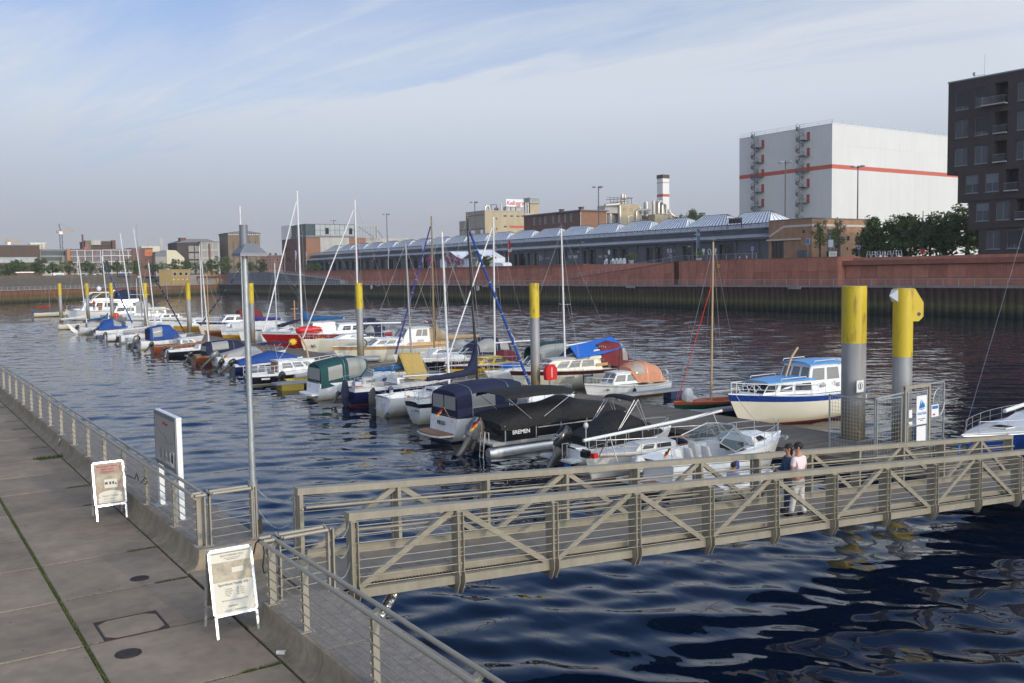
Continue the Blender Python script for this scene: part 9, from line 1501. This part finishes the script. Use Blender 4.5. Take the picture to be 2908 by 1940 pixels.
# ------------------------------------------------------------------ people
def skin(name, nodes, edges, mat, parent, lvl=2):
 me = bpy.data.meshes.new(name); me.from_pydata([n[:3] for n in nodes], edges, []); o = bpy.data.objects.new(name, me); COL.objects.link(o)
 md = o.modifiers.new('skin', 'SKIN'); md.use_smooth_shade = True
 for i, n in enumerate(nodes): v = me.skin_vertices[0].data[i]; v.radius = (n[3], n[4] if len(n) > 4 else n[3]); v.use_root = (i == 0)
 sb = o.modifiers.new('sub', 'SUBSURF'); sb.levels = lvl; sb.render_levels = lvl
 m2 = bpy.data.meshes.new_from_object(o.evaluated_get(bpy.context.evaluated_depsgraph_get())); m2.name = name; bpy.data.objects.remove(o)
 m2.materials.clear(); m2.materials.append(M(mat))
 for p in m2.polygons: p.use_smooth = True; p.material_index = 0
 return m2
def join_fingers(m2, hands):
 b = MB(); b.v = [tuple(v.co) for v in m2.vertices]; b.f = [list(p.vertices) for p in m2.polygons]; b.mats = [m2.materials[0].name]; b.mi = [0] * len(b.f); b.sm = [True] * len(b.f)
 for p, d, side in hands:
  p, d, s = Vector(p), Vector(d).normalized(), Vector(side).normalized(); q = d.cross(s)
  for k, (o, l) in enumerate(((-.030, .062), (-.010, .075), (.010, .070), (.030, .055))): a = p + s * o; b.tb([a, a + d * l * .5 + q * .006, a + d * l * .9 + q * .022], .009, 6, r1=.006)
  a = p - d * .04 - s * .035; b.tb([a, a - s * .03 + d * .03, a - s * .035 + d * .06 + q * .01], .010, 6, r1=.007)
 return b.mesh('body')
def person(label, loc, rz, shirt, legs, hair, pose, shoes='shoe_black', sleeve=.5, extra=None, sc=1.0, hairlen=0, look=0.0):
 t = thing('person', label, 'person', loc, rz); t.scale = (sc,) * 3; P_ = pose
 body = [(0, 0, .94, .13, .10), (0, 0, 1.12, .135, .10), (0, .0, 1.34, .16, .105), (0, .0, 1.47, .075, .07), (0, .012, 1.53, .052), (0, .025, 1.59, .075, .082), (0, .03, 1.67, .080, .098), (0, .015, 1.745, .062, .078)]
 edges = [(i, i + 1) for i in range(7)]
 def chain(src, pts):
  prev = src
  for p in pts: body.append(p); edges.append((prev, len(body) - 1)); prev = len(body) - 1
 for s, a in ((-1, P_['armL']), (1, P_['armR'])): chain(2, [(s * .19, 0, 1.40, .062), (*a[0], .048), (*[(a[0][k] + a[1][k]) / 2 for k in range(3)], .040), (*a[1], .030), (*a[2], .036, .022)])
 for s, l in ((-1, P_['legL']), (1, P_['legR'])): chain(0, [(s * .095, 0, .84, .095), (*l[0], .062), (*[(l[0][k] + l[1][k]) / 2 for k in range(3)], .056), (*l[1], .042), (l[1][0], l[1][1] + .05, .04, .038), (l[1][0] + s * .015, l[1][1] + .15, .03, .032)])
 m2 = skin('body', body, edges, 'skin', t)
 hands = []
 for s, a in ((-1, P_['armL']), (1, P_['armR'])): w, h = Vector(a[1]), Vector(a[2]); hands.append((h + (h - w).normalized() * .03, h - w, (s * .2, 1, .2)))
 put(join_fingers(m2, hands), 'body', t)
 ns = [(0, 0, .93, .150, .118), (0, 0, 1.1, .152, .115), (0, 0, 1.34, .198, .128), (0, .0, 1.455, .11, .09)]; ed = [(0, 1), (1, 2), (2, 3)]
 for s, a in ((-1, P_['armL']), (1, P_['armR'])):
  sh = (s * .197, 0, 1.395); e = a[0]; m = [sh[k] + (e[k] - sh[k]) * min(1, sleeve * 2 if sleeve < .5 else 1) * (.72 if sleeve <= .5 else 1) for k in range(3)]
  ns += [(*sh, .078), (*m, .066)]; ed += [(2, len(ns) - 2), (len(ns) - 2, len(ns) - 1)]
  if sleeve > .5: w = [e[k] + (a[1][k] - e[k]) * .85 for k in range(3)]; ns.append((*w, .046)); ed.append((len(ns) - 2, len(ns) - 1))
 put(skin('shirt', ns, ed, shirt, t), 'shirt', t)
 ns = [(0, 0, .97, .148, .118), (0, 0, .88, .155, .125)]; ed = [(0, 1)]
 for s, l in ((-1, P_['legL']), (1, P_['legR'])): ns += [(s * .10, 0, .80, .105), (*l[0], .078), (*[(l[0][k] + l[1][k]) / 2 for k in range(3)], .072), (l[1][0], l[1][1], l[1][2] + .015, .066)]; n = len(ns); ed += [(1, n - 4), (n - 4, n - 3), (n - 3, n - 2), (n - 2, n - 1)]
 put(skin('trousers', ns, ed, legs, t), 'trousers', t)
 for l in (P_['legL'], P_['legR']): b = MB(shoes); x, y = l[1][0], l[1][1]; b.ell((x, y + .07, .045), .05, .135, .05, 10, 6, .8); b.bd('shoe', t)
 b = MB(hair); b.ell((0, .000, 1.70), .094, .108, .095, 14, 8);
 if hairlen: b.ell((0, -.05, 1.62), .09, .06, .14 + hairlen, 10, 6)
 b.bd('hair', t); b = MB('skin'); b.ell((0, .125, 1.645), .014, .022, .026, 8, 5); [b.ell((s * .088, .02, 1.655), .014, .024, .032, 8, 5) for s in (-1, 1)]; b.bd('nose_and_ears', t); b = MB('print_dark'); [b.ell((s * .035, .112, 1.685), .026, .012, .017, 8, 5) for s in (-1, 1)]; b.tb([(-.09, .03, 1.69), (-.06, .112, 1.692), (.06, .112, 1.692), (.09, .03, 1.69)], .006, 5); b.bd('sunglasses', t); b = MB('belt_tan'); b.ell((0, .117, 1.592), .022, .008, .006, 8, 4); b.bd('mouth', t)
 if look:
  for c in KIDS(t):
   if c.name.split('.')[0] in ('hair', 'nose_and_ears', 'sunglasses', 'mouth'): c.rotation_euler = (0, 0, look)
 if extra: extra(t)
 return t
stand = {'armL': ((-.24, .02, 1.13), (-.20, .20, .98), (-.16, .28, .98)), 'armR': ((.25, -.02, 1.12), (.24, .10, .90), (.22, .15, .82)), 'legL': ((-.13, .05, .47), (-.16, .10, .08)), 'legR': ((.12, .0, .47), (.14, -.08, .08))}
gx = 17.85; zd = DK + gz(gx)
t = person('man in pale pink T-shirt and white trousers standing on the gangway', (gx, 14.55, zd), rd(8), 'shirt_pink', 'trouser_white', 'hair_dark', stand, look=rd(42), extra=lambda t: MB('belt_tan').loft([[(.152 * cos(2 * pi * k / 16), .122 * sin(2 * pi * k / 16), z) for k in range(16)] for z in (.965, 1.0)]).bd('belt', t))
hold = {'armL': ((-.25, .06, 1.12), (-.10, .30, 1.10), (-.04, .36, 1.14)), 'armR': ((.25, .06, 1.12), (.12, .30, 1.10), (.05, .36, 1.14)), 'legL': ((-.10, .03, .47), (-.10, .02, .08)), 'legR': ((.10, .0, .47), (.12, .02, .08))}
person('woman in denim jacket holding a phone beside the man on the gangway', (18.02, 14.98, DK + gz(18.02)), rd(62), 'denim', 'denim', 'hair_dark', hold, sleeve=.9, sc=.94, hairlen=.04, extra=lambda t: MB('sign_white').box(-.04, .04, .40, .41, 1.12, 1.27).bd('phone', t))
sit = {'armL': ((-.24, .08, 1.14), (-.14, .28, 1.0), (-.08, .33, 1.0)), 'armR': ((.24, .08, 1.14), (.14, .28, 1.0), (.08, .33, 1.0)), 'legL': ((-.14, .42, 1.02), (-.14, .80, .86)), 'legR': ((.14, .42, 1.02), (.14, .80, .86))}
def sitter(label, loc, rz, shirt):
 t = person(label, loc, rz, shirt, 'denim', 'hair_dark', sit)
 for c in KIDS(t):
  if c.name.startswith('shoe'): c.location.z = .80
 return t
b = BT('rowing_dinghy', 'small white dinghy carrying a person, half hidden behind the gangway trusses', 'dinghy', 22.4, 21.75, 1, 2.9, 1.35, .42, .5, cols=WH, ck=(.08, .8), ckd=.34, sole='white_gel'); b.P('wood_light', 'thwart', lambda m: m.box(.85, 1.15, -.58, .58, .12, .16)); b.P('seat_white', 'side_tube', lambda m: (m.tb([(.2, -.66, .4), (2.0, -.6, .44), (2.8, 0, .5)], .12, 8), m.tb([(.2, .66, .4), (2.0, .6, .44), (2.8, 0, .5)], .12, 8)))
sitter('person with short dark hair sitting in the small white dinghy', (23.4, 21.75, -.72), rd(-80), 'shirt_blue')
person('person in red standing at the door of the far flybridge yacht', (32.6, 182.2, 1.95), rd(150), 'canvas_red', 'denim', 'hair_dark', stand); person('person in dark clothes on the lower promenade below the red wall', (133.6, 191.5, LZ), rd(180), 'canvas_navy', 'canvas_navy', 'hair_dark', stand)
person('tiny person in pink on the terrace steps at the far left', (*EP(210, 24, 0)[:2], 7.7), 0, 'shirt_pink', 'denim', 'hair_dark', stand)
# bicycles parked on the landing pontoon
def bicycle(x, y, rz, mat, label):
 t = thing('bicycle', label, 'bicycle', (x, y, DZ), rz, 'bicycles on the landing pontoon');
 for xx in (-.52, .52): w = MB('black_rubber'); w.tb([(xx + .33 * cos(2 * pi * k / 18), 0, .34 + .33 * sin(2 * pi * k / 18)) for k in range(19)], .018, 5); w.m('wire'); [w.tb([(xx, 0, .34), (xx + .32 * cos(a), 0, .34 + .32 * sin(a))], .004, 3) for a in [2 * pi * k / 10 for k in range(10)]]; w.bd('wheel', t)
 f = MB(mat); f.tb([(-.52, 0, .34), (-.1, 0, .30), (.35, 0, .75), (-.2, 0, .78), (-.1, 0, .30)], .018, 6); f.tb([(-.52, 0, .34), (-.2, 0, .78)], .014, 6); f.tb([(.52, 0, .34), (.35, 0, .75), (.32, 0, .98)], .016, 6); f.bd('frame', t); h = MB('steel'); h.tb([(.2, -.28, 1.02), (.32, -.1, 1.0), (.32, .1, 1.0), (.2, .28, 1.02)], .013, 6); h.bd('handlebar', t); s = MB('black_rubber'); s.ell((-.24, 0, .92), .14, .07, .035, 8, 5); s.tb([(-.2, 0, .78), (-.23, 0, .92)], .014, 6); s.bd('saddle', t)
bicycle(29.9, 18.6, rd(20), 'frame_dark', 'dark bicycle leaning near the mesh fence on the landing'); bicycle(30.7, 18.2, rd(28), 'print_blue', 'blue bicycle beside the dark one on the landing')
def haze_box():
 m = bpy.data.materials.new('haze'); m.use_nodes = True; t = m.node_tree; t.nodes.clear(); o = t.nodes.new('ShaderNodeOutputMaterial'); v = t.nodes.new('ShaderNodeVolumePrincipled')
 v.inputs['Color'].default_value = (1, .98, .95, 1); v.inputs['Density'].default_value = .0002; v.inputs['Anisotropy'].default_value = .2; t.links.new(v.outputs[0], o.inputs['Volume'])
 b = MB('haze'); b.box(-950, 1550, -550, 1650, -3.2, 60); tag(b.bd('haze', kind='stuff'), 'thin pale summer haze filling the air over the harbour', 'haze')
 o = bpy.data.objects['haze']; o.data.materials.clear(); o.data.materials.append(m)
bake_text()
haze_box()
